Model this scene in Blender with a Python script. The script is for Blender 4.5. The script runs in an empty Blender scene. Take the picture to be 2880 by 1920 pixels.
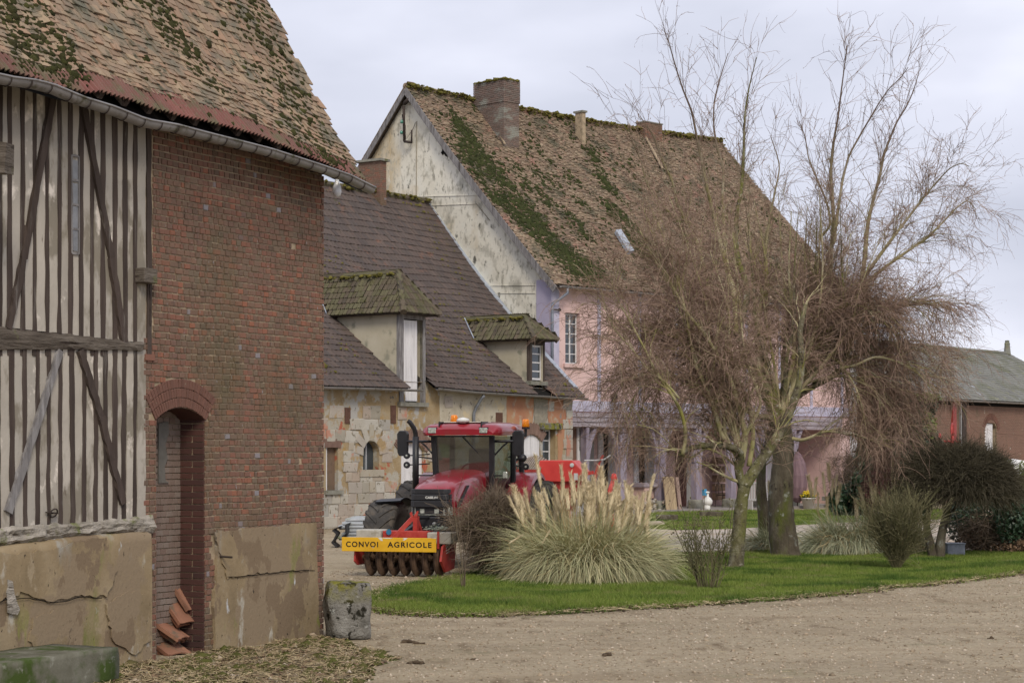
import bpy, math, random
import numpy as np
from mathutils import Vector, Matrix, noise as mnoise
R = math.radians
rng = np.random.default_rng(7)
random.seed(7)
scn = bpy.context.scene
COL = scn.collection

# ---------------------------------------------------------------- camera
FPX, CX, HY, CAMH = 5500.0, 1440.0, 1270.0, 2.4
cd = bpy.data.cameras.new('camera'); cam = bpy.data.objects.new('camera', cd); COL.objects.link(cam)
cam.location = (0, 0, CAMH); cam.rotation_euler = (R(90), 0, 0)
cd.sensor_width = 36; cd.lens = FPX / 2880 * 36
cd.shift_y = (HY - 960) / 2880
cd.clip_start = 0.5; cd.clip_end = 3000
cd.dof.use_dof = True; cd.dof.focus_distance = 30; cd.dof.aperture_fstop = 16
scn.camera = cam

# ---------------------------------------------------------------- world, sun, exposure
SUN_EL, SUN_AZ = R(40), R(168)          # azimuth measured from +Y towards +X
wd = bpy.data.worlds.new('World'); scn.world = wd; wd.use_nodes = True
wt = wd.node_tree; wt.nodes.clear()
def wn(t, **k):
    n = wt.nodes.new(t)
    for a, b in k.items(): setattr(n, a, b)
    return n
sky = wn('ShaderNodeTexSky', sky_type='NISHITA', sun_disc=False, sun_elevation=SUN_EL, sun_rotation=SUN_AZ, altitude=100, dust_density=3.0)
tc = wn('ShaderNodeTexCoord'); mp = wn('ShaderNodeMapping')
mp.inputs['Scale'].default_value = (1.0, 1.0, 2.6); mp.inputs['Location'].default_value = (0.35, 0.1, 0.55)
nz = wn('ShaderNodeTexNoise'); nz.inputs['Scale'].default_value = 3.1; nz.inputs['Detail'].default_value = 5; nz.inputs['Roughness'].default_value = .5
rp = wn('ShaderNodeValToRGB'); e = rp.color_ramp.elements
e[0].position = .30; e[0].color = (.42, .44, .52, 1); e[1].position = .70; e[1].color = (.80, .81, .87, 1)
m_ = e.new(.5); m_.color = (.575, .59, .68, 1)
bgs = wn('ShaderNodeBackground'); bgs.inputs[1].default_value = .05
bgc = wn('ShaderNodeBackground'); bgc.inputs[1].default_value = 1.0
add = wn('ShaderNodeMixShader'); add.inputs[0].default_value = .93
wo = wn('ShaderNodeOutputWorld')
L = wt.links.new
L(tc.outputs['Generated'], mp.inputs[0]); L(mp.outputs[0], nz.inputs[0]); L(nz.outputs['Fac'], rp.inputs[0])
L(sky.outputs[0], bgs.inputs[0]); L(rp.outputs[0], bgc.inputs[0])
L(bgs.outputs[0], add.inputs[1]); L(bgc.outputs[0], add.inputs[2]); L(add.outputs[0], wo.inputs[0])
sl = bpy.data.lights.new('sun', 'SUN'); sun = bpy.data.objects.new('sun', sl); COL.objects.link(sun)
sl.energy = 1.5; sl.angle = R(18); sl.color = (1, .905, .75)
sd = Vector((math.sin(SUN_AZ) * math.cos(SUN_EL), math.cos(SUN_AZ) * math.cos(SUN_EL), math.sin(SUN_EL)))
sun.rotation_euler = sd.to_track_quat('Z', 'Y').to_euler(); sun.location = (0, 0, 60)
vs = scn.view_settings
vs.view_transform = 'Standard'; vs.look = 'None'; vs.exposure = 0.58; vs.gamma = 1; vs.use_curve_mapping = False

# ---------------------------------------------------------------- mesh helpers
def np_mesh(name, V, Fs, smooth=False):
    """V (n,3); Fs list of int arrays (m,k)"""
    me = bpy.data.meshes.new(name)
    V = np.asarray(V, np.float32)
    if not isinstance(Fs, list): Fs = [Fs]
    Fs = [np.asarray(f, np.int32) for f in Fs if len(f)]
    me.vertices.add(len(V)); me.vertices.foreach_set('co', V.ravel())
    loops = np.concatenate([f.ravel() for f in Fs])
    tot = np.concatenate([np.full(len(f), f.shape[1], np.int32) for f in Fs])
    st = np.concatenate([[0], np.cumsum(tot)[:-1]]).astype(np.int32)
    me.loops.add(len(loops)); me.loops.foreach_set('vertex_index', loops)
    me.polygons.add(len(tot)); me.polygons.foreach_set('loop_start', st); me.polygons.foreach_set('loop_total', tot)
    me.polygons.foreach_set('use_smooth', np.full(len(tot), smooth, bool))
    me.update(calc_edges=True)
    return me
def link(name, me, mat=None, parent=None, kind=None, label=None):
    o = bpy.data.objects.new(name, me); COL.objects.link(o)
    if mat and len(me.materials) == 0: me.materials.append(mat)
    if parent: o.parent = parent
    if kind: o['kind'] = kind
    if label: o['label'] = label
    return o
def thing(name, label, cat, loc=(0, 0, 0), rz=0, group=None):
    o = bpy.data.objects.new(name, None); COL.objects.link(o)
    o.empty_display_size = .3
    o.location = loc; o.rotation_euler = (0, 0, rz); o['label'] = label; o['category'] = cat
    if group: o['group'] = group
    return o
def tag(o, label, cat, group=None):
    o['label'] = label; o['category'] = cat
    if group: o['group'] = group
    return o
BOXF = np.array([[0,3,2,1],[4,5,6,7],[0,1,5,4],[1,2,6,5],[2,3,7,6],[3,0,4,7]])
BOXV = np.array([[0,0,0],[1,0,0],[1,1,0],[0,1,0],[0,0,1],[1,0,1],[1,1,1],[0,1,1]], float)
class MB:
    def __init__(s): s.v = []; s.f = {}; s.n = 0
    def add(s, V, F):
        V = np.asarray(V, float)
        for f in F:
            s.f.setdefault(len(f), []).append([i + s.n for i in f])
        s.v.append(V); s.n += len(V); return s
    def box(s, x0, x1, y0, y1, z0, z1):
        lo = np.array([min(x0,x1), min(y0,y1), min(z0,z1)]); hi = np.array([max(x0,x1), max(y0,y1), max(z0,z1)])
        return s.add(lo + BOXV * (hi - lo), BOXF)
    def beam(s, p0, p1, w, d, n=1, jit=0, up=(0,0,1), cx=None):
        """box-section bar from p0 to p1; w across, d along the 'up'-ish normal"""
        p0 = np.array(p0, float); p1 = np.array(p1, float); a = p1 - p0; a /= np.linalg.norm(a)
        upv = np.array(up, float)
        if abs(a @ upv) > .95: upv = np.array([0, 1, 0.]) if abs(a[1]) < .9 else np.array([1., 0, 0])
        c = np.cross(a, upv); c /= np.linalg.norm(c); b = np.cross(c, a)
        V = []
        for i in range(n + 1):
            q = p0 + (p1 - p0) * i / n
            for sx, sy in ((-1,-1),(1,-1),(1,1),(-1,1)):
                V.append(q + c * (sx * w / 2 + rng.normal(0, jit) ) + b * (sy * d / 2 + rng.normal(0, jit * .4)))
        F = [[3,2,1,0], [4*n, 4*n+1, 4*n+2, 4*n+3]]
        for i in range(n):
            for k in range(4):
                F.append([4*i+k, 4*i+(k+1)%4, 4*i+4+(k+1)%4, 4*i+4+k])
        return s.add(V, F)
    def prism(s, poly, h, axis='z', off=0.0):
        """polygon (CCW) extruded from off to off+h along axis; poly in the two other axes (order x,y / x,z / y,z)"""
        n = len(poly); V = []
        for t in (off, off + h):
            for a, b in poly:
                V.append({'z': (a, b, t), 'y': (a, t, b), 'x': (t, a, b)}[axis])
        F = [list(range(n))[::-1], list(range(n, 2*n))] + [[i, (i+1)%n, n+(i+1)%n, n+i] for i in range(n)]
        return s.add(V, F)
    def tube(s, P, r, n=8, caps=True, sy=1.0):
        P = np.array(P, float); K = len(P)
        r = np.full(K, r) if np.isscalar(r) else np.array(r, float)
        T = np.gradient(P, axis=0); T /= np.linalg.norm(T, axis=1)[:, None] + 1e-9
        ref = np.array([0, 0, 1.]) if abs(T[:, 2]).mean() < .8 else np.array([1., 0, 0])
        V = []
        for i in range(K):
            a = np.cross(T[i], ref); a /= np.linalg.norm(a) + 1e-9; b = np.cross(a, T[i])
            for k in range(n):
                t = 2 * math.pi * k / n
                V.append(P[i] + r[i] * (a * math.cos(t) + b * math.sin(t) * sy))
        F = [[i*n+k, i*n+(k+1)%n, (i+1)*n+(k+1)%n, (i+1)*n+k] for i in range(K-1) for k in range(n)]
        if caps: F += [list(range(n))[::-1], [(K-1)*n+k for k in range(n)]]
        return s.add(V, F)
    def lathe(s, prof, c=(0,0,0), n=16, axis='z'):
        V = []
        for r_, h in prof:
            for k in range(n):
                t = 2*math.pi*k/n; a, b = r_*math.cos(t), r_*math.sin(t)
                q = {'z': (a, b, h), 'x': (h, a, b), 'y': (b, h, a)}[axis]
                V.append((c[0]+q[0], c[1]+q[1], c[2]+q[2]))
        K = len(prof)
        F = [[i*n+k, i*n+(k+1)%n, (i+1)*n+(k+1)%n, (i+1)*n+k] for i in range(K-1) for k in range(n)]
        if prof[0][0] > 1e-4: F.append(list(range(n))[::-1])
        if prof[-1][0] > 1e-4: F.append([(K-1)*n+k for k in range(n)])
        return s.add(V, F)
    def grid(s, P):
        """P (a,b,3) grid surface"""
        P = np.asarray(P, float); a, b = P.shape[:2]
        return s.add(P.reshape(-1, 3), [[i*b+j, i*b+j+1, (i+1)*b+j+1, (i+1)*b+j] for i in range(a-1) for j in range(b-1)])
    def mesh(s, name, smooth=False):
        return np_mesh(name, np.concatenate(s.v), [np.array(f) for f in s.f.values()], smooth)
    def obj(s, name, mat, parent=None, smooth=False, kind=None, label=None, bevel=0, auto=False):
        o = link(name, s.mesh(name, smooth), mat, parent, kind, label)
        if bevel:
            b = o.modifiers.new('bevel', 'BEVEL'); b.width = bevel; b.segments = 2; b.limit_method = 'ANGLE'; b.angle_limit = R(40)
        return o

def tubes_np(P, Rr, n=3):
    """P (N,K,3) paths, Rr (N,K) radii -> V, F for N tubes of n sides"""
    N, K, _ = P.shape
    T = np.gradient(P, axis=1); T /= np.linalg.norm(T, axis=2, keepdims=True) + 1e-9
    ref = np.array([.31, .77, .12]); ref = ref / np.linalg.norm(ref)
    A = np.cross(T, ref); A /= np.linalg.norm(A, axis=2, keepdims=True) + 1e-9
    B = np.cross(A, T)
    ang = 2*np.pi*np.arange(n)/n
    V = P[:, :, None, :] + Rr[:, :, None, None] * (A[:, :, None, :]*np.cos(ang)[None, None, :, None] + B[:, :, None, :]*np.sin(ang)[None, None, :, None])
    i = np.arange(N)[:, None, None]*K*n + np.arange(K-1)[None, :, None]*n
    k = np.arange(n)[None, None, :]; k2 = (k+1) % n
    F = np.stack([i+k, i+k2, i+n+k2, i+n+k], -1).reshape(-1, 4)
    return V.reshape(-1, 3), F
def blades_np(P, W, side):
    """flat ribbons: P (N,K,3), W (N,K), side (N,3)"""
    N, K, _ = P.shape
    V = np.stack([P - side[:, None, :]*W[:, :, None]/2, P + side[:, None, :]*W[:, :, None]/2], 2)
    i = np.arange(N)[:, None]*K*2 + np.arange(K-1)[None, :]*2
    F = np.stack([i, i+1, i+3, i+2], -1).reshape(-1, 4)
    return V.reshape(-1, 3), F
def scatter(Vt, Ft, M):
    """template verts Vt (n,3), faces Ft (m,k), matrices M (N,3,4) -> joined V,F"""
    V = np.einsum('nij,kj->nki', M[:, :, :3], Vt) + M[:, None, :, 3]
    F = Ft[None] + (np.arange(len(M))*len(Vt))[:, None, None]
    return V.reshape(-1, 3), F.reshape(-1, Ft.shape[1])
def icos():
    t = (1+5**.5)/2
    V = np.array([[-1,t,0],[1,t,0],[-1,-t,0],[1,-t,0],[0,-1,t],[0,1,t],[0,-1,-t],[0,1,-t],[t,0,-1],[t,0,1],[-t,0,-1],[-t,0,1]])/math.sqrt(1+t*t)
    F = np.array([[0,11,5],[0,5,1],[0,1,7],[0,7,10],[0,10,11],[1,5,9],[5,11,4],[11,10,2],[10,7,6],[7,1,8],[3,9,4],[3,4,2],[3,2,6],[3,6,8],[3,8,9],[4,9,5],[2,4,11],[6,2,10],[8,6,7],[9,8,1]])
    return V, F
ICO_V, ICO_F = icos()

def ray(px, py): return np.array([(px-CX)/FPX, 1.0, (HY-py)/FPX])
class Frame:
    """local x = along the wall (U), local y = into the building (V), z up"""
    def __init__(s, O, U):
        s.O = np.array([O[0], O[1], 0.]); U = np.array([U[0], U[1], 0.]); s.U = U/np.linalg.norm(U)
        s.V = np.array([-s.U[1], s.U[0], 0.]); s.ang = math.atan2(s.U[1], s.U[0])
    def loc(s, w): w = np.asarray(w) - s.O; return np.array([w@s.U, w@s.V, w[2]])
    def world(s, u, v, z): return s.O + s.U*u + s.V*v + np.array([0, 0, z])
    def hit(s, px, py, v=0.0):
        d = ray(px, py); t = (v + s.O@s.V)/(d@s.V); w = np.array([0, 0, CAMH]) + t*d
        l = s.loc(w); return l[0], l[2]
    def hitu(s, px, py, u=0.0):
        d = ray(px, py); t = (u + s.O@s.U)/(d@s.U); w = np.array([0, 0, CAMH]) + t*d
        l = s.loc(w); return l[1], l[2]
    def hits(s, px, py, a, b):
        """surface z = a + b*v"""
        d = ray(px, py); t = (a - b*(s.O@s.V) - CAMH)/(d[2] - b*(d@s.V)); w = np.array([0, 0, CAMH]) + t*d
        return s.loc(w)
def gp(px, py): 
    t = CAMH*FPX/(py-HY); return np.array([(px-CX)/FPX*t, t, 0.])
def at(px, py, Y): return np.array([(px-CX)/FPX*Y, Y, CAMH + (HY-py)/FPX*Y])

# ---------------------------------------------------------------- materials
class NT:
    def __init__(s, name):
        s.m = bpy.data.materials.new(name); s.m.use_nodes = True; s.t = s.m.node_tree; s.t.nodes.clear()
        s.out = s.n('ShaderNodeOutputMaterial'); s.p = s.n('ShaderNodeBsdfPrincipled'); s.l(s.p.outputs[0], s.out.inputs[0])
        s.geo = s.n('ShaderNodeNewGeometry')
    def n(s, t, **k):
        x = s.t.nodes.new(t)
        for a, b in k.items(): setattr(x, a, b)
        return x
    def l(s, a, b): s.t.links.new(a, b)
    def setin(s, sock, v):
        if hasattr(v, 'is_output') or isinstance(v, bpy.types.NodeSocket): s.l(v, sock)
        else: sock.default_value = v
    def math(s, op, a, b=0.0, clamp=False):
        x = s.n('ShaderNodeMath', operation=op, use_clamp=clamp); s.setin(x.inputs[0], a); s.setin(x.inputs[1], b); return x.outputs[0]
    def noise(s, scale, detail=4, rough=.55, stretch=(1,1,1), off=(0,0,0), src=None):
        mp = s.n('ShaderNodeMapping'); s.l(src or s.geo.outputs['Position'], mp.inputs[0])
        mp.inputs['Scale'].default_value = stretch; mp.inputs['Location'].default_value = off
        x = s.n('ShaderNodeTexNoise'); x.inputs['Scale'].default_value = scale; x.inputs['Detail'].default_value = detail
        x.inputs['Roughness'].default_value = rough; s.l(mp.outputs[0], x.inputs[0]); return x.outputs['Fac']
    def ramp(s, fac, stops):
        x = s.n('ShaderNodeValToRGB'); s.l(fac, x.inputs[0]); e = x.color_ramp.elements
        while len(e) > 1: e.remove(e[-1])
        for i, (p, c) in enumerate(stops):
            q = e[0] if i == 0 else e.new(p)
            q.position = p; q.color = (*c, 1) if len(c) == 3 else c
        return x.outputs[0]
    def maprange(s, v, a, b, c=0.0, d=1.0):
        x = s.n('ShaderNodeMapRange'); s.l(v, x.inputs[0])
        for i, q in enumerate((a, b, c, d)): x.inputs[i+1].default_value = q
        return x.outputs[0]
    def mix(s, fac, a, b, mode='MIX'):
        x = s.n('ShaderNodeMix', data_type='RGBA', blend_type=mode)
        s.setin(x.inputs[0], fac)
        for i, v in ((6, a), (7, b)):
            if isinstance(v, tuple): x.inputs[i].default_value = (*v, 1) if len(v) == 3 else v
            else: s.l(v, x.inputs[i])
        return x.outputs[2]
    def rnd(s):
        oi = s.n('ShaderNodeObjectInfo')
        return s.math('FRACT', s.math('ADD', oi.outputs['Random'], s.geo.outputs['Random Per Island']))
    def axis(s, k):
        x = s.n('ShaderNodeSeparateXYZ'); s.l(s.geo.outputs['Position'], x.inputs[0]); return x.outputs[k]
    def bump(s, h, strength=.4, dist=.02, prev=None):
        b = s.n('ShaderNodeBump'); b.inputs['Strength'].default_value = strength; b.inputs['Distance'].default_value = dist
        s.l(h, b.inputs['Height'])
        if prev: s.l(prev, b.inputs['Normal'])
        s.l(b.outputs[0], s.p.inputs['Normal']); return b.outputs[0]
    def fin(s, col, rough=.8, spec=.3, metal=0.0):
        s.setin(s.p.inputs['Base Color'], (*col, 1) if isinstance(col, tuple) else col)
        s.setin(s.p.inputs['Roughness'], rough); s.p.inputs['Specular IOR Level'].default_value = spec
        s.setin(s.p.inputs['Metallic'], metal); return s.m

def stuffmat(name, cols, scale=3.0, detail=5, rough=.85, spec=.25, bump=.4, bscale=40, bdist=.01, stretch=(1,1,1), rnd=None, rmix=.6, layers=(), metal=0.0, bdet=4):
    """cols: colour ramp over noise; rnd: colour ramp over the piece's own random number; layers: (colour, scale, lo, hi, stretch[, zlo, zhi])"""
    t = NT(name)
    k = len(cols)
    f = t.noise(scale, detail, .6, stretch)
    c = t.ramp(f, [(.28 + .44*i/max(1, k-1), q) for i, q in enumerate(cols)])
    if rnd:
        r = t.rnd(); kk = len(rnd)
        rr = t.n('ShaderNodeValToRGB'); rr.color_ramp.interpolation = 'LINEAR'
        t.l(r, rr.inputs[0]); e = rr.color_ramp.elements
        while len(e) > 1: e.remove(e[-1])
        for i, q in enumerate(rnd):
            if len(q) == 2: p_, q = q
            else: p_ = i/max(1, kk-1)
            el = e[0] if i == 0 else e.new(p_)
            el.position = p_; el.color = (*q, 1)
        c = t.mix(rmix, c, rr.outputs[0])
    for ly in layers:
        colr, sc, lo, hi, st = ly[:5]
        g = t.noise(sc, 5, .62, st, off=(sc*1.7, 3.1, sc*.3))
        g = t.maprange(g, lo, hi)
        if len(ly) > 5:
            z = t.maprange(t.axis(2), ly[5], ly[6]); g = t.math('MULTIPLY', g, z, True)
        c = t.mix(g, c, colr)
    if bump:
        b = t.noise(bscale, bdet, .6, stretch)
        t.bump(b, bump, bdist)
    return t.fin(c, rough, spec, metal)
def plain(name, col, rough=.5, spec=.4, metal=0.0, var=.25, scale=8, bump=.08):
    a = tuple(x*(1-var) for x in col); b = tuple(min(1, x*(1+var)) for x in col)
    return stuffmat(name, [a, col, b], scale, 4, rough, spec, bump, 60, .004, metal=metal)
# ================================================================= materials of the setting
BRICK = [(0.0, (.205,.098,.072)), (.12, (.145,.102,.076)), (.26, (.235,.10,.070)), (.38, (.165,.13,.092)), (.50, (.175,.09,.068)), (.62, (.15,.122,.088)), (.72, (.22,.10,.07)), (.76, (.29,.115,.07)), (.80, (.105,.082,.062)), (.86, (.19,.12,.088)), (.92, (.155,.098,.074)), (.988, (.16,.10,.08)), (.992, (.24,.235,.26)), (1.0, (.27,.27,.30))]
M_brick = stuffmat('brick', [(.105,.078,.056), (.155,.085,.060), (.185,.092,.062)], 1.3, 5, .85, .25, .55, 45, .006, rnd=BRICK, rmix=.72,
    layers=[((.105,.092,.05), .8, .52, .74, (1,1,.5)), ((.36,.36,.40), 26, .66, .74, (1.6,1.6,.35)), ((.06,.045,.038), 9, .58, .78, (1,1,.6))])
M_mortar = stuffmat('mortar', [(.30,.235,.16), (.42,.335,.235)], 12, 5, .95, .1, .5, 60, .006, layers=[((.10,.09,.065), 5, .5, .75, (1,1,1))])
M_ochre = stuffmat('ochre_render', [(.165,.125,.075), (.25,.19,.115), (.32,.255,.165)], 1.5, 8, .93, .15, .6, 24, .014, stretch=(1,1,.8), layers=[
    ((.40,.37,.31), 2.3, .60, .66, (1,1,.5)), ((.17,.18,.055), 1.9, .60, .72, (1,1,.35)), ((.46,.47,.48), 3.3, .655, .70, (1,1,.4)),
    ((.095,.07,.045), 1.3, .44, .66, (1,1,.3), .75, -.1), ((.30,.24,.16), 5.0, .60, .66, (1,1,.5)), ((.235,.18,.12), .9, .505, .53, (1,1,.8)), ((.19,.14,.092), 1.7, .56, .58, (1,1,.7)), ((.29,.275,.24), 1.6, .52, .60, (1,1,.35), 1.12, 1.4), ((.045,.035,.025), 17, .655, .70, (1,1,.6)), ((.20,.21,.05), 2.6, .63, .68, (1,1,.3), 1.0, .2)])
M_lime = stuffmat('lime_plaster', [(.26,.235,.20), (.37,.336,.29), (.46,.42,.365)], 1.6, 7, .93, .15, .5, 26, .012, rnd=[(.32,.295,.26), (.52,.48,.42), (.42,.385,.33), (.34,.325,.295)], rmix=.4, stretch=(1,1,.6), layers=[
    ((.23,.205,.165), 1.5, .51, .57, (1,1,.55)), ((.70,.64,.57), 2.2, .60, .66, (1,1,.7)), ((.15,.125,.095), 13, .64, .74, (1,1,.3))])
M_oak = stuffmat('weathered_oak', [(.030,.022,.018), (.065,.048,.040), (.11,.088,.075)], 9, 6, .85, .25, .9, 40, .012, stretch=(1,1,.12), rnd=[(.035,.026,.022), (.075,.055,.047), (.05,.035,.03)], rmix=.45, layers=[((.17,.155,.14), 14, .60, .74, (1,1,.1))])
M_oakgrey = stuffmat('silver_oak', [(.10,.095,.095), (.19,.18,.18), (.30,.29,.29)], 14, 6, .85, .25, .9, 50, .010, stretch=(1,1,.15), layers=[((.05,.04,.035), 8, .56, .72, (1,1,.2))])
M_oakbeam = stuffmat('cracked_oak_beam', [(.06,.048,.038), (.12,.10,.082), (.19,.165,.14)], 5, 7, .9, .2, 1.0, 22, .03, stretch=(.3,.3,2.2), layers=[((.035,.025,.02), 6, .56, .62, (.25,.25,3)), ((.12,.12,.06), 3, .6, .7, (1,1,1))])
M_erod = stuffmat('eroded_plaster_band', [(.16,.145,.12), (.32,.29,.25), (.47,.43,.38)], 7, 8, .95, .15, 1.0, 30, .03, stretch=(.5,.5,2), layers=[((.10,.08,.06), 9, .55, .66, (.5,.5,2)), ((.16,.17,.07), 4, .58, .68, (1,1,1))])
TILE = [(0, (.18,.115,.08)), (.18, (.30,.22,.145)), (.34, (.20,.135,.10)), (.48, (.36,.27,.175)), (.62, (.25,.175,.125)), (.74, (.34,.20,.13)), (.86, (.15,.12,.095)), (1, (.30,.23,.16))]
M_tile = stuffmat('clay_tile', [(.15,.108,.078), (.26,.19,.13), (.35,.26,.175)], .7, 6, .9, .2, .5, 40, .008, rnd=TILE, rmix=.62, layers=[
    ((.13,.125,.095), 1.6, .50, .68, (1,1,1)), ((.075,.070,.045), 5.5, .54, .66, (1,1,1)), ((.42,.40,.34), 19, .66, .76, (1,1,1))])
M_htile = stuffmat('old_clay_tile', [(.13,.095,.068), (.22,.165,.115), (.32,.25,.17)], .35, 6, .9, .2, .5, 30, .01, rnd=[(.12,.085,.062), (.28,.205,.135), (.17,.115,.085), (.35,.275,.19), (.15,.115,.088), (.25,.16,.115)], rmix=.62, layers=[
    ((.09,.085,.055), .9, .52, .66, (1,1,1)), ((.30,.17,.13), 1.5, .58, .70, (1,1,1)), ((.065,.06,.042), 4, .56, .68, (1,1,1))])
M_redtile = stuffmat('red_eave_tile', [(.10,.052,.043), (.165,.070,.058), (.21,.095,.08)], 2.5, 5, .75, .3, .4, 40, .006, rnd=[(.10,.055,.045), (.20,.078,.065), (.165,.07,.058), (.15,.09,.07)], rmix=.5, layers=[((.11,.095,.055), 3, .48, .64, (1,1,1)), ((.16,.14,.09), 14, .60, .72, (1,1,1))])
M_btile = stuffmat('brown_roof_tile', [(.060,.048,.044), (.088,.068,.060), (.115,.086,.074)], .7, 5, .8, .3, .5, 30, .008, rnd=[(.055,.046,.045), (.092,.068,.060), (.108,.080,.068), (.066,.057,.057), (.085,.062,.054)], rmix=.6, layers=[
    ((.16,.085,.06), 1.3, .60, .72, (1,1,1)), ((.055,.05,.03), 5, .60, .70, (1,1,1))])
M_mtile = stuffmat('mossy_brown_tile', [(.07,.06,.045), (.105,.092,.062), (.14,.125,.08)], 1.5, 5, .85, .25, .6, 30, .01, rnd=[(.065,.053,.046), (.12,.09,.07), (.10,.098,.055), (.145,.135,.075)], rmix=.6, layers=[((.075,.072,.03), 4, .54, .68, (1,1,1))])
M_moss = stuffmat('roof_moss', [(.022,.024,.011), (.040,.042,.017), (.07,.068,.028)], 7, 5, .98, .05, .9, 60, .02, rnd=[(.018,.019,.011), (.05,.052,.018), (.042,.036,.02), (.085,.085,.03)], rmix=.6)
M_mossy = stuffmat('yellow_moss', [(.075,.072,.022), (.15,.135,.035), (.20,.18,.055)], 5, 5, .98, .05, .9, 60, .02, rnd=[(.06,.06,.025), (.18,.155,.045)], rmix=.4)
M_ivy_moss = stuffmat('dark_roof_moss', [(.022,.028,.012), (.040,.050,.018), (.065,.072,.028)], 3, 5, .98, .05, .9, 40, .03, rnd=[(.02,.026,.012), (.06,.068,.025), (.045,.042,.025)], rmix=.5)
M_zinc = stuffmat('dull_zinc', [(.17,.16,.155), (.25,.24,.235), (.33,.325,.33)], 3, 5, .5, .5, .2, 30, .004, metal=.35, rnd=[(.18,.165,.16), (.30,.29,.29)], rmix=.4, layers=[((.085,.08,.045), 5, .55, .68, (1,1,1))])
M_lead = stuffmat('lead_flashing', [(.25,.28,.34), (.36,.40,.47), (.45,.49,.56)], 4, 5, .55, .4, .3, 14, .02, metal=.2)
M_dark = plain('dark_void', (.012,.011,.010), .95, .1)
M_iron = plain('rusted_iron', (.045,.033,.028), .8, .3)
M_algae = stuffmat('algae_concrete', [(.09,.088,.062), (.135,.13,.10), (.19,.185,.15)], 3, 6, .95, .15, .6, 30, .01, layers=[((.05,.075,.018), 2.5, .46, .62, (1,1,1)), ((.25,.25,.21), 9, .60, .72, (1,1,1))])
M_conc = stuffmat('mossy_concrete', [(.14,.135,.115), (.21,.205,.175), (.28,.27,.235)], 3, 6, .95, .15, .6, 30, .01, layers=[((.10,.105,.045), 3.5, .58, .70, (1,1,1)), ((.30,.30,.27), 9, .62, .72, (1,1,1))])
M_stonec = stuffmat('lichened_stone', [(.10,.095,.082), (.19,.18,.16), (.27,.26,.235)], 5, 8, .95, .15, 1.0, 30, .04, layers=[((.022,.02,.014), 6, .555, .60, (1,1,.8)), ((.42,.42,.39), 9, .60, .72, (1,1,1)), ((.20,.19,.035), 3.5, .46, .56, (1,1,1), .45, .72)])
M_terra = stuffmat('terracotta', [(.17,.085,.055), (.26,.125,.08), (.33,.17,.11)], 4, 5, .85, .25, .5, 40, .006, rnd=[(.17,.09,.06), (.34,.17,.11), (.24,.11,.07)], rmix=.5, layers=[((.12,.10,.07), 5, .55, .7, (1,1,1))])
M_glass = NT('window_glass'); M_glass.p.inputs['Roughness'].default_value = .08; M_glass.p.inputs['Specular IOR Level'].default_value = .7
M_glass = M_glass.fin((.035,.045,.055), .08, .8)
M_whitewood = stuffmat('white_painted_wood', [(.50,.49,.50), (.62,.61,.62), (.70,.69,.70)], 6, 5, .6, .3, .4, 40, .006, stretch=(1,1,.15), layers=[((.32,.27,.24), 10, .64, .74, (1,1,.15))])

# piece helpers ------------------------------------------------------------
def brick_tmpl(chamfer=.006, j=0.0, seed=0):
    """unit brick: x 0..1, z 0..1, y 0 (back) .. -1 (front), small chamfer given by scaling at place time"""
    r_ = np.random.default_rng(seed)
    c = .06
    V = [(0,0,0),(1,0,0),(1,0,1),(0,0,1),(0,-.8,0),(1,-.8,0),(1,-.8,1),(0,-.8,1),(c*.5,-1,c),(1-c*.5,-1,c),(1-c*.5,-1,1-c),(c*.5,-1,1-c)]
    V = np.array(V, float); V[4:, 0] += r_.normal(0, j, 8); V[4:, 2] += r_.normal(0, j, 8); V[8:, 1] += r_.normal(0, j*2, 4)
    F = [[0,4,5,1],[1,5,6,2],[2,6,7,3],[3,7,4,0],[4,8,9,5],[5,9,10,6],[6,10,11,7],[7,11,8,4],[8,11,10,9]]
    F = [f[::-1] for f in F]
    return V, np.array(F)
def pieces(name, parent, M, templ, mat, wpos, n_parts=300, key=None, kindname=None):
    """M (N,3,4) local matrices; templ list of (V,F); the nearest n_parts become objects, the rest one mesh of kind stuff"""
    M = np.asarray(M, float); N = len(M)
    if key is None:
        P = M[:, :, 3]; pw = parent_world(parent, P); key = np.linalg.norm(pw - np.array([0, 0, CAMH]), axis=1)
    order = np.argsort(key)
    idx = rng.integers(0, len(templ), N)
    first = order[:n_parts]; rest = order[n_parts:]
    me = [None]*len(templ)
    for i in first:
        k = int(idx[i])
        if me[k] is None:
            me[k] = np_mesh(name, templ[k][0], templ[k][1]); me[k].materials.append(mat)
        o = bpy.data.objects.new(name, me[k]); COL.objects.link(o)
        o.parent = parent
        m4 = Matrix([list(M[i, 0]), list(M[i, 1]), list(M[i, 2]), [0, 0, 0, 1]])
        o.matrix_basis = m4
    if len(rest):
        Vs = []; Fs = []; off = 0
        for k in range(len(templ)):
            sel = rest[idx[rest] == k]
            if not len(sel): continue
            V, F = scatter(templ[k][0], templ[k][1], M[sel])
            Vs.append(V); Fs.append(F + off); off += len(V)
        link(kindname or (name + 's'), np_mesh(name, np.concatenate(Vs), [np.concatenate(Fs)]), mat, parent, 'stuff')
def parent_world(parent, P):
    a = parent.rotation_euler[2]; c, s = math.cos(a), math.sin(a)
    return np.stack([P[:, 0]*c - P[:, 1]*s + parent.location[0], P[:, 0]*s + P[:, 1]*c + parent.location[1], P[:, 2] + parent.location[2]], 1)
def mat34(X, Y, Z, T): return np.stack([X, Y, Z, T], 1)
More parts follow.
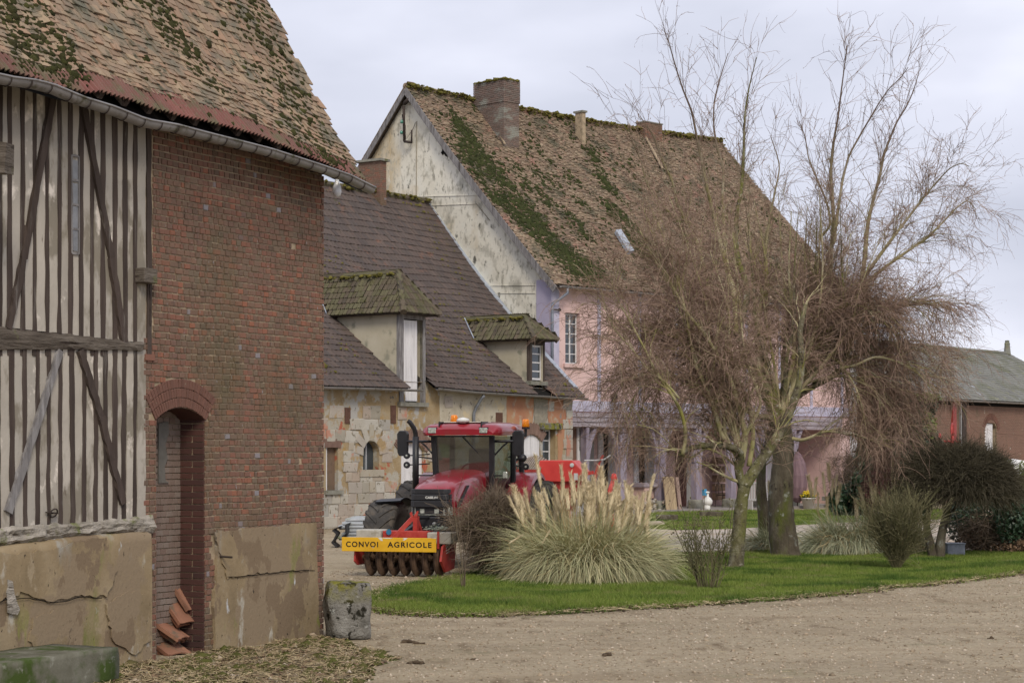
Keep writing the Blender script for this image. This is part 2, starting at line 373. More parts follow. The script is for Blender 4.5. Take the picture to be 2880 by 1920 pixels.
OCT_V = np.array([[1,0,0],[.2,.95,0],[-.9,.3,0],[-.3,-.95,0],[0,0,1],[0,0,-1.]]); OCT_F = np.array([[0,1,4],[1,2,4],[2,3,4],[3,0,4],[1,0,5],[2,1,5],[3,2,5],[0,3,5]])
def clumps(name, P, N, size, mat, parent, flat=.6, kind='stuff', low=False):
    """moss cushions: squashed rough balls at P (n,3) with normals N (3,) or (n,3)"""
    n = len(P); N = np.broadcast_to(np.asarray(N, float), (n, 3)); N = N/np.linalg.norm(N, axis=1, keepdims=True)
    A = np.cross(N, rng.normal(0, 1, (n, 3))); A /= np.linalg.norm(A, axis=1, keepdims=True); B = np.cross(N, A)
    s = np.broadcast_to(np.asarray(size, float), (n,)).reshape(-1, 1)
    M = np.stack([A*s*rng.uniform(.7, 1.3, (n, 1)), B*s*rng.uniform(.7, 1.3, (n, 1)), N*s*flat*rng.uniform(.6, 1.3, (n, 1)), P], 2)
    TV, TF = (OCT_V, OCT_F) if low else (ICO_V, ICO_F)
    V, F = scatter(TV, TF, M); V += rng.normal(0, 1, V.shape)*np.repeat(s, len(TV), 0)*.13
    return link(name, np_mesh(name, V, F, True), mat, parent, kind)
def fbm(x, y, s=1.0, seed=0): return mnoise.fractal(Vector((x*s + seed*13.7, y*s - seed*7.3, seed*3.1)), .8, 2.0, 4)
# ================================================================= ground sheets
M_gravel = NT('gravel_yard')
def _gravel():
    t = M_gravel
    a = t.noise(.35, 6, .6); b = t.noise(9, 6, .7); c = t.noise(60, 3, .7)
    col = t.ramp(a, [(.3, (.265,.213,.134)), (.5, (.355,.292,.190)), (.7, (.43,.362,.246))])
    col = t.mix(t.maprange(b, .35, .72), col, (.37,.31,.24))
    v = t.n('ShaderNodeTexVoronoi'); v.inputs['Scale'].default_value = 28; t.l(t.geo.outputs['Position'], v.inputs[0])
    pc = t.ramp(v.outputs['Color'], [(.2, (.145,.115,.074)), (.5, (.29,.235,.155)), (.8, (.44,.375,.275))])
    col = t.mix(.35, col, pc)
    tr_ = t.noise(.9, 4, .55, (.16, 1.15, 1), (1, 4, 0)); col = t.mix(t.math('MULTIPLY', t.maprange(tr_, .46, .66), .55), col, (.43,.355,.25)); col = t.mix(t.math('MULTIPLY', t.maprange(t.noise(1.0, 6, .65, (.22, .9, 1), (9, 2, 0)), .50, .72), .6), col, (.22,.165,.105))
    st = t.noise(2.2, 6, .65, (1, .35, 1)); col = t.mix(t.maprange(st, .56, .70), col, (.17,.125,.078))
    g = t.noise(.8, 5, .6, off=(4, 2, 0)); col = t.mix(t.math('MULTIPLY', t.maprange(g, .60, .74), .5), col, (.12,.125,.05))
    h = t.math('ADD', t.math('MULTIPLY', v.outputs['Distance'], .6), t.math('ADD', b, c))
    t.bump(h, .7, .03)
    return t.fin(col, .95, .15)
M_gravel = _gravel()
M_path = stuffmat('pale_gravel_path', [(.30,.25,.20), (.40,.35,.30), (.48,.43,.38)], 1.2, 6, .95, .1, .5, 18, .02, stretch=(.5,1,1), layers=[((.40,.30,.21), 1.5, .52, .66, (.4,1.2,1)), ((.22,.19,.15), 8, .60, .72, (1,1,1))])
M_debris = stuffmat('mossy_litter_soil', [(.06,.05,.03), (.115,.092,.058), (.18,.145,.10)], 6, 6, .95, .1, .8, 30, .02, layers=[((.085,.105,.022), 2.3, .47, .60, (1,1,1))])
M_lawn = stuffmat('lawn_turf', [(.065,.105,.016), (.10,.15,.022), (.135,.18,.03)], 1.6, 6, .95, .1, .6, 40, .02, layers=[((.15,.135,.06), 1.4, .56, .70, (1,1,1)), ((.07,.05,.03), 3, .66, .74, (1,1,1))])
gm = MB(); gm.add([(-700,-60,0),(700,-60,0),(700,1500,0),(-700,1500,0)], [[0,1,2,3]])
gm.obj('ground', M_gravel, kind='structure')
fm = MB(); fm.add([(-700,118,.02),(700,118,.02),(700,1490,.02),(-700,1490,.02)], [[0,1,2,3]]); fm.obj('field', M_lawn, kind='structure')
def sheet(name, pts, z, mat, sub=0.0):
    poly = [gp(*p) if len(p) == 2 else np.array(p, float) for p in pts]
    if sub:
        out = []
        for i in range(len(poly)):
            p, q = poly[i], poly[(i+1)%len(poly)]; n = max(1, int(np.linalg.norm(q-p)/.12))
            for k in range(n):
                r_ = p+(q-p)*k/n; out.append(r_ + sub*np.array([mnoise.fractal(Vector((r_[0]*1.3, r_[1]*1.3, 2)), .8, 2, 4), mnoise.fractal(Vector((r_[0]*1.3, r_[1]*1.3, 9)), .8, 2, 4), 0]))
        poly = out
    V = [(p[0], p[1], z) for p in poly]
    b = MB(); n = len(V)
    b.add(V + [(v[0], v[1], z - .05) for v in V], [list(range(n)), *[[i, n+i, n+(i+1)%n, (i+1)%n] for i in range(n)]])
    o = b.obj(name, mat, kind='structure'); return o, np.array([(p[0], p[1]) for p in poly])
def orient(pts):
    q = [gp(*p) if len(p) == 2 else p for p in pts]
    a = sum(q[i][0]*q[(i+1)%len(q)][1] - q[(i+1)%len(q)][0]*q[i][1] for i in range(len(q)))
    return pts if a > 0 else pts[::-1]
LAWN1 = orient([(1012,1700),(1040,1714),(1120,1725),(1230,1731),(1350,1733),(1470,1728),(1600,1722),(1750,1713),(1900,1704),(2050,1694),(2200,1683),(2350,1668),(2500,1652),(2620,1640),(2760,1624),(2880,1609),(3100,1590),(3100,1556),(2860,1557),(2700,1556),(2500,1556),(2300,1556),(2080,1558),(1880,1562),(1750,1575),(1600,1592),(1450,1605),(1320,1620),(1240,1634),(1160,1652),(1090,1672)])
LAWN2 = orient([(1835,1486),(1900,1491),(2060,1487),(2250,1476),(2400,1468),(2560,1462),(2700,1458),(2700,1436),(2420,1437),(2100,1440),(1860,1445),(1800,1452),(1790,1470)])
PATH = orient([(1500,1600),(1880,1563),(2080,1559),(2300,1557),(2700,1557),(2900,1540),(2900,1458),(2560,1461),(2400,1467),(2250,1475),(2060,1486),(1900,1490),(1835,1485),(1700,1490),(1500,1540)])
_, P_PATH = sheet('gravel_path', PATH, .008, M_path)
_, P_L1 = sheet('front_lawn', LAWN1, .045, M_lawn, .22)
_, P_L2 = sheet('back_lawn', LAWN2, .05, M_lawn, .2)
DEB = orient([(150,1960),(271,1879),(600,1840),(912,1786),(1010,1800),(1040,1826),(1090,1850),(1080,1885),(1000,1925),(800,1990),(500,2050)])
_, P_DEB = sheet('mossy_litter_strip', DEB, .006, M_debris, .35)
def inpoly(P, poly):
    x, y = P[:, 0], P[:, 1]; ins = np.zeros(len(P), bool); n = len(poly)
    for i in range(n):
        x0, y0 = poly[i]; x1, y1 = poly[(i+1)%n]
        c = ((y0 > y) != (y1 > y)) & (x < (x1-x0)*(y-y0)/(y1-y0+1e-12) + x0); ins ^= c
    return ins
def sample_poly(poly, n, wfar=None):
    lo, hi = poly.min(0), poly.max(0); out = []
    tot = 0
    while tot < n:
        P = lo + rng.random((n, 2))*(hi-lo); P = P[inpoly(P, poly)]; out.append(P); tot += len(P)
    return np.concatenate(out)[:n]

# ================================================================= the barn on the left
BF = Frame((-2.47, 25.7), (.4655, .885))
barn = thing('barn', 'near barn of red brick and timber framing under a mossy clay tile roof', 'barn', tuple(BF.O), BF.ang)
u_at = lambda px, py=1270, v=0: BF.hit(px, py, v)[0]
UB = u_at(430); UB2 = u_at(403)            # left ends of the brickwork: upper, lower
# -- measured eave lines --------------------------------------------------------------
def curve(pts, v):
    q = np.array([BF.hit(x, y, v) for x, y in pts]); return lambda u, q=q: np.interp(u, q[:, 0], q[:, 1])
gut_f = curve([(-120,190),(28,222),(89,229),(140,243),(224,278),(304,302),(398,339),(482,353),(561,374),(748,421),(889,466),(970,494),(1043,530)], -.62)
eav_f = curve([(-120,168),(26,200),(159,243),(238,262),(253,250),(355,281),(468,318),(608,350),(720,379),(818,421),(917,461),(1029,512)], -.48)
UV_END = BF.hit(1036, 520, -.48)[0]        # verge
U0 = -9.0
# niche geometry
D_N = None
ul, zl = BF.hit(440, 1182); ur, zr = BF.hit(576, 1180); uc, zc = BF.hit(515, 1146)
zs = (zl + zr)/2; zbn = BF.hit(510, 1848)[1]; rise = zc - zs; half = (ur-ul)/2; um = (ul+ur)/2
rad = (half*half + rise*rise)/(2*rise); zcen = zs + rise - rad
def arch_pts(r_, n=14, a_=None):
    a = a_ if a_ else math.asin(min(1, half/r_)) if r_ <= rad + 1e-6 else math.asin(half/rad)
    return [(um + r_*math.sin(t), zcen + r_*math.cos(t)) for t in np.linspace(-a, a, n)]
d_ = ray(507, 1500); # niche depth from the inner edge of the far jamb
nd = BF.hitu(507, 1500, ur)[0]
TOPZ = 7.2
w = MB(); w.prism([(UB2-.02, 0), (ul, 0), (ul, zs), (UB2-.02, zs)], .3, 'y', 0.012)
w.prism([(ur, 0), (-.03, 0), (-.03, zs), (ur, zs)], .3, 'y', .012)
ar = arch_pts(rad, 15)
w.prism([(UB2-.02, zs)] + [(ul, zs)] + ar[1:-1] + [(ur, zs), (-.03, zs), (-.03, 6.35), (UB2-.02, 6.6)], .3, 'y', .012)
w.box(ul-.1, ur+.1, nd+.01, nd+.15, 0, zc+.2)
w.box(ul-.1, ul-.002, .31, nd, 0, zc+.1); w.box(ur+.002, ur+.1, .31, nd+.01, 0, zc+.1); w.box(ul-.1, ur+.1, .31, nd, zc+.03, zc+.1)
w.obj('mortar_bed', M_mortar, barn)
b = MB(); b.box(U0, -.04, .32, 9, 0, 6.0); bb = b.obj('inner_wall', M_mortar, barn)
b = MB(); b.box(ul, ur, -.03, nd, zbn-.06, zbn); b.obj('niche_sill', M_conc, barn)
# body box gets a hole by being split round the niche
bpy.data.objects.remove(bb)
b = MB(); b.box(U0, ul-.11, .33, 9, 0, 6.0); b.box(ur+.12, -.04, .33, 9, 0, 6.0); b.box(ul-.11, ur+.12, nd+.16, 9, 0, 6.0); b.box(ul-.11, ur+.12, .33, nd+.16, zc+.22, 6.0)
b.obj('inner_wall', M_mortar, barn)
# -- brickwork ---------------------------------------------------------------------------
CH = .0745
TB = [brick_tmpl(j=.03, seed=i) for i in range(6)]
rext = rad + .33
pu0, pz1 = BF.hit(603, 1492)[0], BF.hit(700, 1486)[1]; pu1 = BF.hit(886, 1480)[0]
Ms = []
row = 0; z = .0
while z < 6.9:
    wob = .012*math.sin(z*3.1)
    left = UB2 if z < BF.hit(410, 960)[1] else UB
    u = left + (0 if row % 2 else -.05) + rng.uniform(-.01, .01)
    while u < .0:
        wd_ = rng.choice([.102, .105, .06, .155, .10], p=[.34, .28, .2, .1, .08])
        u1 = min(u + wd_, 0.0); u0 = max(u, left)
        if u1 - u0 > .02:
            cu = (u0+u1)/2; cz = z + CH/2
            inn = ul - .012 < cu < ur + .012 and cz < zs
            da = math.hypot(cu-um, cz-zcen)
            inarch = abs(cu-um) < half + .11 and cz > zs - .03 and da < rext + .03
            inarch |= abs(cu-um) < half + .0 and cz >= zs - .02 and da < rad
            inpatch = pu0 + .06*math.sin(z*9) < cu < pu1 and cz < pz1
            if u0 < ul < u1 and cz < zs: u1 = ul
            if u0 < ur < u1 and cz < zs: u0 = ur
            if not (inn and not (u1 <= ul + 1e-6 or u0 >= ur - 1e-6)) and not inarch and not inpatch and cz < eav_f(cu) + .22 and rng.random() > .0015:
                g = .0135
                dz = wob + .01*fbm(cu, cz, .8); dp = .017 + rng.normal(0, .003)
                tl = rng.normal(0, .006)
                X = np.array([u1-u0-g, rng.normal(0, .0015), tl*.2]); Y = np.array([0, dp, 0]); Z = np.array([0, 0, CH-g*1.15])
                Ms.append(mat34(X, Y, Z, np.array([u0+g/2, .014, z+g/2+dz])))
        u += wd_
    z += CH; row += 1
pieces('brick', barn, Ms, TB, M_brick, None)
# quoin bricks round the corner (side face)
Ms = []
for i in range(88):
    z = i*CH
    if z > eav_f(0) + .15: break
    v = 0.0 if i % 2 else .06
    while v < .9:
        wl = .21 if (i % 2) else .105
        Ms.append(mat34(np.array([0, wl-.011, 0]), np.array([-.02 - rng.random()*.006, 0, 0]), np.array([0, 0, CH-.012]), np.array([-.026, v, z+.006]))); v += wl
pieces('brick', barn, Ms, TB[:2], M_brick, None, n_parts=0, kindname='corner_bricks')
# arch ring : three header courses
Ms = []
amax = math.asin(half/rad)
for k in range(3):
    r0 = rad + .006 + k*.112
    nb = 26
    for j in range(nb):
        t = -amax*1.03 + (j+.5)*2*amax*1.03/nb; wv = 2*amax*1.03/nb*(r0+.05) - .006
        er = np.array([math.sin(t), 0, math.cos(t)]); et = np.array([math.cos(t), 0, -math.sin(t)])
        P0 = np.array([um, .012, zcen]) + er*r0 - et*wv/2
        Ms.append(mat34(et*wv, np.array([0, .020 + rng.normal(0, .002), 0]), er*.106, P0))
M_arch = stuffmat('arch_brick', [(.115,.062,.046), (.155,.080,.060)], 3, 5, .85, .25, .5, 50, .006, rnd=[(.11,.055,.042), (.165,.078,.058), (.135,.068,.052)], rmix=.6, layers=[((.32,.28,.2), 22, .66, .76, (1,1,1))])
pieces('arch_brick', barn, Ms, TB, M_arch, None)
# niche: back wall and right jamb bricks
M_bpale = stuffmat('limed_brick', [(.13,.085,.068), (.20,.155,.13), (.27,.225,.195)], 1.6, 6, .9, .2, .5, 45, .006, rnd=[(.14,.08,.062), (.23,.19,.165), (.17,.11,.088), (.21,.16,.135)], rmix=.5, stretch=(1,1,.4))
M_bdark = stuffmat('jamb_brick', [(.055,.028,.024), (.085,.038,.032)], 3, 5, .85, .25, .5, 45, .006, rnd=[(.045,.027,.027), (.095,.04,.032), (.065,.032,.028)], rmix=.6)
Ms = []; Mj = []
z = zbn; row = 0
while z < zc + .0:
    lim = zs if True else 0
    u = ul - .05 - (.06 if row % 2 else 0)
    while u < ur:
        a, c = max(u, ul), min(u + .115, ur)
        if c - a > .03:
            Ms.append(mat34(np.array([c-a-.009, 0, 0]), np.array([0, .018 + rng.normal(0, .002), 0]), np.array([0, 0, CH-.012]), np.array([a+.005, nd+.006, z+.006])))
        u += .115
    segs = [(0, nd)] if row % 2 else [(0, nd*.48), (nd*.5, nd)]
    if z < zs:
        for a, c in segs:
            Mj.append(mat34(np.array([0, c-a-.012, 0]), np.array([.016, 0, 0]), np.array([0, 0, CH-.012]), np.array([ur+.001, a+.006, z+.006])))
    z += CH; row += 1
pieces('back_brick', barn, Ms, TB, M_bpale, None)
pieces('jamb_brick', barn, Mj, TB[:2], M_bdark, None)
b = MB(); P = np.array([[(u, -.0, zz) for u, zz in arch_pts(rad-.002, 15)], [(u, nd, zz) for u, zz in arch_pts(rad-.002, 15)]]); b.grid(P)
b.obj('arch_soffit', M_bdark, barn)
b = MB()                                                    # torn render on the niche's back wall
pl = [BF.hit(x, y, nd) for x, y in [(441,1190),(468,1185),(470,1215),(460,1250),(466,1290),(458,1310),(460,1350),(470,1357),(441,1358)]]
b.prism([(u, zz) for u, zz in pl][::-1], .02, 'y', nd-.03); b.obj('render_scrap', stuffmat('grey_render', [(.10,.095,.085), (.17,.16,.145)], 5, 6, .95, .1, .5, 30, .01), barn)
# -- rendered dado right of the niche ---------------------------------------------------------
def ragged(pts, jit=.01, step=.08):
    out = []
    for i in range(len(pts)):
        p, q = np.array(pts[i]), np.array(pts[(i+1)%len(pts)]); n = max(1, int(np.linalg.norm(q-p)/step))
        for k in range(n): out.append(tuple(p + (q-p)*k/n + rng.normal(0, jit, 2)))
    return out
b = MB()
pp = [BF.hit(x, y) for x, y in [(600,1862),(596,1700),(604,1600),(606,1494),(700,1483),(800,1476),(884,1469),(886,1600),(890,1700),(894,1792)]]
pp = [(u, max(zz, -.03)) for u, zz in pp]
b.prism(ragged(pp, .008)[::-1] if False else ragged(pp, .008), .05, 'y', -.035); b.obj('rendered_dado', M_ochre, barn)
# -- left plinth -----------------------------------------------------------------------------
uP = BF.hit(428, 1700, -.10)[0]
b = MB(); nn = 40; G = []
zt = lambda u: np.interp(u, [BF.hit(0,1512,-.1)[0], BF.hit(230,1500,-.1)[0], BF.hit(430,1492,-.1)[0]], [BF.hit(0,1540,-.1)[1], BF.hit(230,1508,-.1)[1], BF.hit(430,1496,-.1)[1]])
us = np.linspace(U0, uP, 70)
prof = [(0, -.10), (.3, -.10), (.7, -.10), (.93, -.10), (.985, -.085), (1.0, -.05), (1.015, .02), (1.02, .3)]
G = [[(u + (0 if j < 69 or k > 4 else 0), v + .012*fbm(u, k*.4, 1.3), zt(u)*h + (0.012*fbm(u, k, 2, 3) if k > 2 else 0)) for j, u in enumerate(us)] for k, (h, v) in enumerate(prof)]
b.grid(np.array(G))
e_ = len(us)-1
b.add([(uP, -.10, 0), (uP, .3, 0), (uP, .3, zt(uP)*1.02), (uP, -.03, zt(uP)*1.0), (uP, -.10, zt(uP)*.93)], [[0,1,2,3,4]])
b.obj('rendered_plinth', M_ochre, barn, smooth=True)
# eroded band between plinth and timber
b = MB(); us = np.linspace(U0, u_at(424), 140)
z1 = lambda u: np.interp(u, [u_at(0), u_at(200), u_at(424)], [BF.hit(0,1478)[1], BF.hit(200,1470)[1], BF.hit(424,1448)[1]])
G = [[(u, -.01 - (.05 if k in (1,2,3) else 0) + .035*fbm(u, k*.5, 3, 5), zt(u) + (z1(u)-zt(u))*k/4 + .03*fbm(u, k, 4, 7)) for u in us] for k in range(5)]
b.grid(np.array(G)); b.obj('eroded_render_band', M_erod, barn)
def patch(name, pts, v0, v1, mat, jit=.012, step=.06):
    q = ragged([BF.hit(x, y, v1) for x, y in pts], jit, step); m = MB(); m.prism(q, abs(v0-v1), 'y', v1); return m.obj(name, mat, barn)
patch('render_patch', [(606,1496),(700,1485),(800,1478),(883,1471),(885,1600),(800,1606),(700,1616),(640,1622),(622,1560)], -.036, -.052, M_ochre)
patch('render_patch', [(-20,1560),(60,1552),(150,1545),(230,1520),(300,1512),(330,1600),(300,1680),(230,1672),(150,1690),(60,1668),(-20,1690)], -.10, -.124, M_ochre)
patch('render_patch', [(300,1700),(360,1660),(420,1670),(424,1800),(380,1845),(320,1800)], -.10, -.122, M_ochre)
patch('render_patch', [(90,1740),(150,1720),(200,1760),(190,1830),(120,1850),(80,1800)], -.10, -.118, M_ochre)
patch('white_render_scrap', [(20,1630),(36,1634),(46,1690),(56,1710),(50,1728),(22,1722)], -.124, -.135, M_erod, .006)
for pts in ([(0,1690),(80,1682),(160,1694),(230,1676),(300,1682)], [(640,1622),(700,1617),(800,1607),(885,1601)]):
    V_ = [BF.hit(x, y, -.127 if x < 430 else -.054) for x, y in pts]; m = MB(); P_ = []
    for i in range(len(V_)-1):
        for k in range(5): f = k/5; P_.append((V_[i][0]*(1-f)+V_[i+1][0]*f + rng.normal(0,.006), -.124 if pts[0][0] < 430 else -.052, V_[i][1]*(1-f)+V_[i+1][1]*f + rng.normal(0,.006)))
    m.tube(P_, .0045, 4); m.obj('crack', M_dark, barn)
# -- timber frame ------------------------------------------------------------------------------
b = MB(); b.box(U0, UB2-.02, .05, .32, .9, 6.55); b.obj('loft_wall', stuffmat('old_daub', [(.06,.05,.04), (.12,.10,.08)], 6, 5, .95, .1, .5, 30, .01), barn)
def bar(name, p, q, w_, mat, v=0.0, d=.07, jit=.006, n=10, label=None):
    a = BF.hit(*p, v); c = BF.hit(*q, v); m = MB()
    m.beam((a[0], v + d/2 - .0, a[1]), (c[0], v + d/2, c[1]), w_, d, n, jit, up=(0, 1, 0))
    return m.obj(name, mat, barn, label=label)
PXM = lambda px: (1440+5500*((BF.world(u_at(px)+.5,0,0)[0])/BF.world(u_at(px)+.5,0,0)[1]) - px)/.5   # px per metre along the wall near px
up_x = [-385,-350,-315,-280,-245,-212,-180,-150,-120,-91,-62,-30,2,28,65,98,133,168,199,229,260,290,324,353,381]
lo_x = [-385,-350,-314,-279,-245,-211,-178,-146,-110,-75,-40,-4,34,70,107,138,170,203,238,270,297,324,350,381]
zb_mid_top = lambda px: np.interp(px, [-100,26,407], [905,918,962]); zb_mid_bot = lambda px: np.interp(px, [-100,26,395], [984,985,987])
SW = 10.5
for x in up_x: bar('stud', (x, 1000), (x, 200 + x*.25), SW*rng.uniform(.8,1.3)/PXM(x), M_oak, -.012, .06)
for x in lo_x: bar('stud', (x + 2*math.sin(x), 1490), (x, 975), SW*rng.uniform(.8,1.3)/PXM(x), M_oak, -.012, .06)
def panels(xs, ytop, ybot, name='infill_panel'):
    for i in range(len(xs)):
        x0 = xs[i] + SW/2 - 1; x1 = (xs[i+1] - SW/2 + 1) if i+1 < len(xs) else 410
        if x1 - x0 < 6: continue
        n = 26; m = MB(); L_, R_ = [], []
        for k in range(n+1):
            f = k/n; y = ybot((x0+x1)/2) + (ytop((x0+x1)/2) - ybot((x0+x1)/2))*f
            jl, jr = rng.normal(0, .0015) + .012*fbm(x0, f*4, 1.0, 2), rng.normal(0, .0015) + .012*fbm(x1, f*4, 1.0, 3)
            a = BF.hit(x0, y); c = BF.hit(x1, y); zz = (a[1]+c[1])/2
            L_.append((a[0]+jl, zz)); R_.append((c[0]+jr, zz))
        V = []
        for (la, z_), (ra, _) in zip(L_, R_):
            bul = .004*fbm(la, z_, 3); V += [(la, .03, z_), (la+.004, -.004+bul, z_), (ra-.004, -.004+bul, z_), (ra, .03, z_)]
        F = [[4*k+j, 4*k+j+1, 4*k+5+j, 4*k+4+j] for k in range(n) for j in range(3)]
        m.add(V, F); m.obj(name, M_lime, barn)
panels(up_x, lambda x: 190 + x*.25, lambda x: zb_mid_top(x)+3)
panels(lo_x, lambda x: zb_mid_bot(x)-4, lambda x: np.interp(x, [0,424],[1480,1462])+6)
bar('corner_post', (421,1010), (421,300), 12/PXM(421), M_oak, -.01, .10)
bar('corner_post', (425,915), (424,800), 5/PXM(421), M_oak, -.02, .05)
bar('brace', (154,262), (70,725), 15/PXM(110), M_oak, -.045, .05, n=14); bar('brace', (72,715), (28,925), 15/PXM(60), M_oak, -.045, .05)
bar('brace', (236,285), (319,735), 14/PXM(280), M_oak, -.045, .05, n=14); bar('brace', (317,725), (353,962), 15/PXM(340), M_oak, -.045, .05)
bar('brace', (-20,262), (-80,900), 15/PXM(0), M_oak, -.045, .05)
bar('brace', (173,985), (92,1240), 15/PXM(130), M_oakgrey, -.045, .05); bar('brace', (94,1232), (26,1440), 16/PXM(60), M_oakgrey, -.045, .05)
bar('brace', (229,985), (290,1180), 15/PXM(250), M_oak, -.045, .05); bar('brace', (288,1172), (350,1416), 15/PXM(320), M_oak, -.045, .05, n=12)
# girt: an uneven cracked beam
b = MB(); us = np.linspace(U0, u_at(396), 60); V = []
for u in us:
    x = np.clip(1440+5500*BF.world(u,0,0)[0]/BF.world(u,0,0)[1], -100, 400)
    zt_, zb_ = BF.hit(x, zb_mid_top(x))[1], BF.hit(x, zb_mid_bot(x))[1]
    if x <= -99: zt_, zb_ = BF.hit(-100, zb_mid_top(-100))[1], BF.hit(-100, zb_mid_bot(-100))[1]
    a, c, d = [rng.normal(0, .008) for _ in range(3)]
    V.append([(u, .04, zt_+a), (u, -.03+c*.6, zt_-.015+a), (u, -.055+d*.8, zt_*.68+zb_*.32), (u, -.05+a*.8, zt_*.35+zb_*.65), (u, -.035, zb_+.01+c), (u, .04, zb_+c)])
b.grid(np.transpose(np.array(V), (1, 0, 2))); b.add([q for q in V[-1]], [list(range(6))]); b.obj('girt_beam', M_oakbeam, barn)
a = BF.hit(406, 1000); b = MB(); b.box(a[0], a[0]+.17, -.02, .1, a[1]-.05, a[1]+.02); b.obj('broken_brick', M_brick, barn)
a = BF.hit(406, 752, -.14); c = BF.hit(444, 798, -.14)
b = MB(); b.box(a[0], c[0], -.14, .05, c[1], a[1]); b.obj('beam_end', M_oakbeam, barn, bevel=.012)
# slit window
for k in range(4):
    y0 = 448 + k*65; a = BF.hit(204, y0+62, -.012); c = BF.hit(219, y0+4, -.012)
    b = MB(); b.box(a[0], c[0], -.012, .0, a[1], c[1]); b.obj('pane', plain('slit_pane', (.17,.175,.185), .25, .5) if k == 0 else bpy.data.materials['slit_pane'], barn)
a = BF.hit(202, 712, -.012); c = BF.hit(221, 440, -.012); b = MB()
for (s, t_) in ((a[0]-.012, a[0]+.004), (c[0]-.004, c[0]+.012)): b.box(s, t_, -.02, .01, a[1], c[1])
for k in range(5): zz = a[1] + (c[1]-a[1])*k/4; b.box(a[0]+.005, c[0]-.005, -.019, .01, zz-.012, zz+.012)
b.obj('window_frame', M_oakgrey, barn)
# iron ring and peg
a = BF.hit(149, 1442, -.05); b = MB(); tt = np.linspace(0, 2*math.pi, 17)
b.tube([(a[0]+.055*math.cos(t), -.06-.02*math.sin(t), a[1]+.045*math.sin(t)) for t in tt], .009, 6); b.tube([(a[0]-.09, -.03, a[1]+.01), (a[0]+.09, -.04, a[1]-.005)], .010, 6); b.tube([(a[0], .02, a[1]), (a[0], -.08, a[1])], .012, 6)
b.obj('iron_ring', M_iron, barn, smooth=True)
a = BF.hit(612, 1563); b = MB(); b.tube([(a[0], 0, a[1]), (a[0]+.02, -.2, a[1]-.01)], .014, 6); b.obj('iron_peg', M_iron, barn)
# -- gutter -------------------------------------------------------------------------------------
ug = np.linspace(U0, BF.hit(1043, 528, -.62)[0], 60); gr = .072
b = MB(); V = []
for i, u in enumerate(ug):
    z0 = gut_f(u); s = 1 + .02*math.sin(i*1.9)
    ring = [(u, -.62 - gr*math.cos(t)*s, z0 - gr*math.sin(t)*s*1.05) for t in np.linspace(0, math.pi, 10)]
    ring += [(u, -.62 + (gr-.006)*math.cos(t)*s, z0 - (gr-.006)*math.sin(t)*s*1.02) for t in np.linspace(0, math.pi, 10)]
    V.append(ring)
b.grid(np.array(V)); b.obj('gutter', M_zinc, barn, smooth=True)
b = MB(); b.tube([(u, -.62-gr-.004, gut_f(u)+.006) for u in ug], .013, 6); b.obj('gutter_bead', M_zinc, barn, smooth=True)
e_ = ug[-1]; b = MB(); b.add([(e_, -.62-gr*math.cos(t), gut_f(e_)-gr*math.sin(t)) for t in np.linspace(0, math.pi, 10)], [list(range(10))]); b.obj('gutter_end', M_zinc, barn)
me = None
for k, u in enumerate(np.arange(U0+.2, e_-.05, .30)):
    if me is None:
        b = MB(); r2 = gr+.008
        b.tube([(0, -r2*math.cos(t), -r2*math.sin(t)*1.04) for t in np.linspace(-.25, math.pi, 12)], .0065, 5)
        b.tube([(0, -r2, .01), (0, r2+.12, .03)], .006, 5); me = b.mesh('gutter_bracket', True); me.materials.append(M_iron)
    o = bpy.data.objects.new('gutter_bracket', me); COL.objects.link(o); o.parent = barn; o.location = (u, -.62, gut_f(u))
# bulb hanging at the gutter's end
a = BF.hit(948, 520, -.45); bulb = MB(); bulb.lathe([(.0, -.16), (.045, -.14), (.06, -.09), (.052, -.02), (.03, .03), (.026, .07), (.0, .075)], (a[0], -.45, a[1]), 14)
o = bulb.obj('lamp_globe', plain('clear_globe', (.55,.56,.58), .12, .7), barn, True)
b = MB(); b.tube([(a[0], -.45, a[1]+.07), (a[0]-.02, -.4, a[1]+.16), (a[0]-.1, -.1, a[1]+.18)], .012, 6); b.obj('lamp_arm', M_iron, barn)
# -- roof --------------------------------------------------------------------------------------
PITCH = math.tan(R(53)); RUN = 4.6
def roof(u, t, lift=0.0):
    """t = distance up the slope; returns local xyz; the eave kicks out and sags"""
    u = np.asarray(u, float); t = np.asarray(t, float)
    run = t*math.cos(R(53)); flare = np.clip(1 - run/1.3, 0, 1)
    ze = eav_f(u); zreg = 6.62 - .02*u
    k = np.clip(run/2.6, 0, 1); k = k*k*(3-2*k)
    z = ze*(1-k) + zreg*k + run*PITCH - .0 + .22*0
    z = z - .28*run*flare
    z = z + .035*np.sin(u*1.3 + t*.7)*np.clip(t, 0, 1) + .02*np.sin(u*3.1 - t*1.1)*np.clip(t, 0, 1)
    uu = u + (u - U0)/(UV_END - U0)*(-.10*np.clip(run, 0, 1.2) + .04*run)*1.0
    return np.stack(np.broadcast_arrays(uu, -.48 + run - lift*.8, z + lift*.6), -1)
TL = RUN/math.cos(R(53))
us = np.linspace(U0, UV_END-.02, 60); ts = np.linspace(.02, TL, 40)
b = MB(); G_ = roof(us[None, :], ts[:, None]); G_[:, :, 2] -= .13; G_[:, :, 1] += .06; b.grid(G_); b.obj('roof_boarding', M_dark, barn)
b = MB(); P = roof(us, np.full_like(us, TL)); Q = P.copy(); Q[:, 1] += RUN; Q[:, 2] = P[:, 2] - RUN*PITCH; b.grid(np.array([P, Q])); b.obj('rear_roof', M_tile, barn)
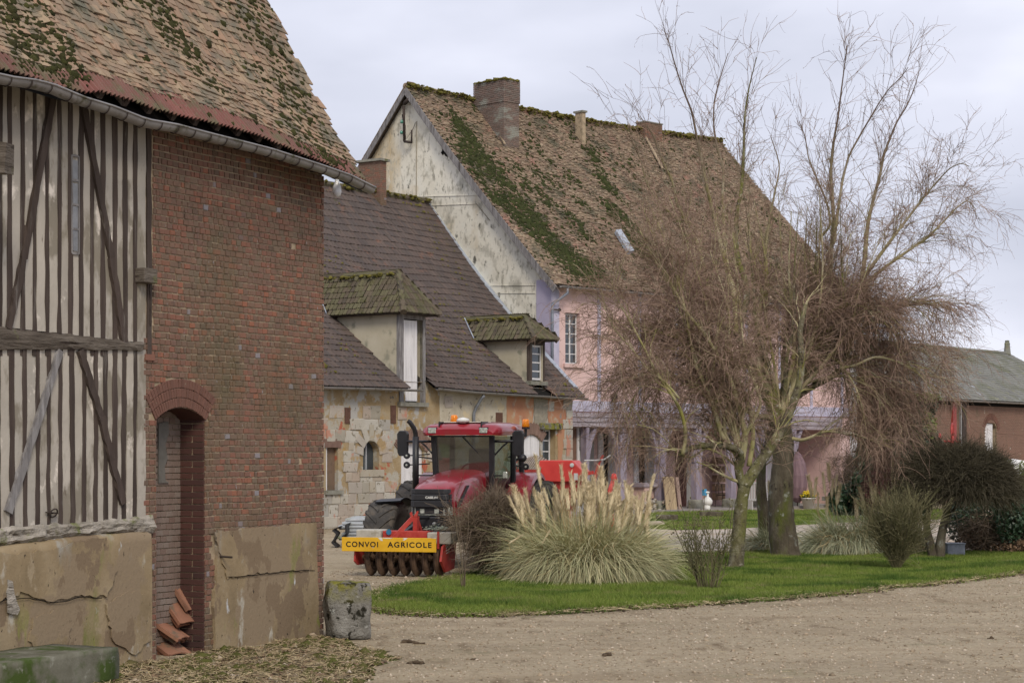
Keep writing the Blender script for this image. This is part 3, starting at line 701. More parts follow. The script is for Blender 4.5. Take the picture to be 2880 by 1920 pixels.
# gable end closing the right-hand side under the roof
b = MB(); zz = float(eav_f(0)); poly = [(.33, 5.9), (9, 5.9), (9, 6.0), (RUN-.48, 6.0+RUN*PITCH-.3), (.33, zz+.15)]
b.prism(poly, .2, 'x', -.3); b.obj('gable_wall', M_brick, barn)
EXP = .080; TWID = .150
def tile_tmpl(seed, w_=1.0):
    r_ = np.random.default_rng(seed); 
    V = BOXV.copy(); V[:, 1] = V[:, 1]
    V[[4,5], 2] += r_.normal(0, .12, 2); V[[0,1,4,5], 1] += np.repeat(r_.normal(0, .03, 2), 1)[[0,1,0,1]]
    V2 = V.copy(); V2[[4,5,6,7], 0] = .5 + (V[[4,5,6,7], 0]-.5)*.97
    return V2, BOXF
TT = [tile_tmpl(i) for i in range(8)]
Ms = []; n_rows = int((TL-.30)/EXP); GRIDU = []
tileinfo = []
for r_ in range(n_rows):
    t0 = .30 + r_*EXP - .0
    for c_ in range(int((UV_END-U0)/TWID)+1):
        u = U0 + c_*TWID + (TWID/2 if r_ % 2 else 0) + rng.normal(0, .006)
        if u + TWID > UV_END + .06 + .05*math.sin(r_*2.3) + rng.normal(0,.008): continue
        tileinfo.append((u, t0 + rng.normal(0, .005)))
ti = np.array(tileinfo); uu, tt_ = ti[:, 0], ti[:, 1]
TLEN = .185
P00 = roof(uu, tt_); P10 = roof(uu + TWID*.96, tt_); P01 = roof(uu, tt_ + TLEN)
X = P10 - P00; Yv = P01 - P00; N = np.cross(X, Yv); N /= np.linalg.norm(N, axis=1, keepdims=True)
lift = .028 + rng.normal(0, .006, len(uu)); P00 = P00 + N*lift[:, None]; Yv = Yv - N*(lift*.9)[:, None]
rot = rng.normal(0, .03, len(uu)); X2 = X + Yv/TLEN*TWID*rot[:, None]; Yv = Yv - X/TWID*TLEN*rot[:, None]
X2 += N*rng.normal(0, .004, (len(uu), 1))
Ms = np.stack([X2, Yv, N*rng.uniform(.014, .024, (len(uu), 1)), P00], 2)
keep = rng.random(len(Ms)) > .004
pieces('roof_tile', barn, Ms[keep], TT, M_tile, None)
# red interlocking eave tiles (one course), each with ribs
def eave_tmpl():
    xs = np.linspace(0, 1, 13); zs_ = np.array([0,1,1,.15,.15,1,1,.15,.15,1,1,.15,0]); V = []
    for y in (0, 1): V += [(x, y, z_) for x, z_ in zip(xs, zs_)]
    V += [(x, 0, z_-.55) for x, z_ in zip(xs, zs_)]
    F = [[i, i+1, 14+i, 13+i] for i in range(12)] + [[26+i, 26+i+1, i+1, i] for i in range(12)]
    return np.array(V, float), np.array(F)
Ms = []
for c_ in range(int((UV_END-U0)/.215)):
    u = U0 + c_*.215
    p0 = roof(u, -.02); p1 = roof(u+.212, -.02); p2 = roof(u, .36)
    x_, y_ = p1-p0, p2-p0; n_ = np.cross(x_, y_); n_ /= np.linalg.norm(n_)
    p0 = p0 + n_*(.012 + rng.normal(0, .004)); y_ = y_*rng.uniform(.97, 1.03) + n_*rng.normal(0, .004)
    Ms.append(mat34(x_, y_, n_*.030, p0))
pieces('eave_tile', barn, Ms, [eave_tmpl()], M_redtile, None)
# rafter feet in the dark gap
for u in np.arange(U0+.2, -.1, .42):
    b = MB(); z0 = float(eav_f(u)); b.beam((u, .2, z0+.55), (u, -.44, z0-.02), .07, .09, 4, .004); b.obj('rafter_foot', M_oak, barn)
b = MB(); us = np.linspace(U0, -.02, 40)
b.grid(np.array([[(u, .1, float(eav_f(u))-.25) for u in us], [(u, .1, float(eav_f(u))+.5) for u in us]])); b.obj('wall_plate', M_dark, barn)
# verge edge tiles
Ms = []
for k in range(int(TL/.17)):
    t0 = .05 + k*.17
    p0 = roof(UV_END-.06, t0); p1 = roof(UV_END-.06, t0+.22); d = p1-p0
    n_ = np.cross(np.array([1., 0, 0]), d); n_ /= np.linalg.norm(n_)
    Ms.append(mat34(np.array([.13, 0, 0]) + n_*rng.normal(0,.006), d, n_*.03, p0 + n_*.03))
pass
# moss cushions on the roof, gathered in streaks that run down the slope
n = 66000; u = rng.uniform(U0, UV_END-.05, n); t = rng.uniform(.05, TL, n)
q = np.array([mnoise.fractal(Vector((a*.75 + c*.12, c*.42, 1.7)), .7, 2.0, 4) + .35*mnoise.noise(Vector((a*3, c*2.2, 4.4))) for a, c in zip(u, t)])
den = np.clip((q + .02)/.42, 0, 1)**1.3
edge = np.exp(-((u - (UV_END-1.0+.15*t))/.55)**2)*.55
keep = rng.random(n) < np.clip(den*.75 + edge*.75 + .014, 0, 1)
u, t = u[keep], t[keep]
t = np.round((t-.30)/EXP)*EXP + .30 - .01 + rng.normal(0, .012, len(t))
P = roof(u, t); du = roof(u+.05, t) - P; dt = roof(u, t+.05) - P; N = np.cross(du, dt)
N /= np.linalg.norm(N, axis=1, keepdims=True)
clumps('moss', P + N*.028, N, rng.gamma(3.5, .0058, len(u)) + .009, M_moss, barn, .8)
# -- things at the foot of the wall ------------------------------------------------------------------
def lump_box(name, mat, dims, loc, rz, label=None, cat=None, jit=.03, n=8, rnd_=.12, parent=None, kind=None):
    """a weathered block: a subdivided box, rounded and roughened"""
    X_, Y_, Z_ = dims; V = []; F = []
    import itertools
    vid = {}
    def vert(p):
        k = tuple(round(c, 5) for c in p)
        if k not in vid: vid[k] = len(V); V.append(p)
        return vid[k]
    for ax in range(3):
        for s in (0, 1):
            for i in range(n):
                for j in range(n):
                    q = []
                    for a, c in ((i, j), (i+1, j), (i+1, j+1), (i, j+1)):
                        p = [0, 0, 0]; p[ax] = s; p[(ax+1)%3] = a/n; p[(ax+2)%3] = c/n; q.append(vert(tuple(p)))
                    F.append(q if s else q[::-1])
    A = np.array(V)*2-1
    Rd = A/np.maximum(1, np.linalg.norm(A, axis=1, keepdims=True)/1.0)
    k = np.clip((np.linalg.norm(A, axis=1)-1.05)/.68, 0, 1)[:, None]*rnd_*2
    A = A*(1-k) + Rd*k
    P = A*np.array([X_/2, Y_/2, Z_/2]) + np.array([0, 0, Z_/2])
    for i in range(len(P)):
        d = mnoise.noise_vector(Vector(P[i]*3.1) + Vector(loc)); P[i] += np.array(d)*jit
        P[i] += np.array(mnoise.noise_vector(Vector(P[i]*11)))*jit*.35
    P[:, 2] = np.where(A[:, 2] < -.99, -.03, P[:, 2])
    b = MB(); b.add(P, F); o = b.obj(name, mat, parent, True, kind)
    o.location = loc; o.rotation_euler = (0, 0, rz)
    if label: tag(o, label, cat)
    return o
g0 = gp(972, 1800); lump_box('guard_stone', M_stonec, (.56, .52, .74), (g0[0], g0[1]+.28, 0), BF.ang*.25, 'weathered grey guard stone with moss on top at the brick barn corner', 'stone', .045, 10, .16)
a = gp(105, 1925); led = lump_box('concrete_ledge', M_algae, (2.0, .9, .36), (0, 0, 0), BF.ang, 'low concrete ledge green with algae at the foot of the barn plinth', 'ledge', .012, 8, .03)
uL = BF.hit(248, 1812, -.1)[0]; wl = BF.world(uL-1.56, -.55, 0); led.location = tuple(wl)
w2 = gp(250, 1812)
# protruding beam end at the left edge of the picture
bw = BF.world(BF.hit(30, 470, -.9)[0]-.12, -.9, BF.hit(30, 470, -.9)[1])
b = MB(); a = BF.hit(70, 455, -.75)
b.beam((a[0]-.52, .1, a[1]+.06), (a[0]-.22, -.75, a[1]+.0), .22, .30, 6, .014); b.obj('hoist_beam', M_oakbeam, barn)
# terracotta ridge tiles stacked in the niche
M_t2 = M_terra
def arched_tile(label, loc, rz, tilt, L_=.34, W_=.24):
    m = MB(); xs = np.linspace(-W_/2, W_/2, 9); V = []
    for th in (0, .016):
        for y in (0, L_): V.append([(x, y, th + .035*(1-(2*x/W_)**2) + (.02 if abs(x) > W_/2-.02 else 0)) for x in xs])
    m.grid(np.array([V[0], V[1]])[::-1]); m.grid(np.array([V[2], V[3]])); m.grid(np.array([V[0], V[2]])); m.grid(np.array([V[3], V[1]]))
    for s in (0, -1): m.add([V[0][s], V[1][s], V[3][s], V[2][s]], [[0,1,2,3]])
    for s in (-1, 1): m.box(s*W_/2-.012, s*W_/2+.012, .0, L_, -.008, .035)
    o = m.obj('loose_tile', M_t2, None, False)
    o.location = loc; o.rotation_euler = (tilt, 0, rz); tag(o, label, 'roof tile', 'loose tiles stacked in the niche'); return o
stack = [((543,1372+330),'topmost loose terracotta tile leaning in the brick niche', .95), ((530,1740),'second loose tile from the top of the niche stack', .8), ((515,1785),'third loose tile of the niche stack, broad and brown', .55), ((505,1830),'lowest loose tile of the niche stack lying on the sill', .35)]
for k, ((x, y), lab, tl) in enumerate(stack):
    vv = nd*(.62 - .13*k); c = BF.hit(x, y, vv); wp = BF.world(c[0], vv, c[1]-.06)
    arched_tile(lab, tuple(wp), BF.ang + [.15, -.1, .25, -.3][k], tl, .36, .31)
    for j, dd in enumerate((.03, .055)):
        wp2 = BF.world(c[0]+.01+.02*j, vv+.03+dd, c[1]-.08-dd*.4)
        arched_tile(['tile just behind the topmost one in the niche stack', 'tile just behind the second one in the niche stack', 'tile under the broad brown one in the niche stack', 'tile under the lowest sill tile in the niche stack'][k] + (', lying further in' if j else ''), tuple(wp2), BF.ang + [.1, -.06, .2, -.2][k] + .06*j, tl, .30, .24)
# ================================================================= shared building helpers
def wall_holes(b, u0, u1, z0, z1, holes, v=0.0, depth=.3):
    """front face with rectangular holes (ua,ub,za,zb) and their reveals"""
    us = sorted({u0, u1, *[h[0] for h in holes], *[h[1] for h in holes]}); zs_ = sorted({z0, z1, *[h[2] for h in holes], *[h[3] for h in holes]})
    us = [u for u in us if u0 <= u <= u1]; zs_ = [z for z in zs_ if z0 <= z <= z1]
    for i in range(len(us)-1):
        for j in range(len(zs_)-1):
            cu, cz = (us[i]+us[i+1])/2, (zs_[j]+zs_[j+1])/2
            if any(h[0] < cu < h[1] and h[2] < cz < h[3] for h in holes): continue
            b.add([(us[i], v, zs_[j]), (us[i+1], v, zs_[j]), (us[i+1], v, zs_[j+1]), (us[i], v, zs_[j+1])], [[0,1,2,3]])
    for h in holes:
        a, c, d, e = h[:4]; w_ = v + (h[4] if len(h) > 4 else depth)
        for q in ([(a,v,d),(a,w_,d),(a,w_,e),(a,v,e)], [(c,v,d),(c,v,e),(c,w_,e),(c,w_,d)], [(a,v,e),(a,w_,e),(c,w_,e),(c,v,e)], [(a,v,d),(c,v,d),(c,w_,d),(a,w_,d)]):
            b.add(q, [[0,1,2,3]])
def arch_fill(b, a, c, zt_, rise_, v, d, n=10):
    """the solid above an arch between a and c: a wall piece from arch to flat zt_"""
    um_ = (a+c)/2; h = (c-a)/2; r_ = (h*h+rise_*rise_)/(2*rise_); zc_ = zt_-r_
    am = math.asin(min(1, h/r_)); P = [(um_+r_*math.sin(t), zc_+r_*math.cos(t)) for t in np.linspace(-am, am, n)]
    V = []
    for (u, z) in P: V += [(u, v, z), (u, v, zt_+.002), (u, v+d, z)]
    F = []
    for i in range(n-1): F += [[3*i, 3*i+3, 3*i+4, 3*i+1], [3*i, 3*i+2, 3*i+5, 3*i+3]]
    b.add(V, F)
def slope_tiles(name, parent, A, B, C, D, expo, wid, mat, th=.022, n_parts=60, templ=None, kindname=None, jit=.004, long_=1.35, skip=None):
    """tiles over a patch A-B (eave, left to right) to D-C (ridge)"""
    A, B, C, D = [np.array(p, float) for p in (A, B, C, D)]
    H = np.linalg.norm((D+C)/2 - (A+B)/2); n = max(1, int(round(H/expo))); N = np.cross(B-A, (D+C)/2-(A+B)/2); N /= np.linalg.norm(N)
    up = np.cross(N, (B-A)/np.linalg.norm(B-A)); Ms = []
    for r_ in range(n):
        f = r_/n; L_, R_ = A+(D-A)*f, B+(C-B)*f; w_ = np.linalg.norm(R_-L_)
        if w_ < wid*.4: continue
        x = (R_-L_)/w_; k = max(1, int(round(w_/wid))); ww = w_/k
        for c_ in range(k):
            P = L_ + x*(c_*ww + (ww*.0)) + N*(.012 + rng.normal(0, jit*.5))
            if skip is not None and skip(P + x*ww/2): continue
            Ms.append(mat34(x*ww*.97 + up*rng.normal(0, jit), up*expo*long_ - N*th*.9, N*th, P + N*th*.8 + up*rng.normal(0, jit)))
    if Ms: pieces(name, parent, Ms, templ or TT, mat, None, n_parts=n_parts, kindname=kindname)
def ribbed_tmpl(seed=0):
    r_ = np.random.default_rng(seed)
    xs = np.array([0, .08, .16, .45, .55, .65, .92, 1.0]); zz = np.array([1, 1.5, .9, .75, 1.1, .75, .9, 1.3]) + r_.normal(0, .06, 8)
    V = [(x, 0, z) for x, z in zip(xs, zz)] + [(x, 1, z) for x, z in zip(xs, zz)] + [(x, 0, z-1.0) for x, z in zip(xs, zz)]
    F = [[i, i+1, 9+i, 8+i] for i in range(7)] + [[16+i, 17+i, i+1, i] for i in range(7)]
    return np.array(V, float), np.array(F)
RT = [ribbed_tmpl(i) for i in range(4)]
def tube_gutter(parent, pts, r=.07, name='gutter', mat=None):
    b = MB(); V = []
    for p in pts:
        V.append([(p[0], p[1]-r*math.cos(t), p[2]-r*math.sin(t)) for t in np.linspace(-.1, math.pi+.1, 9)] + [(p[0], p[1]-(r-.012)*math.cos(t), p[2]-(r-.012)*math.sin(t)) for t in np.linspace(math.pi+.1, -.1, 9)])
    b.grid(np.array(V)); b.add(V[0], [list(range(18))]); b.add(V[-1], [list(range(18))[::-1]])
    return b.obj(name, mat or M_zinc, parent, True)
def window(parent, a, c, z0, z1, v, cols=2, rows=4, fw=.05, mat=None, name='window', glass=None):
    """casement: frame with mullions, panes as sub-parts"""
    m = MB(); d = .05
    for s in (a, c-fw): m.box(s, s+fw, v, v+d, z0, z1)
    for s in (z0, z1-fw): m.box(a+fw, c-fw, v+.002, v+d, s, s+fw)
    if cols == 2: m.box((a+c)/2-fw*.55, (a+c)/2+fw*.55, v-.004, v+d, z0+fw, z1-fw)
    cc = [a+fw, (a+c)/2-fw*.55, (a+c)/2+fw*.55, c-fw] if cols == 2 else [a+fw, c-fw]
    pairs = [(cc[i], cc[i+1]) for i in range(0, len(cc), 2)]
    for k in range(1, rows):
        zz = z0 + (z1-z0)*k/rows
        for p, q in pairs: m.box(p, q, v+.008, v+d, zz-fw*.3, zz+fw*.3)
    f = m.obj(name, mat or M_whitewood, parent)
    for p, q in pairs:
        for k in range(rows):
            g = MB(); g.box(p, q, v+.025, v+.032, z0+(z1-z0)*k/rows+.01, z0+(z1-z0)*(k+1)/rows-.01); g.obj('pane', glass or M_glass, f)
    return f
def ring_chimney(name, parent, uc, vc, wu, wv, z0, z1, mat, courses=True, cap=None, mortar=None, head=.25, n_parts=120, ch=.075):
    """brick stack with real courses"""
    b = MB(); b.box(uc-wu/2+.012, uc+wu/2-.012, vc-wv/2+.012, vc+wv/2-.012, z0, z1-.02)
    ch_ = b.obj(name, mortar or M_mortar, parent)
    Ms = []; z = z0; r_ = 0
    while z < z1-.001:
        ex = .035 if z1 - z < head else 0
        for (fa, fixed, w_, side) in (('u', vc-wv/2-ex, wu+2*ex, 0), ('v', uc-wu/2-ex, wv+2*ex, 1), ('v', uc+wu/2+ex, wv+2*ex, 2)):
            s = (-.11 if r_ % 2 else 0)
            while s < w_:
                a, c = max(0, s), min(w_, s+.225); s += .225
                if c - a < .05: continue
                if fa == 'u': X, Y, T = np.array([c-a-.01, 0, 0]), np.array([0, .03, 0]), np.array([uc-wu/2-ex+a+.005, fixed+.03, z+.005])
                elif side == 1: X, Y, T = np.array([0, -(c-a-.01), 0]), np.array([.03, 0, 0]), np.array([fixed+.03, vc+wv/2+ex-a-.005, z+.005])
                else: X, Y, T = np.array([0, c-a-.01, 0]), np.array([-.03, 0, 0]), np.array([fixed-.03, vc-wv/2-ex+a+.005, z+.005])
                Ms.append(mat34(X, Y + rng.normal(0, .001, 3), np.array([0, 0, ch-.011]), T))
        z += ch; r_ += 1
    Ms = np.array(Ms)
    V, F = scatter(TB[0][0], TB[0][1], Ms)
    link('courses', np_mesh('courses', V, F), mat, ch_, 'stuff')
    return ch_
# ================================================================= the low wing
WF = Frame((2.2, 72.0), (.5745, .8185))
wing = thing('farm_wing', 'low stone farm wing with a brown tiled roof, two dormers and patched ochre plaster', 'building', tuple(WF.O), WF.ang)
M_wplaster = stuffmat('patched_plaster', [(.21,.15,.082), (.29,.215,.118), (.34,.265,.165), (.31,.28,.225)], 1.3, 8, .95, .15, .6, 14, .03, layers=[
    ((.37,.345,.29), 1.1, .53, .57, (1,1,1)), ((.37,.36,.34), .9, .565, .60, (1,1,.8)), ((.36,.115,.07), .85, .585, .61, (1,1,1)), ((.15,.12,.09), 7, .64, .72, (1,1,1)), ((.33,.225,.10), 1.9, .60, .66, (1,1,1)), ((.13,.12,.11), 3.2, .665, .70, (1,1,1))])
M_orange = stuffmat('orange_plaster', [(.33,.15,.09), (.40,.20,.12), (.38,.25,.14)], 1.1, 6, .95, .15, .5, 20, .015, layers=[((.40,.36,.28), 1.3, .53, .60, (1,1,1)), ((.24,.23,.22), 1.6, .58, .64, (1,1,1)), ((.30,.12,.08), 8, .64, .74, (1,1,1))])
M_ash = stuffmat('limestone_block', [(.29,.265,.215), (.37,.345,.29), (.44,.41,.35)], 2.5, 6, .9, .2, .6, 18, .015, rnd=[(.26,.235,.19), (.46,.44,.40), (.34,.305,.24), (.37,.28,.225), (.30,.295,.28), (.42,.36,.31)], rmix=.65, layers=[((.16,.14,.10), 6, .59, .66, (1,1,1)), ((.42,.21,.15), 1.1, .58, .63, (1,1,1)), ((.33,.24,.13), 1.4, .60, .66, (1,1,1))])
WU = lambda px: WF.hit(px, 1270)[0]
WZ = lambda px, py: WF.hit(px, py)[1]
ULW = -19.0
gutW = lambda px, py: WF.hit(px, py, -.42)
def zeW(u):
    q1 = np.array([gutW(*p) for p in [(860,1085),(918,1087),(1050,1090),(1186,1095)]]); q2 = np.array([gutW(*p) for p in [(1228,1090),(1330,1100),(1440,1107),(1546,1113),(1563,1115),(1638,1118)]])
    um_ = (q1[-1,0]+q2[0,0])/2
    return np.where(np.asarray(u) < um_, np.interp(u, q1[:,0], q1[:,1]), np.interp(u, q2[:,0], q2[:,1])) + .05
RW = 8.33; ZRW = 12.4; VE = -.38
def roofW(u, v):
    """u, v arrays -> xyz with sag and bell-cast"""
    u, v = np.broadcast_arrays(np.asarray(u, float), np.asarray(v, float)); f = (v-VE)/(RW-VE); ze = zeW(u)
    z = ze + (ZRW-ze)*f - .42*np.sin(np.pi*np.clip(f, 0, 1))*(1) + .05*np.sin(u*.9+v*.6)*np.sin(np.pi*np.clip(f,0,1))
    return np.stack([u, v, z], -1)
uendW = lambda v: .18 + 2.05*(v-VE)/(RW-VE)
# openings measured off the photograph
H_blk = (WU(917), WU(951), WZ(930,1378), WZ(930,1258)); H_oval = (WU(1021), WU(1066), WZ(1043,1320), WZ(1043,1239))
H_door = (WU(1128), WU(1195), 0, WZ(1160,1243)); H_sh = (WU(1470), WU(1520), WZ(1495,1300), WZ(1495,1221)); H_win = (WU(1526), WU(1562), WZ(1545,1330), WZ(1545,1208)); H_d1 = (WU(1140), WU(1188), WZ(1160,1131), 4.69)
b = MB(); wall_holes(b, ULW, 0, 0, 4.7, [H_blk, H_oval, H_door, H_sh, H_win, H_d1], 0, .32)
arch_fill(b, H_door[0], H_door[1], H_door[3], .28, 0, .3); arch_fill(b, H_sh[0], H_sh[1], H_sh[3], .22, 0, .3); arch_fill(b, H_oval[0], H_oval[1], H_oval[3], .36, 0, .3)
b.obj('front_wall', M_wplaster, wing)
b = MB(); b.box(ULW, -.001, .33, 12, 0, 4.2); b.add([(0,0,0),(0,.4,0),(0,.4,4.6),(0,0,4.6)], [[0,1,2,3]]); b.obj('inner_wall', M_wplaster, wing)
b = MB()                                                                           # orange panels at the right-hand end
for pts in ([(1525,1118),(1590,1121),(1588,1210),(1578,1300),(1568,1300),(1570,1190),(1545,1190)], [(1424,1112),(1500,1116),(1498,1190),(1470,1180),(1440,1215),(1424,1200)]):
    pp = [WF.hit(x, y) for x, y in pts]; b.prism(ragged(pp, .02, .3)[::-1], .03, 'y', -.018)
b.obj('orange_render', M_orange, wing)
b = MB(); pp = [WF.hit(x, y) for x, y in [(1236,1100),(1425,1108),(1423,1215),(1300,1200),(1236,1190)]]; b.prism(ragged(pp, .02, .3)[::-1], .03, 'y', -.016)
b.obj('grey_render', stuffmat('grey_lime_render', [(.33,.29,.22), (.43,.385,.30), (.48,.45,.37)], 2, 7, .95, .15, .5, 16, .02, layers=[((.17,.15,.12), 5, .59, .66, (1,1,1)), ((.50,.42,.28), 1.5, .56, .62, (1,1,1))]), wing)
b = MB(); pp = [WF.hit(x, y) for x, y in [(1500,1118),(1538,1120),(1540,1175),(1525,1198),(1503,1190)]]; b.prism(ragged(pp, .02, .3)[::-1], .03, 'y', -.024)
b.obj('pebbled_render', stuffmat('pebbled_render', [(.22,.20,.16), (.34,.31,.25)], 9, 7, .95, .15, .8, 30, .03), wing)
# limestone blocks: rows of uneven ashlar
holesW = [H_blk, H_oval, H_door, H_sh, H_win, H_d1]
def clear(a, c, d, e, pad=.03): return all(c < h[0]-pad or a > h[1]+pad or e < h[2]-pad or d > h[3]+pad for h in holesW)
Ms = []; z = 0.02
while z < 3.9:
    hh = rng.uniform(.26, .42); u = ULW + 1
    while u < -.05:
        ww = rng.uniform(.28, .75)
        p = .90 if z < 1.5 else (.60 if z < 2.3 else .16)
        nearopen = any(abs((u+ww/2) - (h[0]+h[1])/2) < (h[1]-h[0])/2 + .75 and z < h[3]+.5 and z+hh > h[2]-.3 for h in holesW[:2])
        if nearopen: p = .95
        if u > WU(1240) and z > 2.2: p = .04
        if clear(u, u+ww, z, z+hh) and rng.random() < p and u + ww < -.5:
            g = .02; Ms.append(mat34(np.array([ww-g, rng.normal(0,.004), rng.normal(0,.012)]), np.array([0, .045+rng.uniform(-.01,.015), 0]), np.array([rng.normal(0,.012), 0, hh-g]), np.array([u+g/2, .02, z+g/2])))
        u += ww
    z += hh
k = 0; z = 0
while z < 4.3:                                                                      # quoins at the far corner
    hh = .36; ww = .62 if k % 2 else .40
    Ms.append(mat34(np.array([ww, 0, 0]), np.array([0, .055, 0]), np.array([0, 0, hh-.02]), np.array([-ww+.02, .02, z]))); z += hh; k += 1
SB = [brick_tmpl(j=.05, seed=40+i) for i in range(6)]
pieces('stone', wing, Ms, SB, M_ash, None)
# voussoirs over arched openings
def arch_stones(h, rise_, wst, nst, mat, name, full=False):
    a, c, zt_ = h[0], h[1], h[3]; hw = (c-a)/2; r_ = (hw*hw+rise_*rise_)/(2*rise_); zc_ = zt_-r_; um_ = (a+c)/2; am = math.asin(min(1, hw/r_))*(1.12)
    Ms = []
    for j in range(nst):
        t = -am+(j+.5)*2*am/nst; er = np.array([math.sin(t), 0, math.cos(t)]); et = np.array([math.cos(t), 0, -math.sin(t)]); wv = 2*am/nst*(r_+wst*.3)-.012
        Ms.append(mat34(et*wv, np.array([0, .06, 0]), er*wst*rng.uniform(.9, 1.1), np.array([um_, .02, zc_])+er*(r_+.004)-et*wv/2))
    pieces(name, wing, Ms, SB, mat, None)
arch_stones(H_oval, .36, .48, 7, M_ash, 'arch_stone'); M_arch2 = stuffmat('brown_arch_brick', [(.17,.11,.09), (.24,.16,.13)], 3, 5, .9, .2, .5, 30, .006, rnd=[(.15,.10,.08), (.25,.165,.135)], rmix=.5)
arch_stones(H_door, .28, .44, 30, M_arch2, 'arch_brick'); arch_stones(H_sh, .22, .40, 24, M_arch2, 'arch_brick')
# blocked window on the left
a, c, d, e = H_blk
b = MB(); b.box(a, c, .14, .3, d, e); b.obj('bricked_up_opening', M_brick, wing)
b = MB(); b.box(a-.15, c+.12, -.03, .2, e, e+.27); b.obj('lintel', stuffmat('red_brown_lintel', [(.13,.08,.065), (.20,.13,.105)], 5, 5, .9, .2, .5, 20, .01), wing)
b = MB(); b.box(a-.1, c+.16, -.10, .3, d-.13, d); b.obj('window_sill', M_conc, wing)
b = MB(); b.box(a+.02, a+.09, .04, .13, d, e); b.obj('frame_post', M_whitewood, wing)
# oval window
a, c, d, e = H_oval
b = MB(); b.box(a, c, .24, .28, d, e); b.obj('oval_window_pane', M_glass, wing)
b = MB(); b.box((a+c)/2-.03, (a+c)/2+.03, .2, .25, d, e); b.box(a, a+.05, .2, .25, d, e); b.obj('oval_window_frame', plain('grey_paint', (.30,.31,.33), .6, .3), wing)
b = MB(); b.box(a-.2, c+.2, -.06, .3, d-.22, d); b.obj('window_sill', M_ash, wing)
# white arched door behind the tractor and white arched shutters
def arched_leaf(parent, a, c, z0, zt_, rise_, v, name, mat, n=8, gap=.02):
    um_ = (a+c)/2; hw = (c-a)/2; r_ = (hw*hw+rise_*rise_)/(2*rise_); zc_ = zt_-r_
    for (p, q) in ((a+.02, um_-gap/2), (um_+gap/2, c-.02)):
        top = [(u, zc_+math.sqrt(max(0, r_*r_-(u-um_)**2))-.02) for u in np.linspace(q, p, n)]
        m = MB(); m.prism([(p, z0), (q, z0)] + top, .05, 'y', v); lf = m.obj(name, mat, parent)
        m = MB(); wj = (q-p)/4
        for i in range(1, 4): m.box(p+wj*i-.006, p+wj*i+.006, v-.006, v+.001, z0+.05, zt_-rise_-.03)
        m.box(p+.02, q-.02, v-.012, v+.001, z0+.25, z0+.33); m.obj('battens', mat, lf)
arched_leaf(wing, H_door[0], H_door[1], 0, H_door[3], .28, .12, 'door_leaf', M_whitewood)
arched_leaf(wing, H_sh[0], H_sh[1], H_sh[2], H_sh[3], .22, .04, 'shutter', M_whitewood)
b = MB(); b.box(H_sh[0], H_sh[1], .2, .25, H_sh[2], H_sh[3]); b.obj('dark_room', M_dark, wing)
a, c, d, e = H_win; window(wing, a+.02, c-.02, d, e, .22, 1, 4, .06)
b = MB(); b.box(a-.25, c+.28, -.14, .2, e, e+.24); lt = b.obj('window_hood', M_stonec, wing, bevel=.03)
for (x0, x1, y0, y1, nm) in ((969,984,1146,1190,'putlog_hole'), (1098,1112,1140,1190,'putlog_hole'), (1393,1412,1160,1190,'slit_opening')):
    p0 = WF.hit(x0, y1); p1 = WF.hit(x1, y0); b = MB(); b.box(p0[0], p1[0], -.03, .02, p0[1], p1[1]); b.obj(nm, plain('dark_infill', (.11,.06,.045), .9, .1) if 'dark_infill' not in bpy.data.materials else bpy.data.materials['dark_infill'], wing)
b = MB(); b.prism([(0,0),(12,0),(12,4.4)] + [(v, float(roofW(ULW, v)[2])-.12) for v in np.linspace(RW, 0, 8)], .3, 'x', ULW+.05); b.obj('end_gable', M_wplaster, wing)
# dormers: measured front posts, eave and ridge
def dormer(x0, x1, yeave, xpk, ypk, kind):
    u0_, u1_ = WU(x0), WU(x1); zt_ = WF.hit((x0+x1)/2, yeave)[1]; uc_ = (u0_+u1_)/2
    vp, zr_ = WF.hitu(xpk, ypk, uc_)
    return dict(u0=u0_, u1=u1_, zt=zt_, uc=uc_, vp=max(.5, vp), zr=zr_)
D1 = dormer(1123, 1194, 884, 1121, 771, 1); D2 = dormer(1489, 1530, 957, 1489, 894, 2)
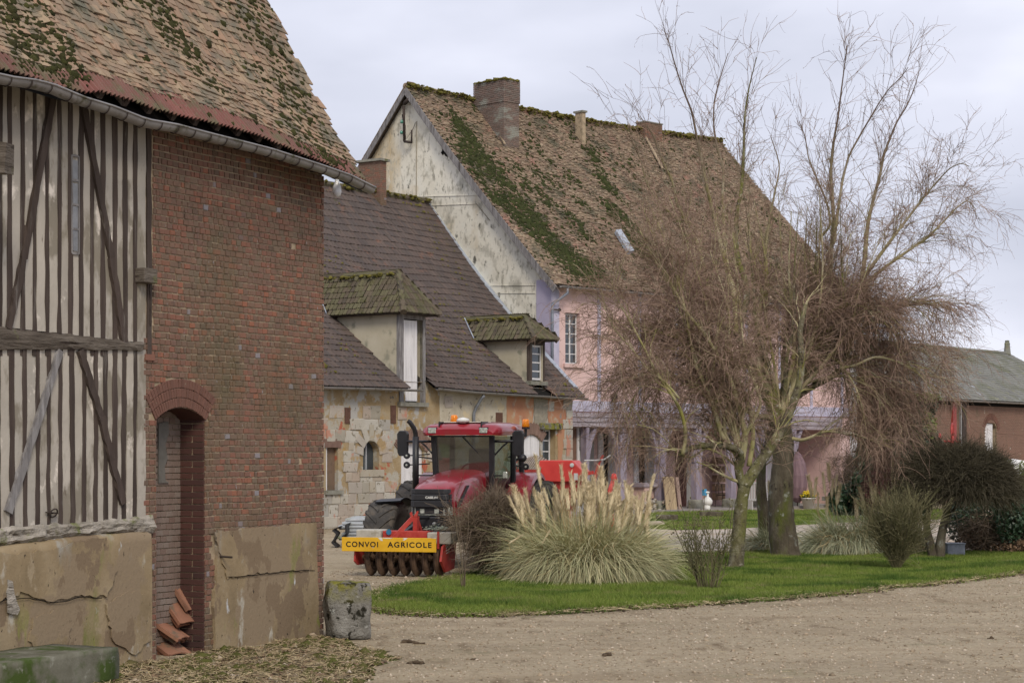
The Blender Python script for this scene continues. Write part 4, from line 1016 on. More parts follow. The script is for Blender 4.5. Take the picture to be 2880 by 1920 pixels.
# ---- wing roof
vs_ = np.linspace(VE, RW, 30)
G = np.array([[(u0_ + 0*v, v, roofW(u0_, v)[2]-.06) for u0_ in np.sort(np.concatenate([np.linspace(ULW, uendW(v)-.03, 36), [D1['u0'], D1['u1'], D2['u0'], D2['u1']]]))] for v in vs_]); DECKG = G
b = MB(); b.add([tuple(G[-1,0]), tuple(G[-1,-1]), (2.2,16,4.6), (ULW,16,4.6)], [[0,1,2,3]]); b.obj('rear_roof', M_btile, wing)
def v_at_z(u, z):
    vv = np.linspace(VE, RW, 400); zz = roofW(np.full(400, u), vv)[:, 2]; return float(np.interp(z, zz, vv))
M_cheek = stuffmat('dormer_plaster', [(.37,.335,.25), (.44,.40,.31), (.49,.45,.36)], 1.2, 5, .95, .15, .3, 20, .01, layers=[((.27,.26,.20), 2, .56, .66, (1,1,1))])
def build_dormer(D, low, winkind):
    u0_, u1_, zt_, uc_, vp, zr_ = D['u0'], D['u1'], D['zt'], D['uc'], D['vp'], D['zr']
    dm = MB(); vb = v_at_z(u0_, zt_)
    vv = np.linspace(0, vb, 8); zz = [float(roofW(u0_, v)[2]) for v in vv]
    for s, uu_ in ((1, u0_), (-1, u1_)):
        poly = [(0, zt_)] + [(0, min(zt_, zz[0]))] + [(v, z) for v, z in zip(vv[1:], zz[1:])]
        dm.prism(poly, .12*s if s > 0 else -.12, 'x', uu_)
    root = dm.obj('dormer', M_cheek, wing)
    pw = .20 if winkind == 'shutter' else .13
    m = MB(); m.box(u0_-.02, u0_+pw, -.03, .1, low, zt_); m.box(u1_-pw*.6, u1_+.02, -.03, .1, low, zt_); m.box(u0_+pw, u1_-pw*.6, -.02, .1, zt_-.16, zt_); m.obj('frame', M_oakgrey if winkind == 'shutter' else M_oak, root)
    a, c = u0_+pw, u1_-pw*.6
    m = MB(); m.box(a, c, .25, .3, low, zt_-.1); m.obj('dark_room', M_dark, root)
    if winkind == 'shutter':
        n_ = 5; w_ = (c-a)*.74/n_
        for k in range(n_): q = MB(); q.box(a+.02+k*w_, a+.02+(k+1)*w_-.008, .02, .05, low+.04, zt_-.2); q.obj('board', M_whitewood, root)
    else: window(root, a+.01, c-.01, low+.05, zt_-.17, .06, 1, 4, .07)
    m = MB(); m.box(u0_-.1, u1_+.06, -.14, .1, low-.14, low); m.obj('sill', M_conc, root)
    ov, of = .30, .42; ze_ = zt_ - .03
    A = (u0_-ov, -of, ze_); Bp = (u1_+ov, -of, ze_); Pk = (uc_, vp, zr_)
    R_ = (uc_, v_at_z(uc_, zr_)+.05, zr_); A2 = (u0_-ov, v_at_z(u0_-ov, ze_)+.05, ze_); B2 = (u1_+ov, v_at_z(u1_+ov, ze_)+.05, ze_)
    m = MB(); m.add([A, Bp, Pk, R_, A2, B2], [[0,1,2],[4,0,2,3],[1,5,3,2],[0,4,5,1]]); m.obj('roof_deck', M_oak, root)
    slope_tiles('roof_tile', root, A2, A, Pk, R_, .30, .17, M_mtile, .05, 70, RT)
    slope_tiles('roof_tile', root, A, Bp, Pk, Pk, .30, .17, M_mtile, .05, 40, RT)
    slope_tiles('roof_tile', root, Bp, B2, R_, Pk, .30, .17, M_mtile, .05, 10, RT)
    for p, q in ((A, Pk), (Bp, Pk), (Pk, R_)):
        p, q = np.array(p), np.array(q); n_ = max(2, int(np.linalg.norm(q-p)/.42)); 
        for k in range(n_):
            s0, s1 = p+(q-p)*k/n_, p+(q-p)*(k+1.12)/n_; m = MB(); m.tube([s0+[0,0,.04], s1+[0,0,.055]], [.12, .105], 8); m.obj('ridge_tile', M_mtile, root)
    m = MB(); p = np.array(A2)+np.array([-.10,0,.05]); q = np.array(R_)+np.array([-.1,0,.02]); m.beam(p, q, .22, .03, 3, .005, up=(1,0,.6)); m.obj('flashing', M_lead, root)
    P = np.array([np.array(R_)+(np.array(Pk)-np.array(R_))*rng.random() + np.array([rng.normal(-.12,.12), 0, .03-abs(rng.normal(0,.05))]) for _ in range(130)])
    clumps('ridge_moss', P, (0,0,1), rng.gamma(3, .014, len(P))+.015, M_mossy, root, .6)
low1 = WZ(1160, 1131); low2 = WZ(1510, 1072)
build_dormer(D1, low1, 'shutter'); build_dormer(D2, low2, 'window')
def in_dormer(u, v):
    for D in (D1, D2):
        if D['u0']-.02 < u < D['u1']+.02 and v < v_at_z(u, D['zt'])-.05: return True
        if D['u0'] < u < D['u1'] and v < v_at_z(u, D['zr'])-.25 and abs(u-D['uc']) < (D['u1']-D['u0'])/2*max(0, (D['zr']-float(roofW(u, v)[2]))/(D['zr']-D['zt'])): return True
    return False
b = MB()
for i in range(29):
    for j in range(39):
        q = [DECKG[i,j], DECKG[i,j+1], DECKG[i+1,j+1], DECKG[i+1,j]]; c = sum(q)/4
        if not (D1['u0'] < c[0] < D1['u1'] and c[1] < 1.2): b.add(q, [[0,1,2,3]])
b.obj('roof_boarding', M_dark, wing)
Ms = []; slopeL = math.hypot(RW-VE, ZRW-4.4); EX = .345; n_r = int(slopeL/EX)
for r_ in range(n_r):
    v = VE - .05 + (RW-VE)*r_/n_r; v2 = v + (RW-VE)/n_r*1.25
    u = ULW + (0.11 if r_ % 2 else 0)
    ue = uendW(v)
    while u + .2 < ue + .05:
        ww = .215
        if not in_dormer(u+ww/2, v+.1):
            p0, p1, p2 = roofW(u, v), roofW(u+ww, v), roofW(u, v2); x_, y_ = p1-p0, p2-p0; n_ = np.cross(x_, y_); n_ /= np.linalg.norm(n_)
            Ms.append(mat34(x_*.985+n_*rng.normal(0,.004), y_-n_*.03, n_*.034, p0+n_*(.02+rng.normal(0,.004))))
        u += ww
pieces('roof_tile', wing, Ms, RT, M_btile, None)
n_ = 40
for k in range(n_):                                                                   # ridge tiles
    u0_ = ULW + (uendW(RW)-ULW)*k/n_; u1_ = u0_ + (uendW(RW)-ULW)/n_*1.08; b = MB(); b.tube([(u0_, RW, ZRW+.02), (u1_, RW, ZRW+.04)], [.15, .135], 8); b.obj('ridge_tile', M_mtile, wing)
P = np.stack([rng.uniform(ULW, 2.1, 700), RW+rng.normal(-.1,.12,700), ZRW+.13-np.abs(rng.normal(0,.08,700))], 1); clumps('ridge_moss', P, (0,0,1), rng.gamma(3,.014,700)+.014, M_mossy, wing, .6)
# scattered moss between the rows
n = 5000; u = rng.uniform(ULW, 1.5, n); v = VE + (RW-VE)*(rng.integers(0, n_r, n)/n_r) - .02
q = np.array([mnoise.fractal(Vector((a*.45, c*.5, 7.7)), .8, 2.0, 3) for a, c in zip(u, v)]); keep = (q > .13) & (u < uendW(v)-.1) & (rng.random(n) < .8)
keep &= np.array([not in_dormer(a, c) for a, c in zip(u, v)])
u, v = u[keep], v[keep]; clumps('moss', roofW(u, v)+np.array([0,-.02,.06]), (0,-.7,.7), rng.gamma(2,.011,len(u))+.012, M_mossy, wing, .7)
# gutters, downpipe, verge and flashing against the big gable
g1 = [(u, -.42, float(zeW(u))-.06) for u in np.linspace(ULW, gutW(1186,1095)[0]-.01, 14)]; tube_gutter(wing, g1)
g2 = [(u, -.42, float(zeW(u))-.06) for u in np.linspace(gutW(1228,1090)[0]+.02, .4, 14)]; tube_gutter(wing, g2)
p = gutW(1362, 1107); a = WF.hit(1326, 1150); b = MB(); b.tube([(p[0], -.42, p[1]-.05), (p[0]-.05, -.35, p[1]-.15), (a[0]+.1, -.12, a[1]+.05), (a[0], -.10, a[1]-.15), (a[0], -.10, .1)], .055, 8); b.obj('downpipe', plain('grey_pipe', (.13,.14,.16), .5, .4), wing, True)
b = MB(); q = [(uendW(v)+.02, v, float(roofW(uendW(v)-.1, v)[2])+.05) for v in np.linspace(.0, RW, 14)]
for i in range(13): b.beam(q[i], q[i+1], .26, .035, 1, 0, up=(0,-.7,.7))
b.obj('flashing', M_lead, wing)
q = [(uendW(v)+.05, v, float(roofW(uendW(v)-.1, v)[2])-.05) for v in np.linspace(VE, 1.3, 5)]; b = MB()
for i in range(4): b.beam(q[i], q[i+1], .05, .18, 1, 0, up=(0,-.7,.7))
b.obj('verge_board', M_oakgrey, wing)
# wing chimney on the ridge
cw = WF.hits(1070, 600, float(roofW(-6, 6)[2])-6*.92, .92)
ca = WF.hitu(1070, 500, 0) 
uc_ = None
vch = RW-.55; uch = WF.hit(1070, 520, vch-.0)[0]; wv_ = abs(WF.hitu(1008, 520, uch)[0]-vch); wu_ = abs(WF.hit(1087, 520, vch)[0]-uch)
ring_chimney('chimney', wing, uch+wu_/2, vch+wv_/2, wu_, wv_, float(roofW(uch, vch)[2])-1.2, WF.hit(1070, 452, vch)[1], M_brick, head=.0)
zc1 = WF.hit(1070, 452, vch)[1]; b = MB(); b.box(uch-.1, uch+wu_+.1, vch-.1, vch+wv_+.1, zc1, zc1+.09); b.obj('chimney_slab', M_conc, wing)
b = MB()
for (x, y) in ((uch+.08, vch+.08), (uch+wu_-.08, vch+.08), (uch+.08, vch+wv_-.08), (uch+wu_-.08, vch+wv_-.08)): b.box(x-.06, x+.06, y-.06, y+.06, zc1-.45, zc1)
b.obj('chimney_pots_pier', M_brick, wing)

# ================================================================= the farmhouse
HF = Frame((1.47, 73.7), (.711, .703))
house = thing('farmhouse', 'tall farmhouse with a cream gable, pink and lilac front and steep mossy tiled roof', 'house', tuple(HF.O), HF.ang)
HL = 19.6; HRV = 7.94; VEH = -.45; ZEH = HF.hit(1560, 800, -.45)[1]; ZRH = 17.15; HW = 15.9
hz = lambda px, py, v=0: HF.hit(px, py, v)[1]; hu = lambda px, v=0: HF.hit(px, 1270, v)[0]
def roofH(u, v):
    u, v = np.broadcast_arrays(np.asarray(u, float), np.asarray(v, float)); f = (v-VEH)/(HRV-VEH)
    z = ZEH + (ZRH-ZEH)*f - .22*np.sin(np.pi*np.clip(f,0,1)) + .06*np.sin(u*.6+v*.5)*np.sin(np.pi*np.clip(f,0,1)) - .16*np.sin(np.pi*np.clip(u/HL,0,1))*f
    return np.stack([u, v, z], -1)
M_gable = stuffmat('stained_cream_plaster', [(.58,.545,.455), (.68,.65,.56), (.73,.70,.62)], .5, 7, .95, .15, .4, 10, .02, layers=[
    ((.50,.41,.27), .35, .55, .68, (1,1,.6)), ((.13,.125,.105), 2.6, .61, .68, (1,1,.7)), ((.36,.345,.29), .8, .57, .70, (1,1,1.0)), ((.36,.34,.28), 5, .52, .66, (1,1,.5)), ((.68,.66,.58), 1.2, .56, .66, (1,1,1)), ((.12,.12,.10), 9, .62, .72, (1,1,.6))], bdet=5)
M_pink = stuffmat('pink_render', [(.55,.385,.365), (.61,.435,.415), (.65,.475,.455)], .6, 5, .95, .15, .25, 20, .008, layers=[((.58,.40,.31), .7, .55, .7, (1,1,1)), ((.50,.36,.34), 3, .62, .74, (1,1,.3))])
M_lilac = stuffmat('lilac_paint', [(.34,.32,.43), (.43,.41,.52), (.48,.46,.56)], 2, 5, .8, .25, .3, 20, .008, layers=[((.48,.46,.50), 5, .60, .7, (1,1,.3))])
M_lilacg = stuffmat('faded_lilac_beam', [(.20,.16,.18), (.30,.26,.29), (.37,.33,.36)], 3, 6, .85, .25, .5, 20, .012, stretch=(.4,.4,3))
b = MB(); gz = lambda v: float(roofH(.1, v)[2])-.12
poly = [(0, 0), (HW, 0), (HW, ZEH+.3)] + [(v, gz(v)) for v in np.linspace(HRV, 0, 8)]
poly2 = [(HW-v if False else v, z) for v, z in poly]
b.prism(poly2, .35, 'x', 0.0); gab = b.obj('gable_wall', M_gable, house)
b = MB(); b.prism(poly2, .3, 'x', HL-.35); b.obj('gable_wall', M_pink, house)
H_w1 = (hu(1590), hu(1631), hz(1610,1023), hz(1610,880)); H_por = (.36, HL-1.2, 0, hz(1650,1200))
H_w2 = (hu(2276)-.1, hu(2300)+.1, 1.0, hz(2288,1262))
b = MB(); wall_holes(b, .36, HL-.36, 0, ZEH+.25, [H_w1, (H_por[0], H_por[1], H_por[2], H_por[3], 2.4)], .002, .28); b.obj('front_wall', M_pink, house)
b = MB(); b.box(0.3, HL-.3, HW-.3, HW, 0, ZEH); b.box(.36, HL-.3, 2.6, 2.7, 0, ZEH+.2); b.obj('rear_wall', M_pink, house)
# roof deck + tiles
G = np.array([[roofH(u, v)-[0,0,.05] for u in np.linspace(-.28, HL+.22, 30)] for v in np.linspace(VEH, HRV, 24)]); b = MB(); b.grid(G); b.obj('roof_boarding', M_dark, house)
b = MB(); b.grid(np.array([[(u, HRV, float(roofH(u,HRV)[2])) for u in (-.28, HL+.22)], [(u, 2*HRV+.45, ZEH) for u in (-.28, HL+.22)]])); b.obj('rear_roof', M_htile, house)
chs = []
EXH = .102; n_r = int(math.hypot(HRV-VEH, ZRH-ZEH)/EXH); rr = []; 
for r_ in range(n_r):
    v = VEH + (HRV-VEH)*r_/n_r; us_ = np.arange(-.30 + (.09 if r_ % 2 else 0), HL+.15, .165); rr.append(np.stack([us_ + rng.normal(0,.006,len(us_)), np.full(len(us_), v)+rng.normal(0,.004,len(us_))], 1))
rr = np.concatenate(rr); uu, vv = rr[:, 0], rr[:, 1]; dv = (HRV-VEH)/n_r*1.35
P0, P1, P2 = roofH(uu, vv), roofH(uu+.160, vv), roofH(uu, vv+dv); X, Y = P1-P0, P2-P0; N = np.cross(X, Y); N /= np.linalg.norm(N, axis=1, keepdims=True)
lf = .04 + rng.normal(0, .010, (len(uu), 1)); X = X + N*rng.normal(0,.010,(len(uu),1)) + Y*rng.normal(0,.05,(len(uu),1))
Ms = np.stack([X, Y - N*lf*.7, N*rng.uniform(.018,.030,(len(uu),1)), P0 + N*lf], 2)
pieces('roof_tile', house, Ms, TT, M_htile, None)
for k in range(48):
    u0_ = -.3 + (HL+.5)*k/48; zz = float(roofH(u0_, HRV)[2]); z2 = float(roofH(u0_+.4, HRV)[2]); b = MB(); b.tube([(u0_, HRV, zz+.02), (u0_+.45, HRV, z2+.05)], [.15, .13], 8); b.obj('ridge_tile', M_htile, house)
n = 1800; u = rng.uniform(-.3, HL+.2, n); P = roofH(u, np.full(n, HRV)) + np.stack([np.zeros(n), rng.normal(-.12,.1,n), .14-np.abs(rng.normal(0,.1,n))], 1); clumps('ridge_moss', P, (0,0,1), rng.gamma(3,.014,n)+.012, M_mossy, house, .6)
# moss streaks running down the slope, measured bands (start px, end px at the eave)
def hroof(px, py):
    p = HF.hits(px, py, ZEH - VEH*(ZRH-ZEH)/(HRV-VEH) - .15, (ZRH-ZEH)/(HRV-VEH)); return p[0], p[1]
bands = [((1290,355),(1600,750),.62,1.0), ((1400,560),(1640,770),.75,1.1), ((1660,430),(1800,700),.42,1.0), ((1720,560),(1770,660),.7,1.0), ((1560,420),(1640,560),.3,.35), ((1300,380),(1340,470),.7,.6), ((1550,500),(1620,640),.5,.25), ((1480,420),(1540,560),.3,.3)]
n = 80000; u = rng.uniform(-.2, HL, n); v = rng.uniform(VEH, HRV-.1, n)
pr = np.zeros(n)
for (a, c, w_, st_) in bands:
    a, c = np.array(hroof(*a)), np.array(hroof(*c)); d = c-a; L2 = d@d
    tt = ((u-a[0])*d[0] + (v-a[1])*d[1])/L2; tc = np.clip(tt, 0, 1); dist = np.hypot(u-(a[0]+tc*d[0]), v-(a[1]+tc*d[1]))
    pr = np.maximum(pr, st_*np.exp(-(dist/(w_*(.5+.7*tc)))**2))
q = np.array([mnoise.fractal(Vector((a*1.1+c*.4, c*.8, 2.7)), .7, 2.0, 4) for a, c in zip(u, v)])
keep = rng.random(n) < np.clip(pr*np.clip(.75+q*1.7, 0, 1)*1.2 + np.clip(q-.22, 0, 1)*.45 + .012, 0, 1)
u, v = u[keep], v[keep]; v = np.round((v-VEH)/((HRV-VEH)/n_r))*((HRV-VEH)/n_r)+VEH
clumps('moss', roofH(u, v)+np.array([0,-.03,.05]), (0,-.7,.75), rng.gamma(3,.013,len(u))+.013, M_ivy_moss, house, .5)
# bargeboards on the near gable
b = MB(); q = [(-.30, v, float(roofH(0, v)[2])-.13) for v in np.linspace(VEH-.05, HRV, 9)]
for i in range(8): b.beam(q[i], q[i+1], .04, .26, 1, 0, up=(0,-.7,.7))
b.obj('bargeboard', M_oakgrey, house)
b = MB(); q = [(-.30, HRV, float(roofH(0,HRV)[2])-.10), (-.30, 2*HRV+.4, ZEH-.10)]; b.beam(q[0], q[1], .04, .26, 1, 0, up=(0,.7,.7)); b.obj('bargeboard', M_oakgrey, house)
Ms = []
for k in range(70):
    f = k/70; p = np.array([-.33, HRV+(HRV+.5)*f, float(roofH(0,HRV)[2])+(ZEH-float(roofH(0,HRV)[2]))*f+.02]); Ms.append(mat34(np.array([.35,0,0]), np.array([0,-.17,.18]), np.array([0,.015,.02])*1.2, p))
pieces('roof_tile', house, Ms, TT, M_htile, None, n_parts=70)
# gable details: render lines, wires bracket, dark hole
def gx(px, py, u=-.004): return HF.hitu(px, py, u)
M_gline = plain('render_edge', (.30,.27,.21), .95, .1)
for (p, q) in (((1176,553),(1340,549)), ((1210,578),(1340,573)), ((1380,803),(1505,802)), ((1400,824),(1505,824)), ((1172,342),(1171,560)), ((1340,573),(1378,620))):
    a, c = gx(*p), gx(*q); b = MB(); b.beam((-.012, a[0], a[1]), (-.012, c[0], c[1]), .03, .025, 1, 0, up=(1,0,0)); b.obj('render_joint', M_gable if abs(p[1]-q[1]) < 9 else M_gline, house)
a, c, d = gx(1148,300), gx(1150,400), gx(1168,402); b = MB()
b.tube([(-.25, a[0], a[1]), (-.25, c[0], c[1])], .055, 6); b.tube([(-.25, c[0], c[1]), (-.2, d[0], d[1])], .06, 6); b.tube([(-.2, d[0], d[1]), (-.2, d[0], d[1]+.5)], .035, 6)
a2 = gx(1165,290); b.tube([(-.2, a[0], a[1]+.1), (-.25, a2[0], a2[1]+.15)], .09, 6); b.obj('cable_bracket', M_iron, house, True)
b = MB()
for k in range(3):
    pts = [(-.28-.02*k, gx(1145+2*k,325)[0], gx(1145,325)[1]), (-.33, gx(1152+3*k,360)[0], gx(1150,360)[1]), (-.28, gx(1156,395)[0], gx(1156,395)[1]), (-.1, gx(1166,370)[0], gx(1166,365)[1]), (-.05, gx(1171,345)[0], gx(1171,345)[1])]
    b.tube(pts, .012, 4)
b.obj('hanging_wires', M_iron, house, True)
for (x, y) in ((1147,345),(1146,375)):
    p = gx(x, y); b = MB(); b.lathe([(.0,-.08),(.06,-.07),(.07,0),(.045,.05),(.0,.08)], (-.33, p[0], p[1]), 10); b.obj('insulator', plain('green_glass', (.06,.20,.15), .2, .6) if 'green_glass' not in bpy.data.materials else bpy.data.materials['green_glass'], house, True)
a = gx(1258, 422); P = np.array([(-.02, a[0]+rng.normal(0,.08), a[1]+rng.normal(0,.10)) for _ in range(40)]); clumps('nest_hole', P, (-1,0,0), .10, M_dark, house)
# lilac corner strip and timbers
b = MB(); b.box(-.03, .42, -.03, .3, 0, ZEH+.1); b.obj('corner_post', M_lilac, house)
b = MB(); a = gx(1510, 900)[0]; b.box(-.035, .05, 0.0, a, 0, ZEH+.25); b.obj('corner_strip', stuffmat('blue_lilac_paint', [(.36,.33,.44), (.43,.39,.50)], 2, 5, .85, .2, .3, 20, .008), house)
zb0, zb1 = hz(1620,1156), hz(1620,1126)
tu = [hu(1684), hu(1798), hu(1902)]; sp = tu[2]-tu[1]
while tu[-1] + 2.2 < HL-.5: tu.append(tu[-1]+2.25)
for u in tu: b = MB(); b.box(u-.085, u+.085, -.035, .03, zb1, ZEH+.1); b.obj('timber', M_lilac, house)
b = MB(); b.box(HL-.5, HL, -.035, .3, 0, ZEH+.1); b.obj('corner_post', M_whitewood, house)
b = MB(); b.box(.3, HL-.2, -.06, .05, zb0, zb1); b.obj('bressummer', M_lilac, house)
z1_, z2_ = hz(1650,1200), hz(1650,1160); hh = (z2_-z1_)/3
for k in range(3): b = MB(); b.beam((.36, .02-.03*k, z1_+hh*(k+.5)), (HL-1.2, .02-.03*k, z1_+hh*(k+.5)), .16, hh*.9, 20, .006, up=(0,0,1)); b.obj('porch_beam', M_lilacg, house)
# porch posts with curved braces on pale blocks
posts = [hu(1652), hu(1752), hu(1863), hu(1965), hu(2062), hu(2148), hu(2232)]
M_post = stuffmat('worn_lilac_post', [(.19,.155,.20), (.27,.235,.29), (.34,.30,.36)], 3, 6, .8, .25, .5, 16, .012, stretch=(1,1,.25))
for i, u in enumerate(posts):
    wpp = .17 if i else .08
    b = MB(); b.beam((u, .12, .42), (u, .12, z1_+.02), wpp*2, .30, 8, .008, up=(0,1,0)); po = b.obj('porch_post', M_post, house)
    for s in ((-1, 1) if i else (1,)):
        b = MB(); pts = [(u+s*(wpp-.05), .12, z1_-1.35), (u+s*(wpp+.06), .12, z1_-.95), (u+s*(wpp+.20), .12, z1_-.5), (u+s*(wpp+.48), .12, z1_+.02)]
        for j in range(3): b.beam(pts[j], pts[j+1], .20-.02*j, .16, 1, .004, up=(0,1,0))
        b.obj('brace', M_post, po)
    if i: lump_box('post_base', M_conc, (.62, .5, .46), (u, .12, 0), 0, None, None, .02, 6, .14, parent=house)
b = MB(); b.box(.2, HL+.2, -1.0, 2.4, -.1, .10); b.obj('porch_floor', stuffmat('porch_slab', [(.20,.18,.17), (.29,.27,.26)], 3, 5, .9, .2, .4, 20, .01), house)
# porch back wall at v = 2.3
VB = 2.3
b = MB(); b.box(.36, HL-.4, VB, VB+.25, .1, z1_+.6); b.obj('porch_rear_wall', M_pink, house)
b = MB(); b.box(.36, HL-1.2, .2, VB, z1_+.55, z1_+.6); b.obj('porch_ceiling', M_oak, house)
M_greyw = stuffmat('grey_white_boards', [(.27,.26,.25), (.36,.35,.34), (.42,.41,.40)], 2, 5, .8, .2, .4, 20, .01, stretch=(1,1,.2))
def bp(x0, x1, z0_, z1__, mat, name, pr_=.04, vv=VB):
    a, c = hu(x0, vv), hu(x1, vv); m = MB(); m.box(a, c, vv-pr_, vv+.01, z0_, z1__); return m.obj(name, mat, house)
bp(1604,1621,.1,z1_+.3,M_brick,'brick_pier',.06,.5); s1 = bp(1622,1645,.1,z1_+.1,M_whitewood,'louvred_shutter',.05,.42)
a, c = hu(1622,.42), hu(1645,.42)
for k in range(9): m = MB(); zz = z1_-.15-k*.085; m.box(a+.07, c-.07, .34, .368, zz-.05, zz); m.obj('slat', M_greyw, s1)
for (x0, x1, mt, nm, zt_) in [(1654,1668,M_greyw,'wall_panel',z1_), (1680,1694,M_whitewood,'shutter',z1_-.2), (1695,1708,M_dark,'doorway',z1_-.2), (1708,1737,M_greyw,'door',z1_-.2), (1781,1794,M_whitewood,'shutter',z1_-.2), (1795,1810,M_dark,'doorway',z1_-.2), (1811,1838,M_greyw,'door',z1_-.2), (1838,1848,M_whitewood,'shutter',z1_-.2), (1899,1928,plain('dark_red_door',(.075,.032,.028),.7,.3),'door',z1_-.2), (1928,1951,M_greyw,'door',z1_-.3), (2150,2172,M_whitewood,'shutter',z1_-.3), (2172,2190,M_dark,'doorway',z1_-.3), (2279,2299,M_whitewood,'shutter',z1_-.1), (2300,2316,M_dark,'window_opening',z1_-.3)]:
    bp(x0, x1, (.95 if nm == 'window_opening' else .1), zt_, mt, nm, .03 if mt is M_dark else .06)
# first-floor window, pipe, lantern
a, c, d, e = H_w1; window(house, a+.02, c-.02, d, e-.02, .16, 2, 5, .055)
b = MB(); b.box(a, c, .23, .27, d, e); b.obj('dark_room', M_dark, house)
b = MB(); b.box(a-.12, c+.14, -.10, .25, d-.14, d); b.obj('window_sill', M_pink, house)
tube_gutter(house, [(u, VEH-.06, ZEH-.03) for u in np.linspace(.0, HL, 20)], .075)
a = HF.hit(1553, 860, -.10); b = MB(); b.tube([(a[0]+.42, VEH-.05, ZEH-.08), (a[0]+.42, VEH-.05, ZEH-.28), (a[0]+.2, -.28, ZEH-.52), (a[0]+.02, -.12, ZEH-.68), (a[0], -.11, ZEH-.95), (a[0], -.11, 4.0)], .055, 8); b.obj('downpipe', plain('blue_grey_pipe', (.20,.22,.27), .5, .4), house, True)
a = HF.hit(1556, 870, -.1); b = MB(); b.tube([(a[0], -.12, a[1]), (a[0]+.4, -.12, a[1])], .03, 6); b.tube([(a[0]+.32, -.12, a[1]+.06), (a[0]+.32, -.12, a[1]-.06)], .045, 6); b.obj('pipe_stub', M_iron, house)
a = HF.hit(1728, 1120, -.3); b = MB(); b.box(a[0]-.09, a[0]+.09, -.39, -.21, a[1]-.17, a[1]+.12); b.lathe([(.14,.12),(.02,.26)], (a[0], -.3, a[1]), 6); b.tube([(a[0]-.75, .0, a[1]+.28), (a[0], -.3, a[1]+.32), (a[0], -.3, a[1]+.2)], .018, 5); b.obj('wall_lantern', M_iron, house)
# skylight
p = [HF.hits(x, y, ZEH - VEH*(ZRH-ZEH)/(HRV-VEH) - .12, (ZRH-ZEH)/(HRV-VEH)) for x, y in ((1728,655),(1743,653),(1780,712),(1764,716))]
b = MB(); b.add([q + np.array([0,-.08,.12]) for q in p[::-1]] + [q for q in p[::-1]], [[0,1,2,3],[0,4,5,1],[1,5,6,2],[2,6,7,3],[3,7,4,0]]); b.obj('skylight', plain('skylight_glass', (.30,.33,.38), .2, .6), house)
# chimneys
def house_chim(xl, xm, xr, ytop, ybase, mat, mortar, head, name='chimney', slab=None, moss=True):
    bb_ = (ZRH-ZEH)/(HRV-VEH); aa_ = ZEH - VEH*bb_ - .2
    c0 = HF.hits(xm, ybase, aa_, bb_); u0_, v0_ = c0[0], c0[1]
    wv_ = abs(HF.hitu(xl, 1000, u0_)[0]-v0_); wu_ = abs(HF.hit(xr, 1000, v0_)[0]-u0_); z1__ = HF.hit(xm, ytop, v0_)[1]
    ch = ring_chimney(name, house, u0_+wu_/2, v0_+wv_/2, wu_, wv_, c0[2]-.4, z1__, mat, head=head, mortar=mortar)
    m = MB(); m.box(u0_-.03, u0_+wu_+.03, v0_-.03, v0_+wv_+.03, z1__, z1__+.05); m.obj('chimney_top', M_conc, ch)
    if moss:
        n = 260; P = np.stack([rng.uniform(u0_-.05, u0_+wu_+.05, n), rng.uniform(v0_-.05, v0_+wv_+.05, n), np.full(n, z1__+.05)], 1); clumps('chimney_moss', P, (0,0,1), rng.gamma(3,.02,n)+.02, M_mossy, ch, .5)
    return u0_, v0_, wu_, wv_, z1__
M_chb = stuffmat('sooty_brick', [(.115,.09,.078), (.165,.13,.112)], 1.2, 5, .9, .2, .5, 20, .01, rnd=[(.11,.085,.075), (.17,.115,.095), (.16,.14,.125), (.19,.125,.105), (.135,.118,.105)], rmix=.65, layers=[((.24,.24,.21), 1.0, .54, .64, (1,1,2))])
house_chim(1334, 1417, 1460, 224, 412, M_chb, None, .9)
house_chim(1789, 1815, 1863, 343, 400, M_brick, None, .0, moss=False)
bb_ = (ZRH-ZEH)/(HRV-VEH); c0 = HF.hits(1640, 408, ZEH-VEH*bb_-.2, bb_); b = MB(); zt_ = HF.hit(1640, 316, c0[1])[1]
b.box(c0[0]-.05, c0[0]+.16, c0[1], c0[1]+.42, c0[2]-.4, zt_); cc = b.obj('chimney', M_mortar, house); b = MB(); b.box(c0[0]-.10, c0[0]+.21, c0[1]-.06, c0[1]+.5, zt_, zt_+.08); b.obj('chimney_cap', M_conc, cc)
# pale mortar fillet running down beside the third chimney
for (p, q) in (((1789,345),(1862,478)), ((1335,265),(1418,410))):
    a, c = HF.hits(*p, ZEH-VEH*bb_-.1, bb_), HF.hits(*q, ZEH-VEH*bb_-.1, bb_); b = MB(); b.beam(a+[0,-.05,.06], c+[0,-.05,.06], .075, .05, 6, .01, up=(0,-.7,.7)); b.obj('mortar_fillet', M_mortar, house)

